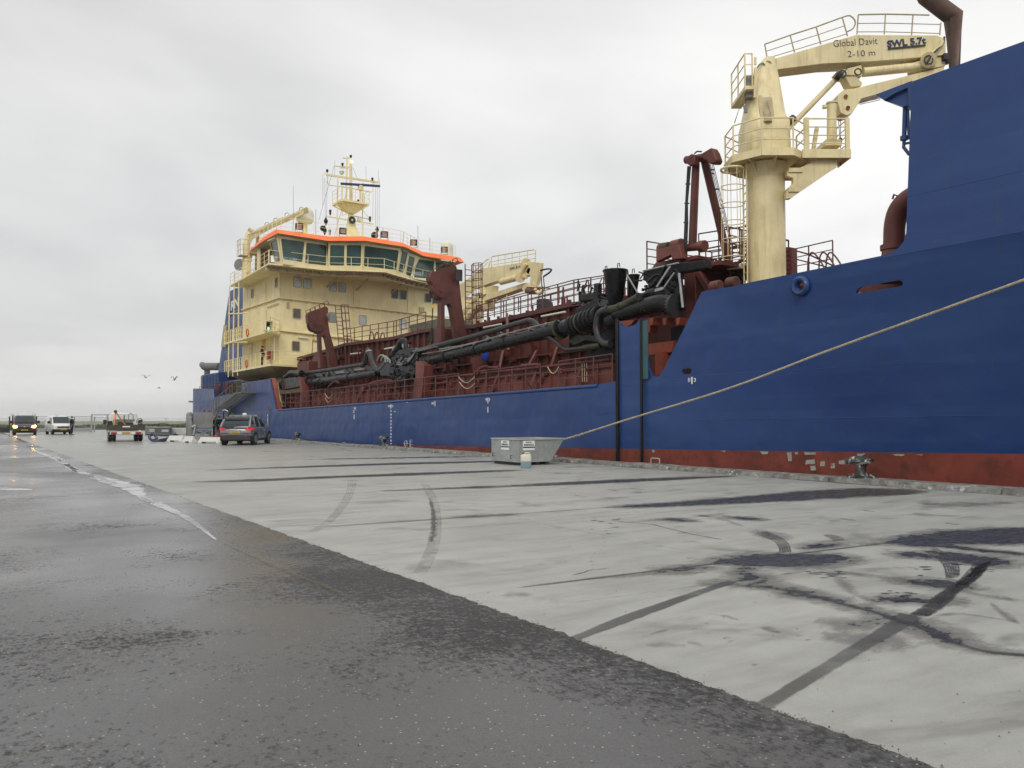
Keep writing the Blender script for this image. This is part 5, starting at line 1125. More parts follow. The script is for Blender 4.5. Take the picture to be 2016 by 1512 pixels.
# hoppers's top railing
m_ = MB()
for seg in ([(683, 676), (780, 663)], [(775, 664), (838, 648)], [(938, 640), (1130, 596), (1236, 584)]):
    m_.rail([P(x, y, X=HX + .05) for x, y in seg], 1.05, 2, 1.25, .026, post=.032)
m_.build('hopper_railing', M_RAILR, SHIP)
m_ = MB(); m_.rail([P(x, y, X=33.5) for x, y in ((930, 634), (1130, 590), (1220, 575))], 1.1, 2, 1.6, .03, post=.04); m_.rail([P(x, y, X=29) for x, y in ((930, 640), (1140, 592))], 1.1, 2, 2.1, .028, post=.035); m_.build('hopper_railing', M_RAILR, SHIP)
rnd = random.Random(8); m_ = MB()
for i in range(26):
    px_ = rnd.uniform(935, 1235); a_ = P(px_, 640 - (px_ - 940) * .19 + 6, X=rnd.uniform(24, 31)); hgt = rnd.uniform(.4, 1.3)
    m_.box((a_.x, a_.y, a_.z - .6), (a_.x + .15, a_.y + rnd.uniform(.08, .3), a_.z + hgt * .6))
    if rnd.random() < .4: m_.cyl((a_.x, a_.y, a_.z), (a_.x, a_.y, a_.z + hgt), .05, 6)
m_.build('deck_fitting', M_RED, SHIP)
a_ = P(1062, 602, X=26); m_ = MB(); m_.box((26, a_.y - .28, a_.z - .6), (26.5, a_.y + .28, a_.z + .38)); m_.build('control_box', M_DARK, SHIP, bev=.02)
m_ = MB(); c = [P(*zB(x, y), X=HX + .5) for x, y in ((1345, 350), (1610, 290), (1690, 300), (1690, 390), (1560, 420), (1350, 436))]; m_.prism(c, (1.6, 0, 0)); m_.build('khaki_hopper_cover', M_KHAKI, SHIP)
m_ = MB()
for x, y in ((1015, 470), (1060, 475), (1110, 480)):
    c = P(*zB(x, y), X=HX + .3); m_.tube([c + Vector((0, math.cos(k * PI / 8) * .35, math.sin(k * PI / 8) * .5)) for k in range(17)], .04, 6); m_.box((c.x - .1, c.y - .2, c.z - .8), (c.x + .2, c.y + .2, c.z - .2))
m_.build('hose_reel', M_RAILR, SHIP)
# railing along the low rail, four lengths
for seg in ([(562, 803.5), (640, 798)], [(654, 797), (903, 779)], [(934, 777), (1064, 767)], [(1100, 764), (1206, 754)]):
    m_ = MB(); a_ = P(*seg[0], X=D + .22); b_ = P(*seg[1], X=D + .22)
    m_.rail([a_, b_], 1.08, 2, 1.15, .026, post=.03); n = max(1, int((b_ - a_).length / 2.3))
    for k in range(n): p = a_.lerp(b_, (k + .5) / n); m_.bar(p + Vector((0, 0, .75)), p + Vector((.5, -.1, 0)), .05)
    m_.build('rail_section', M_RAILR, SHIP)
m_ = MB()   # chains and ropes closing the gaps
for a_, b_ in (((640, 775), (654, 776)), ((640, 783), (654, 784)), ((903, 742), (934, 742)), ((904, 752), (934, 755)), ((1078, 722), (1100, 722))):
    p0, p1 = P(*a_, X=D + .2), P(*b_, X=D + .2); m_.tube([p0.lerp(p1, k / 8) - Vector((0, 0, .28 * math.sin(PI * k / 8))) for k in range(9)], .022, 5)
for x0 in (1146, 1150.5, 1155): m_.tube([P(x0, 715, X=LX - .15), P(x0 + .5, 752, X=LX - .15)], .02, 5)
m_.tube([P(543 + 4, 752, X=D + .5), P(552, 790, X=D + .4), P(561, 793, X=D + .3)], .02, 5); m_.tube([P(549, 770, X=D + .5), P(556, 800, X=D + .4), P(562, 799, X=D + .3)], .02, 5)
m_.build('closing_chain', M_ROPE, SHIP)
# vertical web plates beside the pipe (cradle stands)
for pts in ([(1395, 665), (1440, 660), (1470, 700), (1445, 975), (1390, 985)], [(385, 805), (402, 800), (420, 940), (418, 1062), (395, 1062), (400, 930)]):
    m_ = MB(); m_.prism([P(*zB(*p), X=20.25) for p in pts], (.5, 0, 0)); m_.build('pipe_cradle', M_RED2, SHIP)
m_ = MB(); m_.prism([P(x, y, X=20.9) for x, y in ((585, 716), (607, 710), (607, 745), (585, 748))], (2, 0, 0)); m_.prism([P(*zB(*p), X=22) for p in ((375, 670), (495, 655), (520, 605), (570, 610), (570, 720), (375, 740))], (1.2, 0, 0))
m_.prism([P(*zB(*p), X=22) for p in ((1545, 375), (1610, 375), (1610, 500), (1545, 520))], (1.0, 0, 0))
for k in range(7): m_.box((21.9, P(600 + k * 5, 715, X=22).y - .03, 4.6), (22.0, P(600 + k * 5, 715, X=22).y + .03, 5.5))
m_.build('winch_house', M_RED, SHIP, bev=.03)
a_ = P(955, 697, X=22.4); m_ = MB(); m_.dome(a_, .32, -.95, 10, 7, (.5, 1, 1.3)); m_.build('blue_tarp', M_TARP, SHIP)
# solid black block painting the shade of an opening behind the walkway
m_ = MB(); m_.box((21.9, 24.4, 4.0), (22.5, 26.6, 5.3)); m_.build('opening_shade_block', M_BLACK2, SHIP)
m_ = MB()
for x0, y0_, x1, y1 in ((615, 905, 590, 1030), (855, 905, 805, 1000), (1000, 880, 960, 1010), (640, 640, 650, 900)): m_.bar(P(*zC(x0, y0_), X=22.7), P(*zC(x1, y1), X=22.2), .12, .16)
m_.prism([P(*zC(*p), X=22.3) for p in ((385, 950), (430, 945), (445, 1060), (400, 1070))], (.6, 0, 0)); m_.build('wall_strut', M_RED2, SHIP)

# gantries with sheave heads ---------------------------------------------------
def gantry(zf, Yp, outer, hole, wheel, lad, thick=.45):
    pts = [P(*zf(*p), Y=Yp) for p in outer]; hp = [P(*zf(*p), Y=Yp) for p in hole]
    m_ = MB()
    for dy in (0, thick):
        loops = [[v + Vector((0, dy, 0)) for v in pts], [v + Vector((0, dy, 0)) for v in hp]]; allv = [v for l in loops for v in l]
        m_.add(allv, [tuple(t) for t in tessellate_polygon(loops)])
    for l in (pts, hp):
        n = len(l); m_.add(l + [v + Vector((0, thick, 0)) for v in l], [(k, (k + 1) % n, (k + 1) % n + n, k + n) for k in range(n)])
    g_ = m_.build('gantry', M_RED, SHIP, smooth=False)
    cx, cy, rw = wheel; c = P(*zf(cx, cy), Y=Yp); rr_ = pxm(c, rw); m_ = MB()
    m_.cyl(c + Vector((0, -.14, 0)), c + Vector((0, -.02, 0)), rr_, 24); m_.cyl(c + Vector((0, thick + .02, 0)), c + Vector((0, thick + .14, 0)), rr_, 24); m_.cyl(c + Vector((0, -.2, 0)), c + Vector((0, -.13, 0)), rr_ * .28, 12)
    for k in range(8): a = k * PI / 4; e = c + Vector((math.cos(a), 0, math.sin(a))) * rr_ * .75 + Vector((0, -.16, 0)); m_.cyl(e, e + Vector((0, .03, 0)), .035, 6)
    m_.build('sheave', M_RED, g_)
    (x0, y0_), (x1, y1), wpx, hoops = lad; a_ = P(*zf(x0, y0_), Y=Yp + .3); b_ = P(*zf(x1, y1), Y=Yp + .3); m_ = MB()
    m_.ladder(a_, b_, (1, 0, 0), .42, .3, .022); ww = pxm(a_, wpx)
    for i in range(hoops + 1):
        p = a_.lerp(b_, .12 + .88 * i / hoops) + Vector((.2, 0, 0)); m_.tube([p + Vector((ww * .5 * math.cos(PI * 2 * k / 12) + ww * .3, -.35 + .38 * math.sin(2 * PI * k / 12), 0)) for k in range(13)], .022, 5)
    for k in range(0, 12, 2):
        o_ = Vector((ww * .5 * math.cos(PI * 2 * k / 12) + ww * .3 + .2, -.35 + .38 * math.sin(2 * PI * k / 12), 0)); m_.tube([a_.lerp(b_, .12) + o_, b_ + o_], .02, 5)
    m_.build('ladder_cage', M_RAILR, g_)
    m_ = MB(); top2 = [pts[i] for i in range(1, 4)]
    for i in range(5):
        p = pts[0].lerp(pts[2], i / 4) + Vector((0, .2, 0)); m_.tube([p, p + Vector((-.06, 0, .3)), p + Vector((.2, 0, .42)), p + Vector((.32, 0, .2))], .028, 5)
    m_.build('grab_rail', M_RAILR, g_); return g_
g1 = gantry(zB, 54.5, [(462, 262), (482, 236), (620, 188), (640, 205), (636, 300), (655, 420), (690, 540), (728, 720), (572, 720), (560, 420), (545, 425), (505, 385), (490, 345), (468, 330)], [(582, 452), (600, 440), (618, 458), (640, 560), (655, 716), (596, 716)], (535, 352, 13), ((760, 560), (725, 180), 14, 5))
m_ = MB(); m_.tube([P(*zB(512, 430), Y=54.3), P(*zB(500, 610), Y=54.3)], .022, 6); m_.build('hoist_wire', M_DARK, g1); m_ = MB(); m_.cyl(P(*zB(513, 455), Y=54.3), P(*zB(512, 475), Y=54.3), .08, 8); m_.build('wire_socket', M_YELLOW, g1)
m_ = MB(); m_.bar(P(*zB(640, 250), Y=54.4), P(*zB(665, 300), Y=54.4), .3, .4); c = P(*zB(668, 285), Y=54.3); m_.box((c.x - .2, c.y - .2, c.z - .35), (c.x + .3, c.y, c.z + .2)); m_.build('flood_box', M_GREY, g1)
g2 = gantry(zC, 37.2, [(95, 385), (112, 345), (275, 292), (290, 330), (303, 400), (318, 560), (340, 700), (362, 800), (175, 830), (178, 540), (150, 530), (125, 470), (118, 430), (98, 405)], [(200, 585), (218, 568), (238, 570), (250, 590), (270, 700), (285, 812), (200, 822)], (168, 478, 14), ((372, 720), (368, 290), 17, 7))
m_ = MB(); m_.tube([P(*zC(118, 500), Y=37.0), P(*zC(105, 760), Y=37.0)], .018, 6); m_.tube([P(*zC(121, 500), Y=37.0), P(*zC(112, 760), Y=37.0)], .015, 6); m_.build('hoist_wire', M_DARK, g2); m_ = MB(); m_.cyl(P(*zC(116, 575), Y=37), P(*zC(115, 600), Y=37), .06, 8); m_.build('wire_socket', M_YELLOW, g2); m_ = MB(); m_.cyl(P(*zC(100, 840), Y=37), P(*zC(112, 740), Y=37), .16, 8, .06); m_.build('swivel', M_BLACK2, g2)
m_ = MB(); c = P(*zC(290, 360), Y=37.0); m_.box((c.x - .15, c.y - .1, c.z - .35), (c.x + .25, c.y, c.z + .25)); m_.build('deck_lamp', M_DARK, g2)

# deck crane amidships (boom at rest towards the bow)
BX = 27.0
def k3(x, y, X=BX): return P(*zL(x, y), X=X)
m_ = MB(); base = k3(330, 1180); m_.cyl((BX + .9, base.y + 2.2, 5.5), (BX + .9, base.y + 2.2, k3(60, 900).z), .75, 20); m_.loft([[k3(x, y, BX + .2) for x, y in ((20, 700), (60, 660), (300, 500), (330, 740), (150, 900), (20, 1000))], [k3(x, y, BX + 1.2) for x, y in ((20, 700), (60, 660), (300, 500), (330, 740), (150, 900), (20, 1000))]])
cr2 = m_.build('deck_crane', M_CRANE, SHIP)
m_ = MB(); m_.prism([k3(x, y) for x, y in ((280, 500), (385, 410), (1120, 300), (1215, 420), (1180, 520), (1010, 545), (830, 590), (640, 620), (290, 745))], (.5, 0, 0)); m_.build('boom', M_CRANE, cr2, bev=.02)
m_ = MB(); m_.prism([k3(x, y) for x, y in ((1150, 290), (1300, 300), (1385, 310), (1370, 460), (1310, 690), (1190, 680), (1215, 540), (1130, 470), (1180, 380))], (.22, 0, 0)); m_.cyl(k3(1140, 310, BX - .05), k3(1140, 310, BX + .2), .28, 14); m_.build('boom_head', M_CRANE, cr2, bev=.03)
m_ = MB(); m_.prism([k3(x, y, BX + .1) for x, y in ((400, 860), (470, 850), (1125, 640), (1180, 650), (1190, 700), (1070, 735), (440, 950), (370, 965))], (.6, 0, 0)); m_.prism([k3(x, y, BX + .05) for x, y in ((375, 965), (440, 945), (440, 1040), (425, 1100), (385, 1100), (358, 1060), (360, 1000))], (.8, 0, 0)); m_.build('jib', M_CRANE, cr2, bev=.02)
m_ = MB(); m_.cyl(k3(730, 630), k3(1010, 555), pxm(k3(800, 600), 6.5), 12); m_.cyl(k3(1010, 555), k3(1140, 545), .14, 10); m_.cyl(k3(1040, 560, BX - .2), k3(1040, 560, BX + .1), .3, 14); m_.tube([k3(440, 710, BX + .2), k3(470, 860, BX + .2)], .28, 8); m_.prism([k3(x, y, BX + .1) for x, y in ((450, 720), (580, 690), (560, 830), (480, 850))], (.5, 0, 0)); m_.tube([k3(170, 1230, BX), k3(410, 960, BX)], .28, 10); m_.tube([k3(1040, 560, BX - .15), k3(1080, 430, BX - .15), k3(1150, 330, BX - .1)], .10, 8); m_.build('cylinder', M_CRANE, cr2)
m_ = MB(); m_.tube([k3(140, 1120, BX + .2), k3(400, 860, BX + .2)], .3, 8); m_.build('stay', M_CRANE, cr2)
m_ = MB(); m_.cyl(k3(1160, 770), k3(1275, 790), pxm(k3(1200, 780), 6), 14); m_.build('winch_drum', M_BROWN, cr2)
m_ = MB(); m_.prism([k3(x, y, BX - .05) for x, y in ((1070, 740), (1130, 680), (1310, 700), (1300, 720), (1140, 710), (1160, 810), (1120, 820))], (1.0, 0, 0)); m_.tube([k3(1290, 760), k3(1360, 820), k3(1430, 780)], .12, 8); m_.build('hook_frame', M_CRANE, cr2)
m_ = MB(); m_.tube(spline([k3(x, y) for x, y in ((1380, 440), (1440, 425), (1520, 415), (1560, 430), (1520, 480), (1430, 540))], 4), .05, 6); m_.tube([k3(1390, 540), k3(1400, 700), k3(1445, 740), k3(1430, 780)], .035, 5); m_.tube([k3(1425, 540), k3(1445, 740)], .03, 5); m_.tube(spline([k3(x, y) for x, y in ((300, 860), (350, 830), (375, 880), (350, 940), (290, 950))], 4), .05, 6); m_.build('hydraulic_hose', M_DARK, cr2)
m_ = MB(); m_.tube([k3(565, 380), k3(568, 225), k3(600, 205), k3(1280, 95), k3(1298, 110), k3(1290, 300)], .035, 6); m_.tube([k3(570, 295), k3(1290, 160)], .022, 5); m_.tube([k3(570, 350), k3(1290, 240)], .02, 5)
for x, y in ((680, 195), (795, 180), (912, 165), (1035, 145), (1165, 120)): m_.tube([k3(x, y), k3(x - 3, y + 175)], .025, 5)
m_.tube([k3(270, 470), k3(500, 255), k3(530, 250), k3(548, 285), k3(520, 385)], .035, 6); m_.tube([k3(290, 510), k3(510, 310)], .02, 5); m_.tube([k3(500, 255), k3(525, 380)], .02, 5); m_.tube([k3(400, 350), k3(405, 400)], .02, 5)
m_.tube([k3(590, 960), k3(940, 860), k3(1100, 820)], .03, 5); m_.tube([k3(600, 920), k3(600, 970), k3(650, 950), k3(645, 915)], .03, 5); m_.tube([k3(820, 850), k3(825, 900), k3(910, 910), k3(910, 860)], .03, 5)
m_.build('boom_railing', M_CRANE, cr2)
text('boom_lettering', 'SWL 8.1t', k3(872, 440, BX - .01), k3(1045, 395, BX - .01), pxm(k3(900, 400), 5.2), (0, 0, 1), M_NAVY, cr2, .01)

# A-frame hoist and winch platform near the bow ----------------------------------
AXx = 22.2
def k4(x, y, X=AXx): return P(*zJ(x, y), X=X)
m_ = MB(); r1 = pxm(k4(740, 700), 7.6)
m_.tube([k4(755, 270), k4(717, 1180)], [r1, r1 * 1.08], 8)
m_.tube([k4(850, 185, AXx + .2), k4(1165, 1520, AXx + 1.4)], [pxm(k4(880, 300), 8.2), pxm(k4(1150, 1440, AXx + 2.2), 7.5)], 8)
af = m_.build('a_frame', M_RED, SHIP)
m_ = MB(); m_.tube([k4(640, 205), k4(760, 190), k4(960, 150)], pxm(k4(700, 200), 8), 12); m_.prism([k4(x, y, AXx - .3) for x, y in ((815, 130), (930, 60), (960, 110), (992, 200), (970, 245), (910, 245), (880, 210), (840, 200))], (.35, 0, 0)); m_.prism([k4(x, y, AXx - .35) for x, y in ((640, 180), (700, 130), (740, 140), (740, 260), (680, 270), (635, 235))], (.3, 0, 0)); m_.build('a_frame_head', M_RED, af, bev=.04)
m_ = MB(); m_.cyl(k4(560, 1215), k4(850, 1190), pxm(k4(700, 1200), 8), 16); m_.cyl(k4(800, 1190, AXx - .15), k4(860, 1185, AXx - .15), pxm(k4(830, 1190), 11), 16); m_.build('hinge_drum', M_RED2, af)
m_ = MB()
for dx in (0, 14, 30): m_.tube([k4(665 + dx, 275, AXx - .2), k4(640 + dx * .6, 700, AXx - .2), k4(632 + dx, 930, AXx - .2), k4(622 + dx, 1180, AXx - .2), k4(600 + dx, 1330, AXx - .3), k4(570 + dx, 1390, AXx - .3)], .028, 5)
for y, x in ((478, 668), (700, 655), (920, 645), (1140, 640)): m_.bar(k4(x - 28, y, AXx - .2), k4(x + 22, y, AXx - .2), .04, .05)
m_.tube([k4(740, 130), k4(770, 105), k4(820, 108)], .03, 5)
for dx in (0, 18, 34): m_.tube([k4(922 + dx, 250, AXx + .5), k4(1155 + dx * .7, 1180, AXx + 1.8)], .014, 4)
for y, x in ((315, 945), (358, 945), (537, 1000), (757, 1055), (975, 1110)): m_.bar(k4(x - 18, y, AXx + .6), k4(x + 18, y, AXx + .6), .04, .05)
m_.build('hydraulic_hose', M_DARK, af)
m_ = MB(); m_.cyl(k4(380, 1215, AXx - .2), k4(450, 1205, AXx - .2), pxm(k4(400, 1200), 11), 18); m_.build('winch_drum', M_GREENISH, SHIP)
m_ = MB(); m_.cyl(k4(350, 1225), k4(385, 1218), pxm(k4(400, 1200), 12), 18); m_.cyl(k4(495, 1205), k4(600, 1180), pxm(k4(540, 1200), 14), 18); m_.prism([k4(x, y, AXx - .6) for x, y in ((300, 1230), (560, 1170), (600, 1330), (480, 1345), (470, 1290), (300, 1370))], (.25, 0, 0))
m_.prism([k4(x, y, AXx - .2) for x, y in ((300, 1370), (560, 1330), (760, 1290), (760, 1330), (560, 1400), (250, 1440))], (.8, 0, 0)); m_.build('winch', M_RED2, SHIP, bev=.02)
WX = AXx
m_ = MB(); pf_ = [P(1272, 533, X=WX - .4), P(1420, 512, X=WX - .4)]
m_.loft([[Vector((WX - .4, v.y, v.z)), Vector((WX + 3.4, v.y, v.z)), Vector((WX + 3.4, v.y, v.z - .15)), Vector((WX - .4, v.y, v.z - .15))] for v in pf_]); wp = m_.build('winch_platform', M_RED, SHIP)
m_ = MB(); m_.rail([Vector((WX - .35, pf_[0].y, pf_[0].z)), Vector((WX + 3.3, pf_[0].y, pf_[0].z)), Vector((WX + 3.3, pf_[1].y, pf_[1].z)), Vector((WX - .2, pf_[1].y - .2, pf_[1].z))], 1.15, 3, .7, .026, post=.03)
m_.rail([P(1438, 552, X=23), P(1438, 470, X=23) + Vector((0, -.3, -1))][:1] + [P(1470, 545, X=23)], 1.2, 2, .6, .03)
m_.rail([P(1376, 515, X=25), P(1500, 500, X=25)], 1.15, 2, 1.0, .03); m_.rail([P(1390, 545, X=24), P(1470, 532, X=24)], 1.1, 2, .6, .03); m_.build('platform_railing', M_RAILR, wp)
m_ = MB(); m_.prism([P(x, y, X=21.9) for x, y in ((1347, 532), (1368, 530), (1372, 640), (1340, 700), (1345, 600))], (1.8, 0, 0)); m_.bar(P(1374, 533, X=21.9), P(1397, 572, X=21.9), .22); m_.bar(P(1349, 562, X=22.5), P(1340, 700, X=22.5), .4)
for x, y in ((1410, 566), (1442, 559)): c = P(x, y - 2, X=20.6); m_.cyl(c + Vector((0, .18, 0)), c - Vector((0, .18, 0)), .20, 12); m_.box((c.x - .1, c.y - .1, c.z - .6), (c.x + .2, c.y + .1, c.z))
m_.build('hoist_tower', M_RED, SHIP, bev=.03)
rnd = random.Random(15); m_ = MB()
for i in range(46):   # structure, pipes and fittings under and behind the winch platform
    px_ = rnd.uniform(1365, 1450); py_ = rnd.uniform(522, 560); c = P(px_, py_, X=rnd.uniform(23, 27)); s1 = rnd.uniform(.08, .35)
    if rnd.random() < .5: m_.box((c.x, c.y - s1, c.z - s1 * .5), (c.x + .3, c.y + s1, c.z + s1 * .5))
    else: e = c + Vector((0, rnd.uniform(-1, 1), rnd.uniform(-.8, .8))); m_.cyl(c, e, .05, 6)
for i in range(5):
    a_ = P(1385 + i * 14, 520, X=25); m_.cyl(a_, (a_.x, a_.y, 5.5), .08, 8)
m_.box((24.5, 18.6, 5.3), (26, 23, 6.7)); m_.build('deck_machinery', M_RED, SHIP)
m_ = MB(); m_.cyl(P(*zD(890, 805), X=22.8), P(*zD(970, 795), X=22.8), .10, 8); m_.build('strip_lamp', M_DOME, SHIP)
# forward railing and stairs right of the big crane
m_ = MB(); m_.rail([P(1548, 545, X=24.8), P(1640, 527, X=24.8)], .95, 2, .8, .022)
for x in (1590, 1612, 1626): m_.tube(spline([P(x, 536, X=24.6), P(x + 2, 507, X=24.6), P(x + 10, 497, X=24.6), P(x + 24, 512, X=24.6), P(x + 34, 530, X=24.6)], 4), .028, 6)
m_.tube([P(1545, 488, X=25), P(1590, 500, X=25), P(1640, 523, X=25)], .03, 6); m_.tube([P(1546, 505, X=25), P(1625, 525, X=25)], .025, 6)
for k in range(6): m_.bar(P(1547 + k * .5, 490 + k * 9, X=24.2), P(1558, 491 + k * 9, X=24.2), .06, .12)
m_.box((24.2, P(1556, 540, X=24.2).y, 6.0), (24.6, P(1548, 540, X=24.2).y, P(1548, 488, X=24.2).z)); m_.build('stair_railing', M_RAILR, SHIP)

# red goose-neck vent, brown stack, blue bracket ---------------------------------
m_ = MB(); r_ = pxm(P(1765, 450, X=22), 20); pth = spline([P(x, y, X=22) for x, y in ((1757, 502), (1760, 480), (1762, 440), (1772, 410), (1796, 388), (1830, 380))], 4)
m_.tube(pth, r_, 20); c = P(1758, 487, X=22); m_.cyl(c - Vector((0, 0, .07)), c + Vector((0, 0, .07)), r_ * 1.18, 20); m_.loft([[c + Vector((math.cos(k * PI / 10) * q, math.sin(k * PI / 10) * q, -z)) for k in range(20)] for q, z in ((r_, 0), (r_ * 1.35, 1.0))])
m_.tube([P(1757, 392, X=21.8), P(1760, 383, X=21.8), P(1767, 386, X=21.8), P(1764, 393, X=21.8)], .03, 6); m_.build('gooseneck_vent', M_RED2, SHIP)
m_ = MB(); TX = 22.0; rs = pxm(P(1878, 100, X=TX), 17)
def ring8(c, r, ax1, ax2): return [c + ax1 * math.cos(k * PI / 12) * r + ax2 * math.sin(k * PI / 12) * r for k in range(24)]
e1, e2 = Vector((1, 0, 0)), Vector((0, 1, 0))
top_c = P(1877, 33, X=TX); end_c = P(1822, -8, X=TX - .8); dirv = (end_c - top_c).normalized(); ax2 = dirv.cross(e1).normalized(); ax1 = ax2.cross(dirv)
mid = (Vector((0, 0, 1)) + dirv).normalized(); b2 = mid.cross(e1).normalized(); b1 = b2.cross(mid)
m_.loft([ring8(Vector((top_c.x, P(1880, 130, X=TX).y, 8.5)), rs * 1.05, e1, -e2), ring8(top_c, rs * 1.1, b1, b2), ring8(end_c, rs * .98, ax1, ax2), ring8(end_c + dirv * .5 + Vector((0, 0, .45)), rs * .95, ax1, ax2)])
m_.build('exhaust_stack', M_BROWN, SHIP)
m_ = MB(); m_.prism([P(x, y, X=D + .02) for x, y in ((1724, 186), (1795, 159), (1795, 214), (1790, 212), (1787, 172), (1760, 184), (1740, 197), (1733, 193))], (.12, 0, 0)); m_.prism([P(x, y, X=D + .14) for x, y in ((1735, 186), (1790, 165), (1790, 206), (1778, 210), (1740, 198))], (2.4, 0, 0)); br = m_.build('wing_bracket', M_BLUE2, SHIP)
m_ = MB(); m_.tube(spline([P(x, y, X=D + .3) for x, y in ((1748, 196), (1764, 186), (1779, 187), (1782, 200), (1781, 240), (1780, 272))], 4), .06, 8); m_.cyl(P(1780, 268, X=D + .3), P(1780, 276, X=D + .3), .10, 8); m_.tube([P(x, y, X=D + .3) for x, y in ((1780, 276), (1779, 290), (1790, 304))], .045, 8); m_.tube([P(1787, 215, X=D + .3), P(1790, 274, X=D + .3)], .04, 6); m_.tube([P(1780, 283, X=D + .3), P(1792, 281, X=D + .2)], .035, 6); m_.build('downpipe', M_BLUE2, br)

# big davit crane ------------------------------------------------------------------
KX = 23.5; KYc = P(1509, 430, X=KX).y; cc = Vector((KX, KYc, 0)); rc = pxm(P(1509, 430, X=KX), 35.5)
NH = Vector((FW.x, FW.y, 0)).normalized()
def k5w(x, y, X=KX): return PN(*zE(x, y), cc + NH * (X - KX), NH)
def k5(x, y, X=KX):      # same point in the crane's own frame (boom axis = -y, away = +x)
    p = k5w(x, y, X); return Vector((X, KYc - (p - cc).dot(RT), p.z))
MB.DEF = Matrix(((NH.x, -RT.x, 0, cc.x - NH.x * KX + RT.x * KYc), (NH.y, -RT.y, 0, cc.y - NH.y * KX + RT.y * KYc), (0, 0, 1, 0), (0, 0, 0, 1)))
pxm0 = pxm
def pxm(v, r): return r * dep(cc) / F
ZP = 10.62
m_ = MB(); m_.cyl(cc + Vector((0, 0, 5.0)), cc + Vector((0, 0, ZP)), rc, 40); m_.cyl(cc + Vector((0, 0, ZP - .55)), cc + Vector((0, 0, ZP - .05)), rc, 40, rc * 1.25)
for z in (6.9, 8.6): m_.cyl(cc + Vector((0, 0, z)), cc + Vector((0, 0, z + .02)), rc * 1.006, 40)
col = m_.build('davit_crane', M_CRANE, SHIP)
m_ = MB(); octo = [cc + Vector((math.cos(PI / 8 + k * PI / 4) * 1.43, math.sin(PI / 8 + k * PI / 4) * 1.43, ZP)) for k in range(8)]
m_.prism(octo, (0, 0, .10)); 
for k in range(8): m_.bar(octo[k] + Vector((0, 0, .05)), octo[(k + 1) % 8] + Vector((0, 0, .05)), .05, .26)
for k in range(8): a = k * PI / 4; m_.prism([cc + Vector((math.cos(a) * rc, math.sin(a) * rc, ZP)), cc + Vector((math.cos(a) * 1.3, math.sin(a) * 1.3, ZP)), cc + Vector((math.cos(a) * rc, math.sin(a) * rc, ZP - .45))], (-.03 * math.sin(a), .03 * math.cos(a), 0))
ya, yb = KYc - .9, k5(738, 790, KX - 1.1).y
m_.box((KX - 1.1, yb, ZP - .02), (KX + .0, ya, ZP + .10)); m_.box((KX - 1.13, yb, ZP - .10), (KX - 1.08, ya, ZP + .2)); m_.box((KX - 1.1, yb - .04, ZP - .1), (KX + .0, yb, ZP + .2))
m_.build('crane_platform', M_CRANE, col)
m_ = MB(); ring_ = [o_ + Vector((0, 0, .12)) for o_ in octo]; order = [6, 5, 4, 3, 2, 1, 0]
m_.rail([ring_[k].lerp(cc + Vector((0, 0, ZP + .12)), .02) for k in order], 1.1, 2, .75, .026, post=.03)
m_.rail([(KX - 1.08, ya - .1, ZP + .12), (KX - 1.08, yb + .05, ZP + .12), (KX - .05, yb + .05, ZP + .12)], 1.15, 3, 1.05, .026, post=.04); m_.box((KX - 1.12, yb, ZP + .1), (KX - 1.02, yb + .14, ZP + 1.3)); m_.box((KX - 1.12, ya - .25, ZP + .1), (KX - 1.02, ya - .1, ZP + 1.3)); m_.bar((KX - .9, yb + 1.2, ZP + .1), (KX - .9, yb + 1.05, ZP + 1.0), .12)
m_.build('platform_railing', M_CRANE, col)
m_ = MB(); m_.cyl(cc + Vector((0, 0, ZP + .1)), cc + Vector((0, 0, ZP + .26)), rc * 1.28, 32); m_.build('slew_ring', M_RUST, col)
m_ = MB()
for k in range(28): a = k * PI / 14; p = cc + Vector((math.cos(a) * rc * 1.2, math.sin(a) * rc * 1.2, ZP + .26)); m_.cyl(p, p + Vector((0, 0, .05)), .025, 6)
m_.build('bolt_ring', M_CREAM_D, col)
zt0 = ZP + .26
m_ = MB()
def trr(z, hx, y0_, y1_, n=6):
    sp_ = lambda q: (1 if q > 0 else -1) * abs(q) ** .42
    return [Vector((KX + hx * sp_(math.sin(a)), (y0_ + y1_) / 2 + (y1_ - y0_) / 2 * sp_(math.cos(a)), z)) for a in [2 * PI * (k + .5) / 24 for k in range(24)]]
def yat(x, y): return k5(x, y).y
m_.loft([trr(zt0, .95, yat(395, 760), yat(165, 760)), trr(k5(170, 680).z, .95, yat(390, 690), yat(168, 690)), trr(k5(170, 640).z, .8, yat(372, 640), yat(175, 640)), trr(k5(200, 480).z, .6, yat(352, 500), yat(205, 480)), trr(k5(240, 360).z, .46, yat(333, 360), yat(240, 350)), trr(k5(280, 325).z, .40, yat(325, 325), yat(270, 325))])
tur = m_.build('turret', M_CRANE, col)
m_ = MB(); c = k5(293, 590, KX - .80); m_.prism(rrect(c + Vector((0, 0, .15)), Vector((0, -1, 0)), Vector((.28, 0, 1)).normalized(), .48, 1.15, .22), (.05, 0, 0)); m_.build('niche_shade_plate', M_CREAM_D, col)  # flat plate in darker cream, niche shade put into its colour
m_ = MB(); m_.cyl(c + Vector((-.1, 0, -.35)), c + Vector((-.1, 0, -.15)), .12, 10); m_.cyl(c + Vector((-.1, -.12, -.1)), c + Vector((-.05, -.02, .35)), .015, 5); m_.cyl(c + Vector((-.1, .12, -.1)), c + Vector((-.05, .02, .35)), .015, 5); m_.dome(c + Vector((-.12, 0, -.42)), .16, -.1, 10, 5); m_.build('hoist_motor', M_CREAM_D, col)
bh = .38
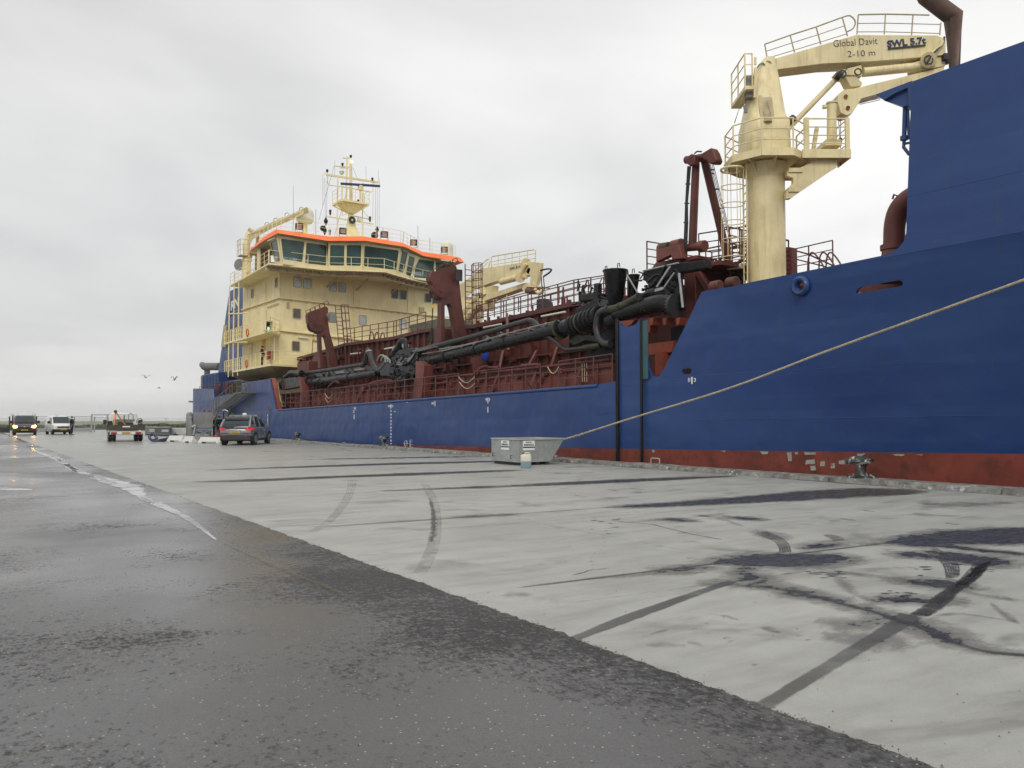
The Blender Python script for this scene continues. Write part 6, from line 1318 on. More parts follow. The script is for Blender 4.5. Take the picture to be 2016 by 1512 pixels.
m_ = MB(); bpoly = [(285, 330), (335, 312), (770, 185), (1200, 187), (1248, 205), (1248, 292), (1000, 315), (820, 328), (600, 338), (330, 372), (300, 360)]
m_.prism([k5(x, y, KX - bh) for x, y in bpoly], (2 * bh, 0, 0)); m_.build('boom', M_CRANE, col, bev=.015)
m_ = MB(); q = Vector((KX - bh - .015, 0, 0)); m_.cyl(k5(302, 342, KX - bh - .06), k5(302, 342, KX + bh + .06), .13, 12); m_.bar(k5(345, 312, KX - bh - .005), k5(348, 368, KX - bh - .005), .02, .02, (1, 0, 0)); m_.build('boom_pin', M_CREAM_D, col)
m_ = MB(); m_.prism([k5(x, y, KX - .3) for x, y in ((672, 375), (800, 345), (806, 395), (800, 408), (760, 400), (700, 400))], (.6, 0, 0)); m_.prism([k5(x, y, KX - .25) for x, y in ((712, 405), (770, 402), (805, 440), (800, 455), (742, 462))], (.5, 0, 0)); m_.prism([k5(x, y, KX - .3) for x, y in ((1080, 330), (1190, 300), (1246, 300), (1246, 350), (1120, 372), (1082, 368))], (.55, 0, 0)); m_.build('boom_bracket', M_CRANE, col, bev=.02)
m_ = MB(); m_.cyl(k5(405, 690, KX - .15), k5(680, 405, KX - .15), pxm(k5(500, 500), 5.2), 12); m_.cyl(k5(395, 702, KX - .3), k5(395, 702, KX + .1), .16, 10); m_.build('lifting_cylinder', M_CRANE, col)
m_ = MB(); m_.cyl(k5(808, 385, KX - .25), k5(1078, 358, KX - .25), pxm(k5(900, 370), 9), 16); m_.cyl(k5(1078, 358, KX - .25), k5(1130, 350, KX - .25), pxm(k5(900, 370), 7), 16); m_.cyl(k5(1156, 318, KX - .55), k5(1156, 318, KX - .1), pxm(k5(1150, 320), 15), 18); m_.build('jib_cylinder', M_CRANE, col)
m_ = MB()
for x, y, r_ in ((698, 393, 7), (781, 382, 6.5), (1156, 318, 8.5)):
    c = k5(x, y, KX - .6); m_.tube([c + Vector((0, math.cos(k * PI / 6), math.sin(k * PI / 6))) * 1.0 * pxm(c, r_) if False else c + Vector((0, math.cos(k * PI / 6) * pxm(c, r_), math.sin(k * PI / 6) * pxm(c, r_))) for k in range(13)], .025, 6)
m_.tube([k5(735, 350, KX - .6), k5(690, 400, KX - .6)], .02, 5); m_.tube([k5(1240, 195, KX - .5), k5(1235, 230, KX - .5), k5(1175, 290, KX - .6), k5(1140, 340, KX - .6)], .035, 6); m_.cyl(k5(668, 395, KX - .3), k5(690, 410, KX - .3), .17, 8); m_.cyl(k5(385, 672, KX - .3), k5(440, 625, KX - .25), .13, 8)
m_.box((KX - .5, k5(1240, 335).y - .1, k5(1200, 345).z), (KX, k5(1200, 335).y, k5(1200, 315).z)); m_.build('hydraulic_fitting', M_DARK, col)
m_ = MB(); m_.tube([k5(1232, 205, KX - .45), k5(1226, 235, KX - .5), k5(1160, 300, KX - .55)], .06, 6); m_.build('hydraulic_pipe', M_CRANE, col)
m_ = MB(); m_.prism([k5(x, y, KX - .35) for x, y in ((672, 540), (678, 500), (705, 476), (760, 470), (1060, 398), (1240, 355), (1240, 400), (1075, 440), (870, 505), (800, 524), (748, 604), (720, 614), (690, 600))], (.6, 0, 0)); m_.build('jib', M_CRANE, col, bev=.015)
m_ = MB()
for x, y in ((716, 512), (728, 572)): m_.cyl(k5(x, y, KX - .42), k5(x, y, KX - .34), .07, 10)
m_.build('jib_pin', M_RUST, col)
m_ = MB(); m_.cyl(k5(640, 745, KX - .4), k5(642, 550, KX - .4), pxm(k5(640, 600), 9), 16); m_.cyl(k5(642, 552, KX - .4), k5(642, 545, KX - .4), pxm(k5(640, 600), 11), 16); m_.prism([k5(x, y, KX - .9) for x, y in ((605, 772), (612, 740), (690, 740), (696, 772))], (.9, 0, 0)); m_.cyl(k5(604, 560, KX - .5), k5(604, 575, KX - .5), .09, 8); m_.build('jib_rest', M_CRANE, col)
m_ = MB(); m_.prism([k5(x, y, KX - .9) for x, y in ((405, 912), (435, 908), (575, 846), (600, 806), (680, 795), (668, 888), (640, 905), (420, 1055), (398, 1055), (400, 1020), (437, 972), (437, 945), (405, 935))], (.2, 0, 0))
m_.box((KX - .95, k5(437, 945).y, k5(400, 957).z), (KX + .1, k5(380, 945).y + .1, k5(400, 935).z)); m_.box((KX - .95, k5(420, 1045).y, k5(400, 1058).z), (KX + .1, k5(380, 1045).y + .1, k5(400, 1035).z)); m_.build('platform_bracket', M_CRANE, col)
m_ = MB(); c1, c2 = k5(688, 620, KX - .3), k5(688, 790, KX - .3); m_.tube([c1, c2], .012, 4); m_.tube([c1 + Vector((0, .08, 0)), c2], .012, 4); m_.cyl(k5(688, 735, KX - .3), k5(688, 757, KX - .3), .06, 8); m_.cyl(k5(688, 800, KX - .3), k5(688, 815, KX - .3), .07, 8); m_.tube([k5(690, 822, KX - .3), k5(690, 880, KX - .3)], .03, 6); m_.tube([k5(790, 555, KX - .2), k5(900, 530, KX - .2)], .012, 4); m_.tube([k5(790, 545, KX - .2), k5(900, 522, KX - .2)], .012, 4); m_.build('hook_wire', M_DARK, col)
# upper side platform on the left of the turret
m_ = MB(); zq = k5(150, 510).z; yl, yr = k5(92, 500, KX + .85).y, k5(238, 500, KX - .9).y
m_.box((KX - .9, yr, zq - .12), (KX + .9, yl - .1, zq)); m_.prism([Vector((KX - .9, yr + .35, zq - .12)), Vector((KX - .9, yl - .1, zq - .12)), Vector((KX + .4, yl - .1, zq - .8)), Vector((KX + .4, yr + .4, zq - .8))], (0, 0, -.04)); m_.rail([(KX - .85, yr + .1, zq), (KX - .85, yl - .12, zq), (KX + .85, yl - .12, zq)], 1.15, 2, 1.1, .026, post=.03); m_.bar(k5(235, 345, KX - .9), k5(235, 305, KX - .9), .07); m_.bar(k5(232, 520, KX - .9), k5(237, 360, KX - .9), .09)
m_.build('upper_platform', M_CRANE, col)
m_ = MB(); c = k5(207, 455, KX - .7); m_.box((c.x, c.y - .18, c.z - .4), (c.x + .3, c.y + .12, c.z + .35)); m_.tube([k5(235, 375, KX - .5), k5(255, 345, KX - .5), k5(275, 335, KX - .5), k5(285, 345, KX - .5)], .03, 5); m_.cyl(k5(178, 560, KX - .6), k5(185, 600, KX - .6), .06, 6); m_.build('electric_box', M_GREY, col)
# railings on the boom
for posts in ([(300, 320, 285, 235), (443, 278, 420, 187), (583, 235, 558, 143), (725, 192, 697, 92)], [(775, 182, 782, 78), (920, 182, 927, 75), (1065, 186, 1073, 78), (1215, 186, 1221, 120)]):
    m_ = MB(); A = [k5(a_, b_, KX - .36) for a_, b_, c, d_ in posts]; B = [k5(c, d_, KX - .36) for a_, b_, c, d_ in posts]
    for a_, b_ in zip(A, B): m_.cyl(a_, b_, .024, 6)
    last = B[-1]
    if posts[0][0] == 300: arc = spline([B[-1], k5(735, 83, KX - .36), k5(762, 105, KX - .36), k5(765, 130, KX - .36), k5(750, 155, KX - .36), A[-1].lerp(B[-1], .22)], 4); m_.tube([B[0]] + B[1:-1] + arc, .026, 6)
    else: m_.tube(B[:-1] + [k5(1160, 80, KX - .36)], .026, 6); B[-1] = k5(1221, 120, KX - .36)
    for q_ in (.12, .55): 
        pts = [a_.lerp(b_, q_) for a_, b_ in zip(A, B)]
        if posts[0][0] != 300 and q_ == .55: pts = pts[:-1] + [k5(1221, 130, KX - .36)]
        m_.tube(pts, .017, 5)
    m_.build('boom_railing', M_CREAM_D, col)
TXp = KX - bh - .012
MB.DEF = None
text('boom_lettering', 'Global Davit', k5w(652, 249, TXp), k5w(885, 233, TXp), pxm(k5(700, 230), 13.5), (0, 0, 1), M_NAVY2, col, .004, offset=-.012)
text('boom_lettering', '2-10 m', k5w(727, 303, TXp), k5w(873, 294, TXp), pxm(k5(700, 280), 12), (0, 0, 1), M_NAVY2, col, .004, offset=-.012)
text('load_plate_lettering', 'SWL 5.7t', k5w(938, 253, TXp), k5w(1143, 232, TXp), pxm(k5(1000, 240), 14), (0, 0, 1), M_NAVY, col, .02, offset=.025)
MB.DEF = Matrix(((NH.x, -RT.x, 0, cc.x - NH.x * KX + RT.x * KYc), (NH.y, -RT.y, 0, cc.y - NH.y * KX + RT.y * KYc), (0, 0, 1, 0), (0, 0, 0, 1)))
m_ = MB(); m_.bar(k5(940, 258, TXp - .03), k5(1140, 240, TXp - .03), .05, .03, (1, 0, 0)); m_.build('load_plate_rail', M_DARK, col)
# caged ladder on the column's left
m_ = MB(); lx = KX - .30; yl_ = k5(181, 1161, lx).y
m_.ladder((lx, yl_, 5.6), (lx, yl_, ZP), (1, 0, 0), .42, .28, .02)
m_.build('ladder', M_CRANE, col)
m_ = MB(); rr_ = .40; c0 = Vector((lx + .02, yl_ + rr_ + .02, 0))
for k in range(6):
    z = 7.25 + k * (ZP - .25 - 7.25) / 5
    m_.tube([c0 + Vector((math.cos(a) * rr_, math.sin(a) * rr_, z)) for a in [-PI * .42 + (PI * 1.84) * i / 20 for i in range(21)]], .018 if k < 5 else .04, 6)
for i in range(7): a = -PI * .3 + PI * 1.6 * i / 6; m_.tube([c0 + Vector((math.cos(a) * rr_, math.sin(a) * rr_, 7.25)), c0 + Vector((math.cos(a) * rr_, math.sin(a) * rr_, ZP - .2))], .012, 4)
m_.build('ladder_cage', M_CRANE, col)
MB.DEF = None; pxm = pxm0
# ================================================================ SUCTION PIPE (hung in its cradles and gantries, lifts away)
PX = 20.8
PIPE = thing('suction_pipe', 'long black suction pipe with its twin jet water pipe, hoisted in above the red walkway', 'dredge pipe', (PX, 42, 4.0))
def tp_(mb, pts, rpx, X=PX, n=14, zf=None, sm=0):
    q = [P(*(zf(*p) if zf else p), X=X) for p in pts]
    r = [pxm(v, rpx) for v in q] if not isinstance(rpx, (list, tuple)) else [pxm(v, k) for v, k in zip(q, rpx)]
    if sm:
        q2 = spline(q, sm); r2 = []
        for i in range(len(q) - 1): r2 += [r[i] + (r[i + 1] - r[i]) * k / sm for k in range(sm)]
        r2.append(r[-1]); q, r = q2, r2
    mb.tube(q, r, n); return q
m_ = MB(); tp_(m_, [(822, 715), (940, 687), (1068, 656)], [9.5, 11, 13], n=20); tp_(m_, [(1060, 658), (1100, 648), (1135, 638)], [14, 14.5, 15.5], n=20)
m_.build('upper_pipe', M_BLACK, PIPE)
m_ = MB()
for x, y, r in ((1105, 646, 18), (1130, 640, 19.5), (1137, 638, 19.5), (1145, 634, 19), (1153, 631, 19.5), (1161, 628, 19), (1169, 625, 19.5), (1178, 621, 18)):
    a_ = P(x - 2.4, y + .9, X=PX); b_ = P(x + 2.4, y - .9, X=PX); m_.cyl(a_, b_, pxm(a_, r), 22)
tp_(m_, [(1125, 641), (1182, 620)], 17.5, n=20); m_.build('bellows', M_BLACK2, PIPE)
m_ = MB(); a_ = P(1143, 636, X=PX); m_.cyl(a_, P(1146, 635, X=PX), pxm(a_, 20), 22); a_ = P(1102, 648, X=PX); m_.cyl(a_, P(1105, 647, X=PX), pxm(a_, 20.5), 22); a_ = P(856, 703, X=PX)
m_.build('flange_ring', M_GREENISH, PIPE)
m_ = MB()
for x, y in ((834, 712), (842, 710), (850, 708)): a_ = P(x, y, X=PX); m_.cyl(a_, P(x + 2.5, y - .6, X=PX), pxm(a_, 10.6), 18)
m_.build('flange_ring', M_GREENISH, PIPE)
m_ = MB(); tp_(m_, [(806, 697), (820, 691.5), (940, 660), (1030, 633.5), (1042, 631), (1050, 633), (1058, 641), (1070, 656), (1079, 662)], 5.0, X=PX - .1, zf=None, sm=4)
tp_(m_, [(1079, 662), (1096, 674), (1110, 686), (1122, 688), (1150, 684.5)], 4.2, X=PX - .1, sm=4); m_.build('jet_water_pipe', M_HOSE, PIPE)
m_ = MB(); tp_(m_, [(1150, 684.5), (1182, 679.5)], 5.6, X=PX - .1); m_.build('jet_pipe_sleeve', M_GREENISH, PIPE)
m_ = MB()
for x0, y0_, x1, y1 in ((478, 805, 545, 840), (580, 780, 650, 815), (215, 878, 270, 910)): m_.bar(P(*zC(x0, y0_), X=PX - .05), P(*zC(x1, y1), X=PX - .05), .16, .22)
m_.bar(P(*zB(1660, 545), X=PX), P(*zB(1730, 580), X=PX), .2, .25); m_.prism([P(*zB(*p), X=PX - .1) for p in ((1370, 590), (1400, 590), (1500, 700), (1440, 690))], (.3, 0, 0)); m_.build('pipe_brace', M_BLACK, PIPE)
m_ = MB(); q = [(1600, 560), (1790, 530), (2016, 480)]; m_.tube([P(*zB(*p), X=PX - .12) for p in q], .05, 6); m_.tube([P(*zC(x, y), X=PX - .2) for x, y in ((40, 925), (200, 900), (400, 850), (700, 765), (900, 715), (1010, 690))], .035, 6)
for x, y in ((410, 850), (325, 870), (696, 770), (805, 745), (915, 715), (500, 822), (600, 796)): m_.cyl(P(*zC(x - 5, y + 6), X=PX - .22), P(*zC(x + 5, y - 6), X=PX - .22), .07, 8)
for k in range(9): m_.box((PX - .5, P(*zC(30 + k * 18, 910 - k * 4), X=PX).y - .02, P(*zC(30 + k * 18, 912 - k * 4), X=PX).z), (PX - .2, P(*zC(30 + k * 18, 910 - k * 4), X=PX).y + .02, P(*zC(30 + k * 18, 908 - k * 4), X=PX).z + .05))
m_.build('hydraulic_line', M_GREY, PIPE)
for x, y, r in ((880, 702, 11.6), (940, 687, 12), (1000, 672, 12.4), (620, 750.5, 8.6), (690, 742, 9)):
    a_ = P(x - 1.5, y + .4, X=PX); m_ = MB(); m_.cyl(a_, P(x + 1.5, y - .4, X=PX), pxm(a_, r), 22); m_.build('flange_ring', M_BLACK2, PIPE)
# lower pipe
m_ = MB(); tp_(m_, [(588, 753), (650, 748), (745, 734)], [7.5, 8, 8.5], n=18); m_.build('lower_pipe', M_BLACK, PIPE)
m_ = MB(); tp_(m_, [(590, 736), (650, 727.5), (713, 717.5)], 3.7, X=PX - .1); m_.tube(spline([P(*zB(*p), X=PX - .1) for p in ((930, 700), (955, 680), (970, 620), (990, 575), (1010, 570))], 4), .16, 8); m_.build('jet_water_pipe', M_HOSE, PIPE)
m_ = MB(); tp_(m_, [(724, 689), (729, 698), (733, 713), (739, 725), (748, 729), (757, 722), (766, 709), (776, 694), (785, 681)], [5.4, 5.4, 5.4, 5.6, 5.8, 6.2, 6.4, 6.4, 6.4], X=PX - .2, sm=3); m_.build('flexible_hose', M_HOSE, PIPE)
m_ = MB(); tp_(m_, [(786, 683), (790, 674), (795, 672), (798, 679), (801, 689), (807, 695), (813, 694)], [7.5, 8, 7, 5.5, 5, 4.8, 4.8], X=PX - .2, sm=3); m_.build('hose_elbow', M_BLACK, PIPE)
for x, y in ((728, 695), (780, 687), (799, 681)): 
    a_ = P(x - 1.5, y - 3, X=PX - .2) if x < 740 else P(x - 2, y + 1, X=PX - .2); b_ = P(x - 1, y - 1, X=PX - .2) if x < 740 else P(x, y - 1, X=PX - .2); m_ = MB(); m_.cyl(a_, b_, pxm(a_, 6.8), 12); m_.build('hose_clamp', M_GALV, PIPE)
m_ = MB()
for x0, y0_, x1, y1 in ((520, 765, 620, 790), (660, 745, 720, 800), (815, 715, 870, 765), (940, 695, 1030, 740), (600, 770, 640, 800), (780, 735, 830, 770)): m_.bar(P(*zB(x0, y0_), X=PX - .05), P(*zB(x1, y1), X=PX - .05), .12, .25)
m_.build('pipe_brace', M_BLACK, PIPE)
m_ = MB()
for x0, y0_, w_ in ((530, 768, 110), (670, 745, 120), (835, 718, 120)):
    for k in range(4): m_.bar(P(*zB(x0 + k * 4, y0_ + k * 8), X=PX - .02), P(*zB(x0 + w_, y0_ - 10 + k * 8), X=PX - .02), .03, .05)
m_.build('hydraulic_line', M_GALV, PIPE)
# middle joint block
m_ = MB(); m_.prism([P(*zB(*p), X=PX - .35) for p in ((1070, 690), (1110, 660), (1160, 655), (1250, 560), (1380, 545), (1410, 580), (1410, 700), (1385, 800), (1320, 835), (1240, 850), (1205, 800), (1090, 790))], (.5, 0, 0)); m_.build('pipe_joint', M_BLACK, PIPE, bev=.05)
m_ = MB()
for k, (x, y) in enumerate(((1100, 690), (1125, 685), (1150, 690))): c = P(*zB(x, y), X=PX - .4); m_.tube([c + Vector((0, math.cos(a) * (.62 - k * .1), math.sin(a) * (.55 - k * .1))) for a in [PI * .15 + PI * .8 * i / 10 for i in range(11)]], .05, 6)
for k in range(5): m_.tube([P(*zB(1230 + k * 6, 690 - k * 14), X=PX - .42), P(*zB(1300 + k * 8, 695 - k * 14), X=PX - .42), P(*zB(1340 + k * 6, 660 - k * 12), X=PX - .42), P(*zB(1370 + k * 4, 625 - k * 10), X=PX - .42)], .022, 5)
m_.build('hydraulic_line', M_GALV, PIPE)
m_ = MB(); m_.prism([P(*zB(*p), X=PX - .4) for p in ((210, 850), (250, 812), (395, 795), (400, 880), (240, 912), (215, 900))], (.5, 0, 0)); m_.tube([P(*zB(*p), X=PX - .3) for p in ((265, 800), (320, 760), (390, 755))], .16, 10); m_.cyl(P(*zB(365, 765), X=PX - .45), P(*zB(410, 765), X=PX - .45), .22, 12); m_.prism([P(*zB(*p), X=PX - .3) for p in ((300, 740), (330, 745), (260, 810), (235, 820))], (.2, 0, 0)); m_.build('drag_head', M_BLACK, PIPE, bev=.03)
rnd = random.Random(2); m_ = MB()
for i in range(30):
    c = P(*zB(rnd.uniform(420, 540), rnd.uniform(775, 850)), X=PX + rnd.uniform(-.3, .2)); e = c + Vector((0, rnd.uniform(-.9, .9), rnd.uniform(-.3, .3))); m_.cyl(c, e, rnd.uniform(.02, .06), 6)
for i in range(50):
    c = P(*zB(rnd.uniform(1160, 1400), rnd.uniform(600, 820)), X=PX - .35 + rnd.uniform(-.12, .0)); e = c + Vector((rnd.uniform(-.1, .1), rnd.uniform(-.5, .5), rnd.uniform(-.35, .35))); m_.cyl(c, e, rnd.uniform(.02, .07), 6)
m_.build('pipe_fitting', M_BLACK2, PIPE)
# trunnion, pump elbow and gooseneck at the bow end
m_ = MB(); tp_(m_, [(1214, 620), (1240, 612), (1275, 603), (1305, 596), (1322, 598)], [13, 15.5, 18, 19.5, 20], n=24, sm=4); tp_(m_, [(1258, 590), (1280, 578), (1305, 574), (1320, 585)], [6, 9, 12, 12], X=PX + .1, sm=3); m_.build('pump_elbow', M_BLACK, PIPE)
m_ = MB(); c = P(1325, 601, X=PX); ax_ = (P(1330, 600, X=PX) - P(1318, 600, X=PX)).normalized()
m_.cyl(c, c + ax_ * .14, pxm(c, 22.5), 28)
for k in range(20): a = 2 * PI * k / 20; e = c + Vector((math.cos(a), 0, math.sin(a))) * pxm(c, 20.3); m_.cyl(e - ax_ * .06, e + ax_ * .02, .035, 6)
m_.build('bolted_flange', M_DARK, PIPE)
m_ = MB(); tp_(m_, [(1190, 611), (1212, 607), (1232, 598), (1258, 584)], [7, 7.5, 7.5, 7.5], X=PX - .2, n=14, sm=3); m_.build('jet_pipe_sleeve', M_GREENISH, PIPE)
m_ = MB(); tp_(m_, [(1196, 610), (1186, 612), (1178, 620), (1175, 634), (1175, 650), (1180, 666), (1190, 676), (1202, 677)], [6, 6.6, 6.8, 6.8, 6.8, 7, 7.5, 8], X=PX - .2, sm=3); m_.build('jet_water_pipe', M_HOSE, PIPE)
m_ = MB(); tp_(m_, [(1200, 634), (1216, 626)], 15); m_.prism([P(*zK(*p), X=PX + .2) for p in ((120, 640), (250, 600), (260, 900), (160, 980), (100, 900), (180, 800))], (.5, 0, 0)); m_.build('trunnion', M_BLACK2, PIPE)
for x, y, r in ((1196, 610, 8.5), (1220, 604, 8.8), (1256, 586, 9.3)): a_ = P(x, y, X=PX - .2); m_ = MB(); m_.cyl(a_, P(x + 2.5, y - 1, X=PX - .2), pxm(a_, r), 16); m_.build('hose_clamp', M_DARK, PIPE)
for (cx, cy, rt_, cx2, cy2, rb_, X_) in ((278, 172, 23.7, 275, 462, 15.8, 21.3), (475, 222, 11.5, 455, 450, 8.5, 22.0)):
    a_, b_ = P(*zK(cx, cy), X=X_), P(*zK(cx2, cy2), X=X_); ra_, rb2 = pxm(a_, rt_), pxm(b_, rb_); m_ = MB()
    m_.loft([[p + Vector((math.cos(k * PI / 16) * r, math.sin(k * PI / 16) * r, 0)) for k in range(32)] for p, r in ((b_ - Vector((0, 0, .5)), rb2 * .6), (b_ - Vector((0, 0, .05)), rb2 * .95), (b_, rb2 * 1.04), (a_ - Vector((0, 0, .05)), ra_), (a_ - Vector((0, 0, .05)), ra_ * 1.06), (a_, ra_ * 1.06), (a_, ra_ * .97), (b_ + Vector((0, 0, .3)), rb2 * .9))])
    d_ = m_.build('swell_compensator_cup', M_BLACK, SHIP); m_ = MB(); 
    for dx in (-.6, .95): c = a_ + Vector((-.3, -dx * ra_, .0)); m_.tube([c, c + Vector((0, -.03, .16)), c + Vector((0, -.12, .16)), c + Vector((0, -.14, 0))], .02, 5)
    m_.build('lifting_eye', M_DARK, d_)
# pump gantry, black arm
m_ = MB(); m_.prism([P(*zK(*p), X=21.0) for p in ((570, 190), (600, 175), (905, 100), (1225, 62), (1236, 150), (1100, 175), (950, 200), (820, 250), (700, 322), (620, 300), (572, 280))], (.35, 0, 0)); arm = m_.build('pump_arm', M_BLACK2, PIPE, bev=.03)
m_ = MB(); m_.prism([P(*zK(*p), X=20.9) for p in ((840, 200), (950, 190), (985, 560), (960, 600), (900, 420), (800, 350))], (.2, 0, 0)); m_.prism([P(*zK(*p), X=21.2) for p in ((600, 300), (850, 240), (960, 420), (960, 600), (700, 420))], (.3, 0, 0)); m_.build('pump_plate', M_BLACK, PIPE, bev=.02)
m_ = MB(); m_.cyl(P(*zK(955, 205), X=20.8), P(*zK(995, 570), X=20.8), pxm(P(*zK(980, 400), X=20.8), 2.8), 10); m_.build('hoist_rod', M_GALV, PIPE)
m_ = MB(); m_.bar(P(*zK(860, 135), X=20.7), P(*zK(720, 350), X=20.7), .05, .07); m_.bar(P(*zK(905, 200), X=20.7), P(*zK(800, 350), X=20.7), .04, .05); m_.bar(P(*zK(400, 220), X=21), P(*zK(520, 420), X=21), .03, .05); m_.tube([P(*zK(570, 180), X=20.9), P(*zK(950, 95), X=20.9)], .03, 6); m_.build('strut', M_GALV, PIPE)
m_ = MB(); m_.prism(rrect(P(*zK(737, 376), X=20.6), Vector((0, -1, .08)).normalized(), Vector((0, 0, 1)), .40, .10, .03), (.08, 0, 0)); m_.build('name_plate', M_GALV, PIPE)
m_ = MB(); rnd = random.Random(31)
for i in range(60):
    c = P(*zK(rnd.uniform(560, 960), rnd.uniform(180, 450)), X=21 + rnd.uniform(-.25, .2)); e = c + Vector((rnd.uniform(-.1, .1), rnd.uniform(-.45, .45), rnd.uniform(-.3, .3))); m_.cyl(c, e, rnd.uniform(.02, .06), 6)
for i in range(40):
    c = P(*zC(rnd.uniform(1130, 1330), rnd.uniform(430, 600)), X=21.8 + rnd.uniform(-.2, .5)); e = c + Vector((rnd.uniform(-.1, .1), rnd.uniform(-.5, .5), rnd.uniform(-.3, .5))); m_.cyl(c, e, rnd.uniform(.02, .07), 6)
for i in range(30):
    c = P(*zK(rnd.uniform(20, 260), rnd.uniform(780, 990)), X=21.2 + rnd.uniform(-.2, .3)); e = c + Vector((0, rnd.uniform(-.5, .5), rnd.uniform(-.2, .2))); m_.cyl(c, e, rnd.uniform(.03, .08), 6)
m_.build('pipe_fitting', M_BLACK, PIPE)
m_ = MB(); m_.prism([P(*zC(*p), X=21.6) for p in ((1155, 505), (1290, 490), (1290, 540), (1160, 550))], (1.2, 0, 0)); m_.prism([P(*zC(*p), X=21.4) for p in ((1130, 600), (1280, 530), (1300, 590), (1140, 660))], (1, 0, 0)); m_.bar(P(*zC(1285, 425), X=21.7), P(*zC(1285, 600), X=21.7), .25); m_.cyl(P(*zC(1190, 700), X=21.8), P(*zC(1100, 850), X=21.4), .16, 8); m_.prism([P(*zC(*p), X=21) for p in ((1080, 790), (1130, 770), (1310, 800), (1300, 850), (1200, 830), (1080, 880))], (.5, 0, 0)); m_.build('hoist_machinery', M_BLACK, SHIP, bev=.03)
m_ = MB()
m_.box((22.4, 18.6, 2.0), (22.6, 25.5, 5.6)); m_.build('recess_wall', M_RED, SHIP)
m_ = MB(); m_.box((20.4, 18.9, 2.2), (21.2, 19.2, 5.2)); m_.prism([P(*zK(*p), X=20.9) for p in ((600, 680), (660, 690), (640, 830), (610, 840))], (.4, 0, 0)); m_.prism([P(*zK(*p), X=21.0) for p in ((610, 960), (900, 920), (880, 1040), (620, 1080))], (.2, 0, 0)); m_.prism([P(*zK(*p), X=20.8) for p in ((700, 1050), (780, 1040), (770, 1310), (700, 1320))], (.5, 0, 0))
for x in (640, 780, 920): m_.prism([P(*zK(*p), X=20.7) for p in ((x, 680), (x + 45, 675), (x + 30, 755), (x + 5, 760))], (.4, 0, 0))
m_.prism([P(*zK(*p), X=20.2) for p in ((320, 715), (480, 700), (440, 755), (400, 768), (360, 755))], (.2, 0, 0)); m_.build('recess_frame', M_RED3, SHIP)
m_ = MB(); m_.box((21.8, 19.0, 4.0), (22.3, 21.6, 5.0)); m_.build('recess_shade_block', M_BLACK2, SHIP)  # solid black block, its colour stands for shade inside the recess
# mooring rope: three strands laid together
rp_ = [P(1082, 875, X=18.72), P(1113, 864.5, X=18.75), P(1146, 854.6, X=18.85), P(1240, 824.5, X=18.95), P(1432, 765.6, X=19.1), P(1625, 692.5, X=19.25), P(1817, 623, X=19.35), P(2016, 551, X=19.4)]
d_ = (rp_[-1] - rp_[-2]).normalized(); rp_ += [rp_[-1] + d_ * 3 + Vector((.4, 0, .1)), rp_[-1] + d_ * 6 + Vector((1.6, 0, .4))]
dense = spline(rp_, 110); m_ = MB(); L_ = 0; offs = []
for i, p in enumerate(dense):
    if i: L_ += (p - dense[i - 1]).length
    t = (dense[min(i + 1, len(dense) - 1)] - dense[max(0, i - 1)]).normalized(); u = t.cross(Vector((0, 0, 1))).normalized(); v = u.cross(t); offs.append((p, u, v, L_))
for s in range(3):
    m_.tube([p + u * math.cos(2 * PI * (l / .32 + s / 3)) * .017 + v * math.sin(2 * PI * (l / .32 + s / 3)) * .017 for p, u, v, l in offs], .0175, 5)
rope = m_.build('mooring_rope', M_ROPE); tag(rope, 'thick twisted beige mooring rope running up from behind the grey skip to the bow', 'rope')
m_ = MB(); rnd = random.Random(6)
for k in range(34):   # frayed splice near the lower end
    c = dense[120].lerp(dense[250], rnd.random()); e = c + Vector((rnd.uniform(-.03, .03), rnd.uniform(-.09, .09), rnd.uniform(-.045, .045))); m_.cyl(c, e, .010, 5)
o_ = m_.build('splice', M_ROPE); o_.parent = rope
# ================================================================ QUAY FURNITURE
def curve_wheel(root, x, y, r, w, out, rim=M_RIM, name='wheel'):
    m_ = MB(); m_.tube([(x - w / 2, y, r), (x - w / 2 + .03, y, r), (x + w / 2 - .03, y, r), (x + w / 2, y, r)], [r * .93, r, r, r * .93], 24); t_ = m_.build('wheel', M_TYRE, root, local=True)
    m_ = MB(); xo = x + out * (w / 2 + .004); m_.cyl((xo - .02, y, r), (xo + .012, y, r), r * .66, 20); m_.build('rim', M_CARTRIM, t_, local=True)
    m_ = MB()
    for k in range(5):
        a = 2 * PI * k / 5; m_.bar((xo + out * .012, y + math.cos(a) * r * .08, r + math.sin(a) * r * .08), (xo + out * .015, y + math.cos(a) * r * .64, r + math.sin(a) * r * .64), .05, .02, (1, 0, 0)); m_.bar((xo + out * .012, y + math.cos(a) * r * .1, r + math.sin(a) * r * .1), (xo + out * .015, y + math.cos(a + .35) * r * .64, r + math.sin(a + .35) * r * .64), .035, .02, (1, 0, 0))
    m_.tube([(xo + out * .012, y + math.cos(2 * PI * k / 20) * r * .66, r + math.sin(2 * PI * k / 20) * r * .66) for k in range(21)], .022, 6); m_.build('rim', rim, t_, local=True); return t_
def section(y, prof):   # prof: list of (halfwidth, z) from the bottom centre to the top centre
    L_ = [(-w_, y, z) for w_, z in prof]; Rr = [(w_, y, z) for w_, z in reversed(prof)]; return L_ + Rr
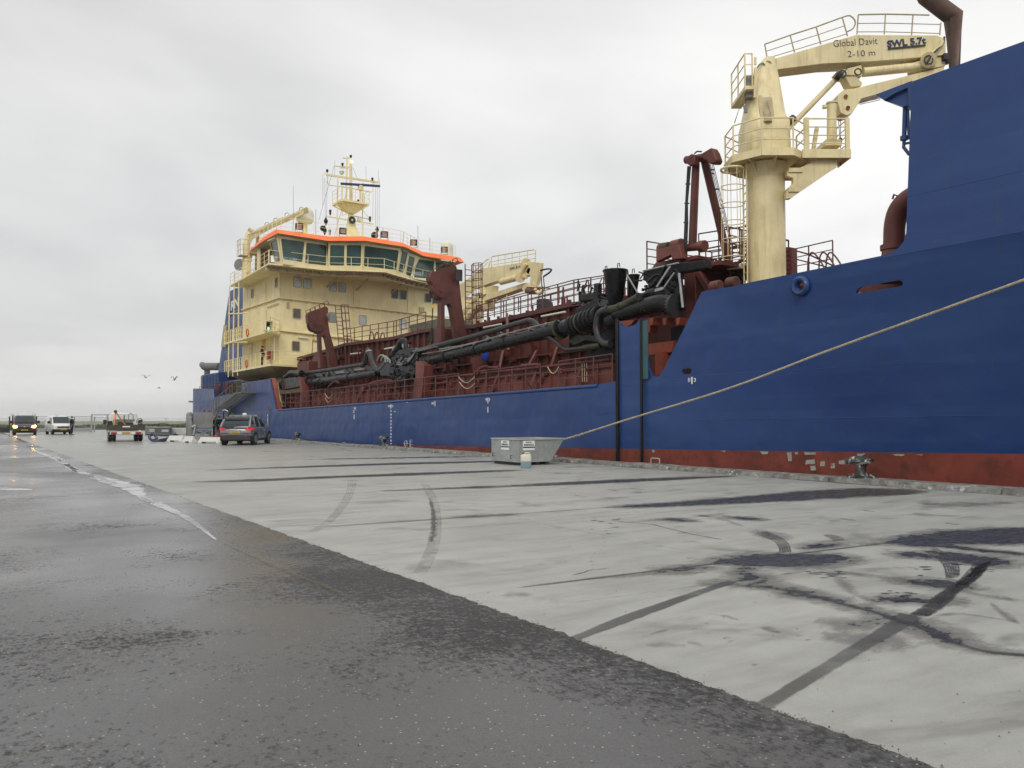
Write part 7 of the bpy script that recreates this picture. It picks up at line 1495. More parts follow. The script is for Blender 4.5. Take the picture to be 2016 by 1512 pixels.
def plate(root, y, z, w_=.52, sgn=-1):
    m_ = MB(); m_.box((-w_ / 2, y - .01, z - .055), (w_ / 2, y + .01, z + .055)); p_ = m_.build('number_plate', M_YPLATE, root, local=True)
    m_ = MB()
    for k in range(7): m_.box((-w_ / 2 + .05 + k * .062, y + sgn * .012, z - .03), (-w_ / 2 + .09 + k * .062, y + sgn * .016, z + .03))
    m_.build('plate_characters', M_CARTRIM, p_, local=True)
# ---- grey SUV: local frame, rear at y=0 facing -y, front at y=4.5
def place(px, py, heading, name, label, cat): v = P(px, py, Z=0); return thing(name, label, cat, (v.x, v.y, 0), -heading)
suv = place(462.5, 876.8, R(33), 'parked_suv', 'metallic grey SUV with lit red tail lamps and a white beacon on the roof', 'car')
def body(y, wl, wb, zl, zb_, zt, tw): return section(y, [(wl * .8, zl), (wl, zl + .08), (wb, zl + .25), (wb, (zl + zb_) / 2), (wb * .985, zb_ - .08), (tw, zt)])
m_ = MB(); m_.loft([body(y, *v) for y, v in ((0.0, (.78, .80, .45, .85, .88, .70)), (.06, (.84, .88, .40, .95, .98, .80)), (.35, (.86, .92, .30, 1.02, 1.05, .84)), (.9, (.86, .925, .26, 1.02, 1.05, .84)), (2.0, (.86, .925, .24, .99, 1.02, .84)), (3.1, (.86, .92, .24, .96, 1.0, .82)), (3.7, (.86, .91, .26, .90, .94, .76)), (4.2, (.82, .87, .28, .80, .84, .68)), (4.42, (.70, .76, .32, .66, .70, .58)), (4.50, (.60, .66, .36, .56, .60, .5)))])
b_ = m_.build('body', M_CARGREY, suv, local=True)
m_ = MB(); gh = [(-0.02, .80, 1.0, .80, 1.02), (.22, .82, 1.02, .74, 1.34), (.55, .83, 1.03, .66, 1.585), (1.4, .84, 1.02, .66, 1.615), (2.3, .84, 1.0, .65, 1.58), (2.8, .83, .99, .62, 1.42), (3.35, .80, .97, .74, .99)]
m_.loft([section(y, [(w1, z1 - .05), (w1 * .5 + w2 * .5, (z1 + z2) / 2), (w2, z2 - .03), (w2 * .9, z2)]) for y, w1, z1, w2, z2 in gh]); m_.build('window', M_GLASSD, suv, local=True)
m_ = MB(); m_.loft([section(y, [(w2, z2 - .05), (w2 + .012, z2 - .015), (w2 * .9, z2 + .018)]) for y, w2, z2 in ((.36, .72, 1.50), (.30, .73, 1.58), (.7, .675, 1.605), (1.4, .675, 1.625), (2.25, .66, 1.595), (2.45, .63, 1.53))])
for s in (-1, 1):
    m_.tube([(s * .80, -.01, 1.0), (s * .79, .12, 1.18), (s * .72, .40, 1.46), (s * .68, .6, 1.57)], .07, 8); m_.tube([(s * .845, .95, 1.02), (s * .76, 1.02, 1.32), (s * .675, 1.1, 1.59)], .05, 6)
    m_.tube([(s * .845, 1.95, 1.0), (s * .76, 1.96, 1.3), (s * .67, 1.95, 1.59)], .032, 6); m_.tube([(s * .82, 3.2, .99), (s * .72, 2.8, 1.3), (s * .64, 2.42, 1.54)], .045, 6)
    m_.prism([Vector(p) for p in ((s * .85, .05, 1.0), (s * .845, .95, 1.02), (s * .80, .98, 1.2), (s * .80, .30, 1.2))], (-s * .02, 0, 0))
m_.build('roof', M_CARGREY, suv, local=True)
m_ = MB(); m_.loft([section(y, [(w_, z), (w_ + .01, z + .1), (w_, z + .26)]) for y, w_, z in ((-.04, .76, .32), (.0, .84, .28), (.3, .90, .25))]); m_.loft([section(y, [(w_, z), (w_, z + .14)]) for y, w_, z in ((.3, .90, .23), (3.9, .90, .23))]); 
for y in (.78, 3.55):
    for s in (-1, 1):
        n = 14; ring_o = [Vector((s * .925, y + math.cos(PI * k / n) * .44, .33 + math.sin(PI * k / n) * .44)) for k in range(n + 1)]; ring_i = [Vector((s * .925, y + math.cos(PI * k / n) * .37, .33 + math.sin(PI * k / n) * .37)) for k in range(n + 1)]
        for k in range(n): m_.prism([ring_o[k], ring_o[k + 1], ring_i[k + 1], ring_i[k]], (s * .02, 0, 0))
        m_.cyl((s * .90, y, .34), (s * .927, y, .34), .38, 20)
m_.build('bumper', M_CARTRIM, suv, local=True)
for s in (-1, 1):
    m_ = MB(); m_.loft([[Vector((s * x, y, z0_)), Vector((s * x, y + .12, z0_)), Vector((s * x, y + .12, z1_)), Vector((s * x, y, z1_))] for x, y, z0_, z1_ in ((.52, -.035, .92, .94), (.60, -.045, .88, .96), (.74, -.03, .86, .99), (.84, .03, .85, 1.01), (.935, .16, .87, 1.0), (.945, .34, .93, .98))]); m_.build('tail_light', M_TAIL, suv, local=True)
    m_ = MB(); m_.box((s * .62 - .09, -.05, .50), (s * .62 + .09, .0, .57)); m_.build('reflector', M_TAILOFF, suv, local=True)
    m_ = MB(); m_.loft([[(s * (.93 + a), 2.75 + b2, 1.03 + c2) for b2, c2 in ((0, 0), (.12, .02), (.12, .14), (0, .16))] for a in (.0, .2)]); m_.bar((s * .84, 2.8, 1.0), (s * .95, 2.8, 1.06), .05); m_.build('mirror', M_CARGREY, suv, local=True)
m_ = MB(); m_.prism([Vector(p) for p in ((-.36, -.03, .66), (-.30, -.03, .84), (.30, -.03, .84), (.36, -.03, .66))], (0, .06, 0)); m_.build('plate_recess', M_CARGREY, suv, local=True); plate(suv, -.045, .75)
m_ = MB(); m_.tube([(.055 * math.cos(2 * PI * k / 14), -.02, .95 + .04 * math.sin(2 * PI * k / 14)) for k in range(15)], .008, 5); m_.tube([(-.05, -.02, .965), (0, -.02, .935), (.05, -.02, .965)], .007, 5); m_.build('emblem', M_RIM, suv, local=True)
m_ = MB(); m_.bar((-.5, .1, 1.15), (.35, .12, 1.10), .02, .03); m_.build('wiper', M_CARTRIM, suv, local=True)
for y in (.78, 3.55):
    for s in (-1, 1): curve_wheel(suv, s * .82, y, .345, .23, s)
m_ = MB()
for y in (.95, 2.0): m_.bar((-.62, y, 1.70), (.62, y, 1.70), .06, .03); m_.bar((-.60, y, 1.60), (-.60, y, 1.70), .05); m_.bar((.60, y, 1.60), (.60, y, 1.70), .05)
m_.bar((-.6, .9, 1.645), (-.6, 2.2, 1.63), .03); m_.bar((.6, .9, 1.645), (.6, 2.2, 1.63), .03); m_.build('roof_bar', M_RIM, suv, local=True)
m_ = MB(); m_.tube([(.1, 1.4, 1.66), (.1, 1.4, 1.70), (.1, 1.4, 1.81), (.1, 1.4, 1.84)], [.11, .14, .12, .06], 14); m_.build('beacon', M_DOME, suv, local=True)
m_ = MB(); m_.box((.928, 2.3, .82), (.934, 2.75, .85)); m_.box((.928, 2.45, .62), (.934, 2.6, .645)); m_.build('side_lettering', M_MARK, suv, local=True)
m_ = MB(); 
for y in (1.12, 2.02, 2.95): m_.box((.924, y, .42), (.928, y + .012, .98))
m_.box((.925, 1.85, .86), (.95, 2.0, .89)); m_.box((.925, 2.8, .84), (.95, 2.95, .87)); m_.build('door_gap', M_CARTRIM, suv, local=True)
# ---- vans seen from the front: local frame, front at y=0 facing -y
def van(px, py, heading, label, paint_, wide, hgt, ln, lit, lower_dark, seg):
    v = place(px, py, heading, 'parked_van', label, 'van'); hw = wide / 2
    def sec(y, w1, z0, zb_, w2, zt): return section(y, [(w1 * .9, z0), (w1, z0 + .12), (w1 * 1.0, zb_ * .6), (w1 * .985, zb_), (w2, zt)])
    zh = hgt * .56
    m_ = MB(); m_.loft([sec(0, hw * .86, .30, zh * .72, hw * .72, zh * .80), sec(.12, hw * .96, .26, zh * .85, hw * .84, zh * .92), sec(.6, hw, .24, zh * .96, hw * .88, zh * 1.02), sec(1.1, hw, .24, zh, hw * .9, zh * 1.08), sec(1.7, hw, .24, zh, hw * .9, zh * 1.08), sec(ln - .1, hw, .24, zh, hw * .9, zh * 1.08), sec(ln, hw * .96, .35, zh, hw * .86, zh * 1.05)]); m_.build('body', paint_, v, local=True)
    m_ = MB(); m_.loft([section(y, [(w1, zh * .98), ((w1 + w2) / 2 + .01, (zh + z2) / 2), (w2, z2 - .05), (w2 * .86, z2)]) for y, w1, w2, z2 in ((.85, hw * .88, hw * .86, zh * 1.04), (1.25, hw * .95, hw * .82, hgt * .80), (1.75, hw * .96, hw * .79, hgt * .965), (2.4, hw * .965, hw * .80, hgt), (ln - .25, hw * .965, hw * .80, hgt), (ln, hw * .95, hw * .78, hgt * .95))]); m_.build('cab', paint_, v, local=True)
    m_ = MB(); f_ = lambda s_, y, z: Vector((s_, y, z)); m_.prism([f_(-hw * .80, .92, zh * 1.08), f_(hw * .80, .92, zh * 1.08), f_(hw * .74, 1.62, hgt * .93), f_(-hw * .74, 1.62, hgt * .93)], (0, -.06, .035)); m_.build('windscreen', M_GLASSD, v, local=True)
    for s in (-1, 1):
        m_ = MB(); m_.prism([f_(s * hw * .975, 1.2, zh * 1.05), f_(s * hw * .975, 2.2, zh * 1.05), f_(s * hw * .87, 2.2, hgt * .90), f_(s * hw * .87, 1.65, hgt * .90)], (s * .02, 0, 0)); m_.build('side_window', M_GLASSD, v, local=True)
        m_ = MB(); m_.prism(rrect(Vector((s * (hw + .16), 1.15, zh * 1.16)), Vector((1, 0, 0)), Vector((0, 0, 1)), .22, .26, .06), (0, .1, 0)); m_.bar((s * hw * .93, 1.2, zh * 1.08), (s * (hw + .1), 1.18, zh * 1.1), .06); m_.build('mirror', M_CARTRIM, v, local=True)
        m_ = MB(); m_.prism([f_(s * hw * a, y, zh * z) for a, y, z in ((.60, -.02, .80), (.92, .10, .90), (.97, .16, .80), (.90, .04, .66), (.62, -.03, .68))], (0, -.03, 0)); m_.build('headlight', M_HEAD if lit else M_DOME, v, local=True)
    m_ = MB(); m_.loft([sec(-.03, hw * .84, .26, .5, hw * .84, .52), sec(.10, hw * .97, .22, .52, hw * .97, .54), sec(.5, hw * 1.005, .22, .50, hw, .52)])
    m_.box((-hw * .56, -.035, zh * .62), (hw * .56, .0, zh * .72)); m_.box((-hw * .5, -.05, zh * .40), (hw * .5, .0, zh * .52)); m_.build('bumper', M_CARTRIM if lower_dark else paint_, v, local=True)
    m_ = MB(); m_.box((-hw * .58, -.045, zh * .77), (hw * .58, .02, zh * .80)); m_.box((-.08, -.06, zh * .71), (.08, .02, zh * .82)); m_.build('grille_trim', M_RIM, v, local=True)
    plate(v, -.07, zh * .46)
    for y in (.85, ln - .8):
        for s in (-1, 1): curve_wheel(v, s * (hw - .13), y, .33, .22, s)
    return v
van(48, 857, R(3.6), 'dark brown van with both headlights lit, at the fence far down the quay', M_CARDARK, 1.92, 1.88, 4.9, True, True, 0)
wv = van(124.5, 855.5, R(-5), 'white panel van with black bumper, beside the person in black', M_CARWHITE, 1.80, 1.82, 4.4, False, True, 0)
m_ = MB(); m_.box((-.35, 2.0, 1.82), (-.15, 2.2, 1.92)); m_.build('roof_lamp', M_DOME, wv, local=True)
suv.scale = (1.05, 1.05, 1.05)
# ---- flat bed truck seen from behind
tr = place(248, 869.5, R(6), 'flatbed_truck', 'white drop-side pickup truck with brown bed, seen from behind with an orange hoist', 'truck')
m_ = MB(); m_.loft([section(y, [(w1, .45), (w1, 1.15), (w2, 1.90), (w2 * .85, z2)]) for y, w1, w2, z2 in ((3.0, .90, .76, 1.93), (3.15, .92, .80, 2.0), (4.3, .92, .80, 1.98), (4.7, .92, .78, 1.5))]); m_.loft([section(y, [(.90, .45), (.92, .7), (.88, 1.1)]) for y in (4.6, 5.4)]); m_.build('cab', M_CARWHITE, tr, local=True)
m_ = MB(); m_.prism([Vector(p) for p in ((-.68, 2.985, 1.30), (.68, 2.985, 1.30), (.64, 3.02, 1.82), (-.64, 3.02, 1.82))], (0, .03, 0)); m_.build('rear_window', M_GLASST, tr, local=True)
m_ = MB(); m_.box((-.02, 2.95, 1.28), (.02, 2.985, 1.82)); m_.bar((-.9, 2.9, 1.25), (.9, 2.9, 1.25), .06); m_.build('window_bar', M_CARTRIM, tr, local=True)
for s in (-1, 1):
    m_ = MB(); m_.prism(rrect(Vector((s * 1.12, 4.3, 1.32)), Vector((1, 0, 0)), Vector((0, 0, 1)), .22, .34, .06), (0, .08, 0)); m_.bar((s * .9, 4.3, 1.3), (s * 1.1, 4.3, 1.3), .05); m_.build('mirror', M_CARTRIM, tr, local=True)
m_ = MB(); m_.box((-1.1, 0, .80), (1.1, 2.85, .90)); bed = m_.build('bed', M_TRUCKBED, tr, local=True)
m_ = MB(); m_.box((-1.1, -.03, .86), (1.1, .0, 1.16)); m_.box((-1.13, -.05, .78), (1.13, .02, .86)); m_.build('tailboard', M_TRUCKBED, bed, local=True)
for s in (-1, 1): m_ = MB(); m_.box((s * 1.1 - .015, .01, .9), (s * 1.1 + .015, 2.85, 1.16)); m_.build('side_board', M_TRUCKBED, bed, local=True)
m_ = MB(); m_.box((-.22, -.05, .98), (.22, -.032, 1.07)); m_.build('sticker', M_WHITE, bed, local=True)
m_ = MB(); m_.box((-.95, -.02, .50), (.95, .06, .70)); m_.box((-.5, .2, .45), (.5, 2.8, .75)); m_.build('rear_bumper', M_CARWHITE, tr, local=True)
for s in (-1, 1): m_ = MB(); m_.box((s * .72 - .17, -.05, .52), (s * .72 + .17, -.02, .66)); m_.build('tail_light', M_TAILOFF, tr, local=True)
tr.scale = (1.06, 1.06, 1.0); plate(tr, -.04, .60)
for s in (-1, 1):
    curve_wheel(tr, s * .90, .9, .33, .22, s); curve_wheel(tr, s * .66, .9, .33, .2, s); curve_wheel(tr, s * .82, 4.5, .33, .22, s)
m_ = MB(); m_.bar((-.70, .5, .95), (-.62, .7, 2.05), .07); m_.bar((-.62, .7, 2.05), (-.02, .9, 1.15), .07); m_.build('hoist', M_CRANEOR, tr, local=True); m_ = MB(); m_.cyl((-.62, .55, 2.07), (-.62, .85, 2.07), .10, 10); m_.build('hoist_head', M_DARK, tr, local=True)
rnd = random.Random(9)
for i, (x, z, w_, h_, mt) in enumerate(((-.2, 1.0, .5, .36, M_TRUCKBED), (.25, 1.0, .45, .3, M_DARK), (.62, 1.05, .3, .3, M_DOME), (.9, 1.1, .22, .36, M_DARK), (-.9, 1.1, .3, .32, M_DARK))):
    m_ = MB(); m_.box((x - w_ / 2, 1.2 + i * .1, .9), (x + w_ / 2, 1.6 + i * .1, z + h_)); q = m_.build('load_crate', mt, tr, local=True, bev=.03)
m_ = MB(); m_.tube([(.2, 1.9, 1.2), (.22, 1.9, 1.85), (.35, 1.9, 1.98), (.5, 1.9, 1.8), (.52, 1.9, 1.3)], .03, 6); m_.tube([(.85 + .18 * math.cos(k * PI / 6), 1.1, 1.4 + .18 * math.sin(k * PI / 6)) for k in range(13)], .035, 6); m_.build('load_hoop', M_GREY, tr, local=True)

# people -------------------------------------------------------------------------
def person(name_label, loc, face, pose, cols_, cat='person', hiviz=False, hgt=1.78):
    jacket, trouser, hair = cols_
    root = thing('person', name_label, cat, loc, face); s = hgt / 1.78
    def skin(nm, chains, mat, par, sub=2):
        vs, es, rs = [], [], []
        idx = {}
        for ch in chains:
            prev = None
            for (p, r) in ch:
                key = tuple(round(c, 4) for c in p)
                if key not in idx: idx[key] = len(vs); vs.append(tuple(c * s for c in p)); rs.append(r * s)
                if prev is not None and prev != idx[key]: es.append((prev, idx[key]))
                prev = idx[key]
        me = bpy.data.meshes.new(nm); me.from_pydata(vs, es, []); me.materials.append(mat); o = bpy.data.objects.new(nm, me); C.objects.link(o); o.parent = par
        md = o.modifiers.new('skin', 'SKIN'); md.use_smooth_shade = True
        sv = me.skin_vertices[0].data
        for i, r in enumerate(rs): sv[i].radius = (r, r)
        sv[0].use_root = True
        sb2 = o.modifiers.new('sub', 'SUBSURF'); sb2.levels = sub; sb2.render_levels = sub; return o
    la, ra, ll, rl = pose['la'], pose['ra'], pose['ll'], pose['rl']
    pel = (0, 0, .95); che = (0, .0, 1.28); nek = (0, 0, 1.47); hd = (0, -.02, 1.60); tp = (0, -.02, 1.69)
    chains = [[(pel, .12), ((0, 0, 1.12), .11), (che, .13), ((0, 0, 1.42), .07), (nek, .045), ((0, -.01, 1.53), .05), (hd, .075), (tp, .065)], [(hd, .075), ((0, -.085, 1.585), .014)]]
    for sg, arm in ((-1, la), (1, ra)):
        w_ = Vector(arm[2]); d_ = (w_ - Vector(arm[1])).normalized(); pal = w_ + d_ * .07
        chains.append([(che, .13), ((sg * .19, 0, 1.40), .055), (arm[1], .038), (tuple(w_), .025), (tuple(pal), .030)])
        side = d_.cross(Vector((0, 1, 0)))
        if side.length < .1: side = Vector((1, 0, 0))
        side.normalize()
        for k, l in enumerate((.065, .075, .07, .055)):
            b0 = pal + side * (k - 1.5) * .018 + d_ * .02; chains.append([(tuple(pal), .030), (tuple(b0), .009), (tuple(b0 + d_ * l * .55 + Vector((0, -.01, 0))), .008), (tuple(b0 + d_ * l + Vector((0, -.025, 0))), .007)])
        b0 = w_ + d_ * .03 + side * .035; chains.append([(tuple(w_), .025), (tuple(b0), .010), (tuple(b0 + d_ * .045 + side * .012), .008)])
    for sg, leg in ((-1, ll), (1, rl)): chains.append([(pel, .12), ((sg * .09, 0, .88), .085), (leg[0], .055), (leg[1], .04)])
    skin('body', chains, M_SKIN, root)
    jk = [[((0, 0, .92), .15), ((0, 0, 1.12), .15), (che, .165), ((0, 0, 1.43), .09)]] + [[(che, .165), ((sg * .20, 0, 1.40), .075), (arm[1], .06), (tuple(Vector(arm[1]).lerp(Vector(arm[2]), .93)), .048)] for sg, arm in ((-1, la), (1, ra))]
    j_ = skin('jacket', jk, jacket, root)
    t2 = [[((0, 0, .96), .135), ((sg * .09, 0, .86), .10), (leg[0], .075), ((leg[1][0], leg[1][1], .10), .06)] for sg, leg in ((-1, ll), (1, rl))]; skin('trousers', t2, trouser, root)
    for sg, leg in ((-1, ll), (1, rl)): m_ = MB(); x, y = leg[1][0] * s, leg[1][1] * s; m_.loft([[(x - .045, y + .07, z), (x + .045, y + .07, z), (x + .05, y - .12, z), (x, y - .2, z), (x - .05, y - .12, z)] for z in (0.0, .06)]); m_.build('shoe', M_CLOTH, root, local=True, bev=.015)
    m_ = MB(); m_.dome(Vector((0, .0, 1.63)) * s, .098 * s, -.35, 14, 7); m_.build('hair', hair, root, local=True)
    m_ = MB()
    for sg in (-1, 1): m_.dome(Vector((sg * .03, -.098, 1.605)) * s, .010, -.9, 8, 5)
    m_.build('eyes', M_CLOTH, root, local=True); m_ = MB(); m_.box((-.02 * s, -.098 * s, 1.553 * s), (.02 * s, -.09 * s, 1.559 * s)); m_.build('mouth', M_TAILOFF, root, local=True)
    m_ = MB()
    for sg in (-1, 1): m_.dome(Vector((sg * .082, -.01, 1.60)) * s, .025, -.9, 8, 5, (.4, .8, 1.2))
    m_.build('ears', M_SKIN, root, local=True)
    if hiviz:
        m_ = MB(); m_.loft([[(math.cos(k * PI / 8) * .185 * s, math.sin(k * PI / 8) * .175 * s, z * s) for k in range(16)] for z in (1.0, 1.2, 1.36)] , True); m_.build('hi_vis_vest', M_HIVIS, root, local=True)
        m_ = MB(); m_.loft([[(math.cos(k * PI / 8) * .190 * s, math.sin(k * PI / 8) * .180 * s, z * s) for k in range(16)] for z in (1.08, 1.13)], True); m_.build('reflective_band', M_DOME, root, local=True)
    return root
stand = dict(la=((-.19, 0, 1.40), (-.24, .02, 1.12), (-.22, -.05, .86)), ra=((.19, 0, 1.40), (.24, .02, 1.12), (.22, -.05, .86)), ll=((-.09, -.01, .50), (-.10, .02, .09)), rl=((.10, -.02, .50), (.13, .0, .09)))
talk = dict(la=((-.19, 0, 1.40), (-.25, -.02, 1.13), (-.10, -.22, 1.08)), ra=((.19, 0, 1.40), (.25, .0, 1.13), (.16, -.22, 1.02)), ll=((-.10, -.01, .50), (-.13, .02, .09)), rl=((.09, -.02, .50), (.10, .0, .09)))
def gp(px, py): v = P(px, py, Z=0); return (v.x, v.y, 0)
person('person in black jacket and trousers standing beside the white van', gp(140.5, 855.5), R(60), stand, (M_CLOTH, M_CLOTH, M_HAIRD), hgt=1.84)
person('person in hi-vis yellow vest with grey hair beside the grey tank unit', gp(420.5, 861), R(70), talk, (M_CLOTHB, M_CLOTHB, M_HAIR), hiviz=True)
person('person in a long dark coat with back turned, standing under the gangway', gp(431, 861), R(200), stand, (M_CLOTH, M_CLOTHB, M_HAIRD), hgt=1.86)
c = P(*zG(408, 1275), X=20.5); person('person in dark work clothes with reflective stripes on the cream lower balcony', (20.5, c.y, zb3 + .005), R(60), talk, (M_CLOTH, M_CLOTH, M_HAIRD))

# bollards ---------------------------------------------------------------------------
def bollard(v, label, sc_=1.0, rz=0):
    b = thing('bollard', label, 'bollard', v, rz, 'iron mooring bollards along the quay edge')
    m_ = MB(); m_.loft([[(math.cos(k * PI / 12) * r * 1.0, math.sin(k * PI / 12) * r * 1.25, z) for k in range(24)] for r, z in ((.28, 0), (.28, .035), (.24, .06))]); m_.build('base_plate', M_BOLL, b, local=True)
    for k in range(6): a = k * PI / 3 + .3; m_ = MB(); m_.cyl((math.cos(a) * .20, math.sin(a) * .25, .05), (math.cos(a) * .20, math.sin(a) * .25, .085), .028, 6); m_.build('bolt', M_BOLL, b, local=True)
    m_ = MB(); rings = []
    for z, r, ox in ((.05, .17, 0), (.12, .13, 0), (.25, .12, .01), (.32, .14, .02)): rings.append([(math.cos(k * PI / 12) * r + ox, math.sin(k * PI / 12) * r, z) for k in range(24)])
    for z, rx, ry in ((.35, .20, .24), (.40, .235, .33), (.44, .22, .34), (.475, .14, .26), (.485, .04, .08)): rings.append([(math.cos(k * PI / 12) * rx + .02, math.sin(k * PI / 12) * ry, z + .035 * abs(math.sin(k * PI / 12)) * (1 if z < .47 else 0)) for k in range(24)])
    m_.loft(rings); m_.build('post', M_BOLL, b, local=True); m_ = MB(); m_.tube(spline([Vector(p) for p in ((-.05, .42, .36), (-.02, .33, .41), (0, .15, .46), (0, -.12, .46), (0, -.27, .43))], 3), [.05] * 2 + [.085] * 10 + [.06], 10); m_.build('horn', M_BOLL, b, local=True); b.scale = (sc_, sc_, sc_); return b
b1 = bollard((18.86, P(1695, 941, X=18.86).y, .13), 'iron bollard splashed with white droppings, below the bare patches on the red hull')
def copy_tree(o, parent=None):
    c = o.copy(); C.objects.link(c)
    if parent: c.parent = parent
    for ch in [x for x in o.children]: copy_tree(ch, c)
    return c
for px_, lab in ((755, 'iron bollard near the dotted white draught scale on the hull'), (585, 'small far bollard just right of the grey SUV, at the quay edge'), (1084, 'bollard hidden behind the grey skip with the mooring rope on it')):
    o = copy_tree(b1); o.location = (18.86, P(px_, 876, X=18.86).y, .13); o['label'] = lab; o.rotation_euler.z = R(px_ % 20 - 10)
    if px_ == 1084: o.location = (18.80, rp_[0].y + .05, .13)
def hoop(px_, py, label):
    p = P(px_, py, X=18.95); m_ = MB(); m_.tube(spline([p + Vector((0, .20, -.1)), p + Vector((0, .195, .10)), p + Vector((0, .15, .14)), p + Vector((0, -.15, .14)), p + Vector((0, -.195, .10)), p + Vector((0, -.20, -.1))], 3), .022, 8)
    tag(m_.build('ladder_hoop', M_GALV), label, 'grab rail', 'steel ladder hoops at the quay edge')
hoop(1290, 911, 'low steel ladder hoop at the quay edge right of the black guide bars'); hoop(677, 876, 'small far steel ladder hoop at the quay edge left of the middle bollard')

# skip --------------------------------------------------------------------------------
k0 = P(1022, 917, Z=0); SK = thing('skip', 'galvanised steel waste skip with two white notice signs and a slanted end', 'skip', (k0.x, k0.y, 0))
sL, sW, sh, z0 = 1.95, 1.75, .90, .11
def skp(x, y, z): return Vector((x, y, z))
o_b = [skp(0, 0, z0), skp(sL - .60, 0, z0), skp(sL - .60, sW, z0), skp(0, sW, z0)]; o_t = [skp(0, 0, sh), skp(sL, 0, sh), skp(sL, sW, sh), skp(0, sW, sh)]
m_ = MB(); i_b = [skp(.04, .04, z0 + .05), skp(sL - .63, .04, z0 + .05), skp(sL - .63, sW - .04, z0 + .05), skp(.04, sW - .04, z0 + .05)]; i_t = [skp(.03, .03, sh), skp(sL - .04, .03, sh), skp(sL - .04, sW - .03, sh), skp(.03, sW - .03, sh)]
m_.loft([o_b, o_t, i_t, i_b]); m_.build('tub', M_GALV, SK, local=True)
m_ = MB()
for a_, b_ in ((skp(-.03, 0, sh), skp(sL + .03, 0, sh)), (skp(sL, 0, sh), skp(sL, sW, sh)), (skp(sL, sW, sh), skp(0, sW, sh)), (skp(0, sW, sh), skp(0, 0, sh))): m_.bar(a_, b_, .07, .045)
m_.build('rim', M_DOME if False else paint('rim_zinc', (.45, .45, .43), .5, .1, metallic=.2), SK, local=True)
m_ = MB()
for x in (.12, .75, 1.15): m_.box((x, .02, 0), (x + .14, sW - .02, z0 - .002))
m_.build('foot', M_DARK, SK, local=True)
for (p0, ex) in ((skp(-.006, 1.1, .52), Vector((0, -1, 0))), (skp(.15, -.006, .52), Vector((1, 0, 0)))):
    nrm = Vector((-1, 0, 0)) if ex.y else Vector((0, -1, 0)); m_ = MB(); m_.prism([p0, p0 + ex * .50, p0 + ex * .50 + Vector((0, 0, .33)), p0 + Vector((0, 0, .33))], nrm * .008); sg = m_.build('sign', M_WHITE, SK, local=True)
    OFF[sg.name] = Vector((0, 0, 0)); q = p0 + nrm * .012
    m_ = MB(); m_.prism([q + Vector((0, 0, .085)), q + ex * .50 + Vector((0, 0, .085)), q + ex * .5 + Vector((0, 0, .125)), q + Vector((0, 0, .125))], nrm * .002); m_.build('sign_band', M_NAVY, sg, local=True)
    text('sign_lettering', 'KUN TIL', q + ex * .14 + Vector((0, 0, .245)), q + ex * .36 + Vector((0, 0, .245)), .05, (0, 0, 1), M_CARTRIM, sg, .002, offset=.02)
    text('sign_lettering', 'SKIBSAFFALD', q + ex * .04 + Vector((0, 0, .155)), q + ex * .46 + Vector((0, 0, .155)), .06, (0, 0, 1), M_CARTRIM, sg, .002, offset=.02)
for p0, ex in ((skp(-.01, 1.55, .38), Vector((0, -1, 0))), (skp(-.01, .42, .34), Vector((0, -1, 0)))):
    m_ = MB(); m_.tube([p0, p0 + Vector((-.07, 0, 0)), p0 + Vector((-.07, 0, -.10)), p0 + Vector((0, 0, -.10))], .013, 6); m_.build('lifting_lug', M_DARK, SK, local=True)
# jerrycan
j0 = P(1035.5, 921.5, Z=0); JC = thing('jerrycan', 'white plastic jerrycan half full of blue fluid, in front of the grey skip', 'canister', (j0.x, j0.y, 0), -YAW)
M_JLO = paint('can_fluid_blue', (.20, .29, .33), .35, .05, bump=0); M_JUP = paint('can_plastic', (.60, .58, .46), .35, .05, bump=0)
def rr2(w_, d_, z, r=.05): return [Vector((v.x, v.y, z)) for v in rrect(Vector((0, 0, 0)), Vector((1, 0, 0)), Vector((0, 1, 0)), w_, d_, r, 3)]
m_ = MB(); m_.loft([rr2(.33, .24, 0), rr2(.35, .26, .02), rr2(.35, .26, .225)]); m_.build('lower_body', M_JLO, JC, local=True)
m_ = MB(); m_.loft([rr2(.35, .26, .225), rr2(.35, .26, .40), rr2(.32, .23, .44, .06), rr2(.24, .16, .455, .06)]); m_.build('upper_body', M_JUP, JC, local=True)
m_ = MB(); m_.cyl((-.10, -.02, .44), (-.10, -.02, .49), .035, 12); m_.build('cap', M_DARK, JC, local=True)
m_ = MB(); m_.tube([(-.04, 0, .45), (-.02, 0, .50), (.10, 0, .50), (.13, 0, .44)], .02, 8); m_.build('handle', M_JUP, JC, local=True)

# tank unit on a frame, hose, barriers, bins, crates ------------------------------------
t0 = P(392, 862.5, Z=0); TU = thing('tank_unit', 'grey pump and tank unit with square box on legs under the foot of the gangway', 'machine', (t0.x, t0.y, 0), -R(12))
u = lambda x, y: ((x - 800) / 7.2 * dep(t0) / F, (580 - y) / 7.2 * dep(t0) / F)
def ubox(m_, x0, y0_, x1, y1, d0, d1): (a, b), (c, d) = u(x0, y1), u(x1, y0_); m_.box((a, d0, b), (c, d1, d))
m_ = MB(); ubox(m_, 725, 218, 982, 440, 0, 1.5); m_.build('box', M_GREY, TU, local=True, bev=.03)
m_ = MB(); ubox(m_, 725, 440, 745, 590, 0, .1); ubox(m_, 962, 440, 982, 590, 0, .1); ubox(m_, 725, 440, 745, 590, 1.4, 1.5); ubox(m_, 962, 440, 982, 590, 1.4, 1.5); ubox(m_, 700, 560, 985, 582, -.05, .05); ubox(m_, 745, 452, 962, 466, 0, .08); (a, b), (c, d) = u(770, 540), u(940, 470); m_.bar((a, .05, d), (c, .05, b), .05); m_.bar((a, .05, b), (c, .05, d), .05)
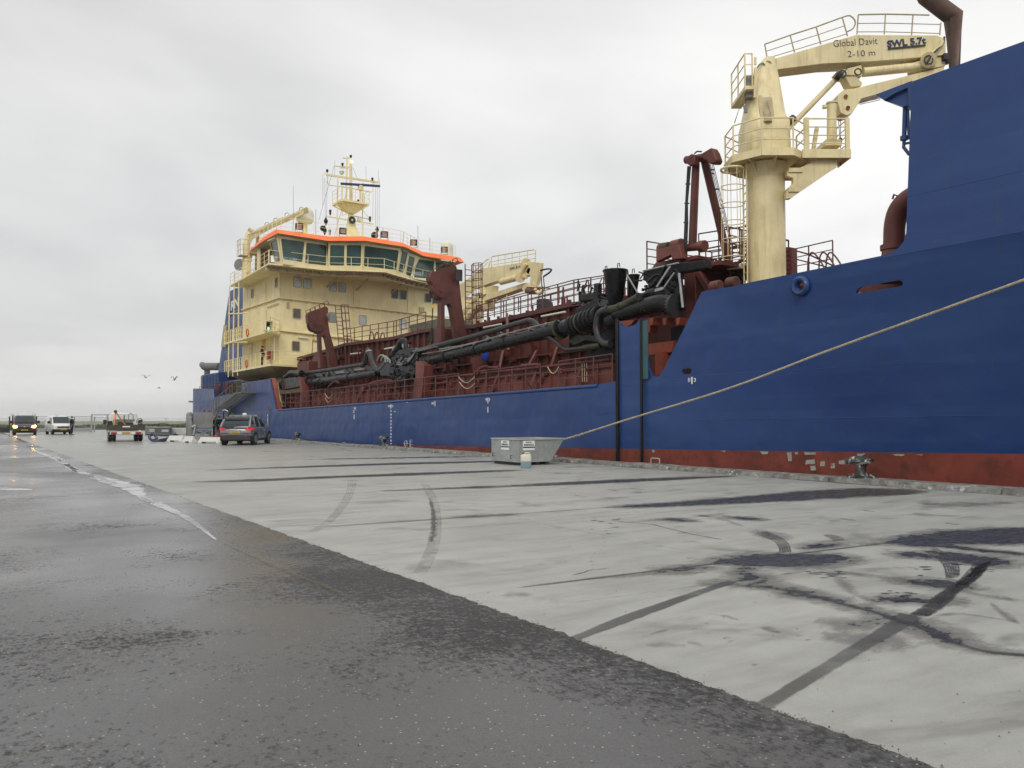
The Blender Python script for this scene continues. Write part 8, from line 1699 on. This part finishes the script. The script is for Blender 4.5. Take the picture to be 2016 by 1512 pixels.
for x, y, r in ((830, 480, .12), (860, 545, .1), (920, 470, .08), (880, 500, .09)): (a, b) = u(x, y); m_.cyl((a, .1, b), (a, .5, b), r, 10); 
m_.build('frame', M_ALU, TU, local=True)
m_ = MB(); (a, b), (c, d) = u(628, 580), u(715, 245); xm, rr_ = (a + c) / 2, (c - a) / 2 * 1.1; m_.tube([(xm, .6, .1), (xm, .6, .2), (xm, .6, d), (xm, .6, d + .18)], [rr_ * .8, rr_, rr_, rr_ * .5], 18); m_.cyl(u(690, 570)[0:1] + (.2, .1), u(690, 570)[0:1] + (.2, u(690, 340)[1]), .28, 14); m_.build('tank', M_GREY, TU, local=True)
m_ = MB(); pts = [(u(x, y)[0], -.1, u(x, y)[1]) for x, y in ((685, 290), (685, 330), (700, 420), (740, 400), (745, 430), (725, 540))]; m_.tube(spline(pts, 4), .09, 8); m_.cyl((u(685, 275)[0], -.1, u(0, 300)[1]), (u(685, 275)[0], -.1, u(0, 270)[1]), .14, 8); m_.build('pipe', M_GALV, TU, local=True)
m_ = MB()
for x in (862, 925): (a, b), (c, d) = u(x, 215), u(x, 180); m_.cyl((a, .2, b), (a, .2, d), .05, 8); m_.dome(Vector((a, .2, d)), .08, -.4, 8, 4)
m_.build('valve', M_TAILOFF, TU, local=True)
def barrier(px0, px1, pyb, label, hpx=13):
    a_, b_ = P(px0, pyb, Z=0), P(px1, pyb + .4, Z=0); L_ = (b_ - a_).length; mid = (a_ + b_) / 2; ang = math.atan2(b_.y - a_.y, b_.x - a_.x); h_ = pxm(mid, hpx)
    br = thing('barrier', label, 'barrier', (mid.x, mid.y, 0), ang, 'white road barriers round the tank unit'); m_ = MB(); l2 = L_ / 2
    prof = [(-.22, 0), (-.22, .12), (-.09, .32), (-.08, h_), (.08, h_), (.09, .32), (.22, .12), (.22, 0)]
    for x0, x1, zlift in ((-l2, -l2 + .3, 0), (-l2 + .3, l2 - .3, .09), (l2 - .3, l2, 0)): 
        t = .06 if x0 == -l2 else 0
        m_.loft([[(x0 + (t * (1 - z / h_) if False else z / h_ * .1 * (x0 == -l2)), y, max(z, zlift)) for y, z in prof], [(x1 - z / h_ * .1 * (x1 == l2), y, max(z, zlift)) for y, z in prof]])
    m_.build('barrier_block', M_BARR, br, local=True, bev=.02); return br
barrier(332, 363, 869.5, 'white barrier block next to the blue hose coil, left of two short ones', 12); barrier(363, 383, 871.5, 'short white barrier block nearest the tank unit', 13); barrier(393, 437, 872.5, 'long white barrier block partly hidden by the grey SUV', 12)
hs_ = []; m_ = MB()
def hq(lst): return spline([P(x, y, Y=yy) for x, y, yy in lst], 5)
for k in range(3):
    d = k * 1.1
    m_.tube(hq([(344 + d, 856.5 - d, 60.5), (330, 856 + d * .6, 60.6), (318, 857 - d * .5, 60.8), (306, 854.5 + d * .4, 61), (297, 855 + d, 61), (293.5 + d, 861, 60.4), (298, 866.5 - d * .4, 59.6), (306, 867 - d, 59.4), (309.5 - d, 862, 60), (305, 857 + d, 60.6)]), .07, 8)
    m_.tube(hq([(298 + d, 867, 59.4 + .1 * k), (312, 868.4 - d, 59.3), (326, 867 - d * 1.5, 59.4), (336, 862 - d * .8, 59.8), (343, 858 - d, 60.2), (349, 857.5, 60.4)]), .07, 8)
tag(m_.build('suction_hose', M_HOSEB), 'coiled dark blue hose lying on the quay left of the white barriers', 'hose')
def bin_(px0, px1, py, mat, label, hpx, sign=True):
    a_, b_ = P(px0, py, Z=0), P(px1, py, Z=0); w_ = (b_ - a_).length; mid = (a_ + b_) / 2; h_ = pxm(mid, hpx)
    bn = thing('container_bin', label, 'container', (mid.x, mid.y, 0), -YAW * .5, 'grey metal bins at the far fence'); m_ = MB(); m_.box((-w_ / 2, 0, .1), (w_ / 2, 1.6, h_)); m_.box((-w_ / 2, .1, 0), (-w_ / 2 + .2, 1.5, .1)); m_.box((w_ / 2 - .2, .1, 0), (w_ / 2, 1.5, .1))
    for k in range(4): x = -w_ / 2 + w_ * (k + .5) / 4; m_.box((x, -.04, .15), (x + .05, 0, h_ - .05))
    m_.build('tub', mat, bn, local=True); m_ = MB(); m_.box((-w_ / 2 - .04, -.06, h_), (w_ / 2 + .04, 1.64, h_ + .07)); m_.build('rim', M_GALV, bn, local=True)
    if sign: m_ = MB(); m_.box((-.05, -.055, h_ * .62), (.55, -.042, h_ * .72)); m_.box((-.05, -.055, h_ * .45), (.55, -.042, h_ * .52)); m_.build('sign', M_WHITE, bn, local=True)
bin_(286, 304, 856.5, M_GREY, 'lighter grey metal bin with white signs, just right of the truck', 15); bin_(305.5, 333, 857, paint('bin_dark', (.12, .125, .12), .6, .2), 'wide dark grey metal bin with a white sign, behind the hose coil', 15)
c = P(338, 856, Z=0); m_ = MB(); m_.box((c.x - 1.3, c.y, .05), (c.x + .5, c.y + 1.2, .62)); m_.box((c.x - 1.2, c.y, 0), (c.x - 1, c.y + 1.2, .05)); tag(m_.build('wooden_crate', M_CRATE, bev=.02), 'low brown wooden crate beyond the hose coil', 'crate')
c = P(356, 856, Z=0); m_ = MB(); m_.box((c.x - .9, c.y + .2, 0), (c.x + .9, c.y + 1.2, .65)); tag(m_.build('white_box', M_BARR, bev=.03), 'low white box right of the brown crate', 'box')
cn = P(425.5, 861, Z=0) ; cn = Vector((cn.x, cn.y - .5, 0)); m_ = MB(); m_.box((-.17, -.17, 0), (.17, .17, .03)); m_.cyl((0, 0, .03), (0, 0, .62), .13, 14, .025)
cone = thing('traffic_cone', 'orange traffic cone between the two people at the gangway', 'cone', (cn.x, cn.y, 0)); m_.build('cone', M_CONE, cone, local=True); m_ = MB(); m_.cyl((0, 0, .34), (0, 0, .46), .075, 14, .053); m_.build('cone_band', M_WHITE, cone, local=True)
# gangway ---------------------------------------------------------------------------------
GW = thing('gangway', 'steel gangway stairs leaning from the quay up to the blue stern', 'gangway', tuple(P(420, 861, Z=0)))
GX = 18.6; lo, hi = P(420, 809, X=GX), P(465, 774, X=GX); gr = P(426, 851, X=GX - .2)
m_ = MB()
for dx in (0, 1.0):
    m_.bar(lo + Vector((dx, 0, 0)), hi + Vector((dx, 0, 0)), .06, .16); m_.bar(lo + Vector((dx, 0, .95)), hi + Vector((dx, 0, .95)), .05)
    for k in range(8): p = lo.lerp(hi, k / 7) + Vector((dx, 0, 0)); m_.bar(p, p + Vector((0, 0, .95)), .04)
    m_.bar(lo + Vector((dx, 0, .5)), hi + Vector((dx, 0, .5)), .03)
m_.build('gangway_frame', M_KHAKI, GW)
m_ = MB()
for k in range(20): p = lo.lerp(hi, (k + .5) / 20); m_.box((p.x, p.y - .14, p.z - .02), (p.x + 1.0, p.y + .14, p.z + .02))
m_.build('tread', M_ALU, GW)
m_ = MB(); p1 = P(476, 770, X=GX); m_.box((GX, p1.y, hi.z - .05), (D + 1.4, hi.y, hi.z + .05)); m_.rail([(GX, hi.y, hi.z), (GX, p1.y, hi.z)], 1.0, 1, .6, .03); m_.build('landing', M_KHAKI, GW)
m_ = MB(); lz = lo.z; m_.box((GX - .2, lo.y - 2.2, lz - .06), (GX + 1.2, lo.y + .4, lz)); 
for dx in (0, 1.1):
    m_.bar((GX - .15 + dx, lo.y - 2.1, lz), (GX - .15 + dx, lo.y - 2.1, 0), .08); m_.bar((GX - .15 + dx, lo.y + .3, lz), (GX - .15 + dx, lo.y + .3, 0), .08); m_.bar((GX - .15 + dx, lo.y - 2.1, lz), (GX - .15 + dx, lo.y + .6, .1), .09, .2)
    m_.rail([(GX - .15 + dx, lo.y - 2.2, lz), (GX - .15 + dx, lo.y + .2, lz)], .9, 1, .8, .025)
for k in range(8): t = (k + .5) / 8; m_.box((GX - .15, lo.y + 1.2 - 2.4 * t - 1.0, lz * t * .95), (GX + .95, lo.y + 1.4 - 2.4 * t - 1.0, lz * t * .95 + .03))
m_.build('stair_base', M_KHAKI, GW)
m_ = MB(); m_.tube(spline([P(*zO(*p), X=GX - .3) for p in ((1140, 210), (1165, 195), (1200, 205), (1215, 218))], 4), .04, 6); m_.build('tarp_edge', M_WHITE, GW)
# container on the aft deck
c = P(*zM(1448, 388), X=21.6); a_, b_ = P(*zM(1428, 388), X=21.6), P(*zM(1552, 385), X=21.6)
CT = thing('deck_container', 'blue corrugated container with grey end on the aft deck beside the funnel', 'container', (21.6, a_.y, c.z))
m_ = MB(); zt_ = P(*zM(1448, 280), X=21.6).z; m_.box((21.6, b_.y, c.z - .9), (24.2, a_.y, zt_)); n = 12
for k in range(n): y = b_.y + (a_.y - b_.y) * (k + .5) / n; m_.box((21.54, y, c.z - .8), (21.6, y + .12, zt_ - .1))
m_.build('shell', M_BLUE2, CT); m_ = MB(); m_.box((21.5, a_.y - .6, c.z), (21.58, a_.y - .02, zt_ - .1)); m_.build('louvre', M_GREY, CT)
# fence and gate ---------------------------------------------------------------------------
FY = 104.0
def fx(px): return P(px, 850, Y=FY).x
def fz(py): return P(100, py, Y=FY).z
def fence_panel(name, x0, x1, zt, z0, label, cat, group, mesh=True, solid=0):
    fp = thing(name, label, cat, ((x0 + x1) / 2, FY, 0), 0, group)
    if group is None and 'group' in fp: del fp['group']
    m_ = MB(); m_.bar((x0, FY, zt), (x1, FY, zt), .05); m_.bar((x0, FY, z0), (x1, FY, z0), .06)
    m_.bar((x0, FY, z0), (x0, FY, zt), .07, up=(0, 1, 0)); m_.bar((x1, FY, z0), (x1, FY, zt), .07, up=(0, 1, 0)); m_.build('frame', M_GALV, fp)
    m_ = MB(); n = int((x1 - x0) / .11)
    for k in range(1, n): x = x0 + (x1 - x0) * k / n; m_.box((x - .006, FY - .006, z0), (x + .006, FY + .006, z0 + (zt - z0) * (1 if mesh else .45)))
    if mesh:
        for k in range(1, 8): z = z0 + (zt - z0) * k / 8; m_.box((x0, FY - .004, z - .004), (x1, FY + .004, z + .004))
    m_.build('bars', M_GALV, fp)
    if solid: m_ = MB(); m_.box((x0, FY - .05, z0 - solid), (x1, FY + .05, z0 + .02)); m_.build('bottom_beam', M_GALV, fp)
    return fp
xs_ = [fx(67), fx(108), fx(146), fx(179.5)]
for i, lab in enumerate(('sliding gate leaf right of the dark van, with grey bottom beam', 'gate leaf behind the white van and the person in black', 'last gate leaf ending at the tall grey frame post')):
    fence_panel('gate_leaf', xs_[i], xs_[i + 1] - .04, fz(820), fz(843), lab, 'gate', 'leaves of the long sliding gate', True, .42)
fence_panel('fence_panel', fx(186), fx(211), fz(822), fz(847), 'mesh fence panel just left of the truck', 'fence', 'mesh fence panels by the gate'); fence_panel('fence_panel', fx(214), fx(262), fz(822), fz(847), 'mesh fence panel behind the truck', 'fence', 'mesh fence panels by the gate')
m_ = MB(); xa, xb = fx(180), fx(211); m_.bar((xa, FY, 0), (xa, FY, fz(815.5)), .16, up=(0, 1, 0)); m_.bar((xb, FY, 0), (xb, FY, fz(815.5)), .16, up=(0, 1, 0)); m_.bar((xa - .1, FY, fz(816.5)), (xb + .3, FY, fz(816.5)), .10); m_.bar((fx(185.5), FY, 0), (fx(185.5), FY, fz(820)), .14, up=(0, 1, 0)); tag(m_.build('goal_frame', M_GALV), 'tall grey goal-shaped gate frame left of the truck', 'gate frame')
for px_, lab in ((23, 'pair of dark gate guide posts left of the dark van'), (65, 'pair of dark gate guide posts right of the dark van')):
    g_ = thing('gate_post', lab, 'post', (fx(px_), FY, 0), 0, 'dark guide posts of the sliding gate'); m_ = MB()
    for dx in (-.30, .0, .22): m_.box((fx(px_) + dx, FY - .08, 0), (fx(px_) + dx + .14, FY + .08, fz(818 + abs(dx) * 6)))
    m_.build('post', M_DARK, g_); m_ = MB(); m_.tube([(fx(px_) - .1, FY, fz(819)), (fx(px_) - .08, FY, fz(815)), (fx(px_) + .16, FY, fz(815)), (fx(px_) + .18, FY, fz(819))], .04, 6); m_.build('hoop', M_GALV, g_)
m_ = MB(); m_.box((-14, FY + 1, .0), (fx(20), FY + 1.15, .55)); 
tag(m_.build('low_wall', M_DARK), 'low dark wall at the left edge beyond the road end', 'wall')
# navigation mark posts far away, birds
m_ = MB(); c = P(93, 829, Y=170); m_.cyl((c.x, 170, -.3), (c.x, 170, c.z), .06, 6); m_.loft([[(c.x - .01, 170, c.z - .5)] * 4, [(c.x - .35, 170, c.z), (c.x, 169.9, c.z), (c.x + .35, 170, c.z), (c.x, 170.1, c.z)], [(c.x, 170, c.z + .6)] * 4]); tag(m_.build('channel_marker', M_DARK), 'small dark diamond shaped marker on a pole in the far field', 'marker')
m_ = MB(); c = P(327, 826, Y=400); m_.cyl((c.x, 400, -1), (c.x, 400, c.z + .4), .10, 6); m_.bar((c.x - .8, 400, c.z + .4), (c.x + .8, 400, c.z + .4), .15); tag(m_.build('distant_pole', M_GREY), 'thin pole far out on the horizon above the bins', 'pole')
def gull(px_, py, Y, rz, fl, label):
    c = P(px_, py, Y=Y); g_ = thing('seagull', label, 'bird', tuple(c), rz, 'gulls flying over the far quay'); g_.scale = (.55, .55, .55)
    m_ = MB(); m_.tube([(0, -.24, 0), (0, -.18, .01), (0, -.05, 0), (0, .12, 0), (0, .22, -.01), (0, .34, -.02)], [.012, .035, .06, .055, .03, .012], 8); m_.build('body', M_GULL, g_, local=True)
    for s in (-1, 1):
        m_ = MB(); m_.loft([[(s * x, y0_, z), (s * x, (y0_ + y1) / 2, z + .015), (s * x, y1, z), (s * x, (y0_ + y1) / 2, z - .005)] for x, y0_, y1, z in ((.03, -.09, .10, .02), (.3, -.13, .05, .12 * fl), (.52, -.08, .05, .16 * fl), (.72, .02, .07, .08 * fl))]); m_.build('wing', M_GULL, g_, local=True)
gull(287.3, 743.5, 62, .5, 2.2, 'gull highest and leftmost of the three in the grey sky'); gull(343.5, 748.0, 62, 2.0, 3.0, 'gull with raised wings closest to the ship stern'); gull(313.5, 763.8, 70, 1.2, .6, 'lowest of the three gulls, gliding level')

# air: faint sea haze
def build_haze(density):
    m = bpy.data.materials.new('haze'); m.use_nodes = True; t = m.node_tree; t.nodes.clear()
    v = N(t, 'ShaderNodeVolumePrincipled'); v.inputs['Color'].default_value = (.93, .95, .97, 1); v.inputs['Density'].default_value = density; v.inputs['Anisotropy'].default_value = .1
    o = N(t, 'ShaderNodeOutputMaterial'); t.links.new(v.outputs[0], o.inputs['Volume'])
    m_ = MB(); m_.box((-2500, -60, -8), (2500, 2500, 30)); h = m_.build('haze', m, smooth=False); h['kind'] = 'stuff'

# loose pieces of mixed part meshes become parts of their own
def split_loose(o, cap=70):
    if any(m.type == 'SKIN' for m in o.modifiers): return
    me = o.data; bm = bmesh.new(); bm.from_mesh(me); seen = set(); groups = []
    for v in bm.verts:
        if v in seen: continue
        st = [v]; seen.add(v); comp = []
        while st:
            a = st.pop(); comp.append(a.index)
            for e in a.link_edges:
                b = e.other_vert(a)
                if b not in seen: seen.add(b); st.append(b)
        groups.append(comp)
    bm.free()
    if len(groups) < 2 or len(groups) > cap: return
    gid = [0] * len(me.vertices)
    for i, g in enumerate(groups):
        for k in g: gid[k] = i
    faces = [[] for _ in groups]
    for p in me.polygons: faces[gid[p.vertices[0]]].append(list(p.vertices))
    for i, g in enumerate(groups):
        mp = {k: j for j, k in enumerate(g)}; nm = bpy.data.meshes.new(me.name)
        nm.from_pydata([tuple(me.vertices[k].co) for k in g], [], [[mp[k] for k in f] for f in faces[i]]); nm.materials.append(me.materials[0])
        for p in nm.polygons: p.use_smooth = True
        nm.set_sharp_from_angle(angle=R(38))
        if i == 0: o.data = nm
        else:
            c = o.copy(); c.data = nm; C.objects.link(c)
SPLIT = ('wall_bracket', 'hoist_tower', 'hydraulic_fitting', 'drain_pipe', 'deck_fitting', 'deck_post', 'pipe_brace', 'strut', 'winch_house', 'wall_strut', 'deck_pipe', 'closing_chain', 'recess_frame', 'hoist_machinery', 'aft_house', 'winch', 'load_hoop', 'valve', 'hydraulic_pipe', 'boom_bracket', 'pump_plate', 'hydraulic_hose', 'wall_fitting', 'primer_patch', 'weld_seam', 'draught_scale', 'deck_machinery', 'cylinder', 'stiffener', 'pipe_fitting', 'hook_wire', 'flange_ring', 'aft_rail', 'draught_line', 'sheave', 'day_shape', 'jib_pin', 'lifting_eye', 'hose_reel', 'pipe_brace', 'console', 'chart_table')
for o in list(bpy.data.objects):
    if o.type == 'MESH' and o.parent and o.name.split('.')[0] in SPLIT: split_loose(o)
build_haze(.00025)
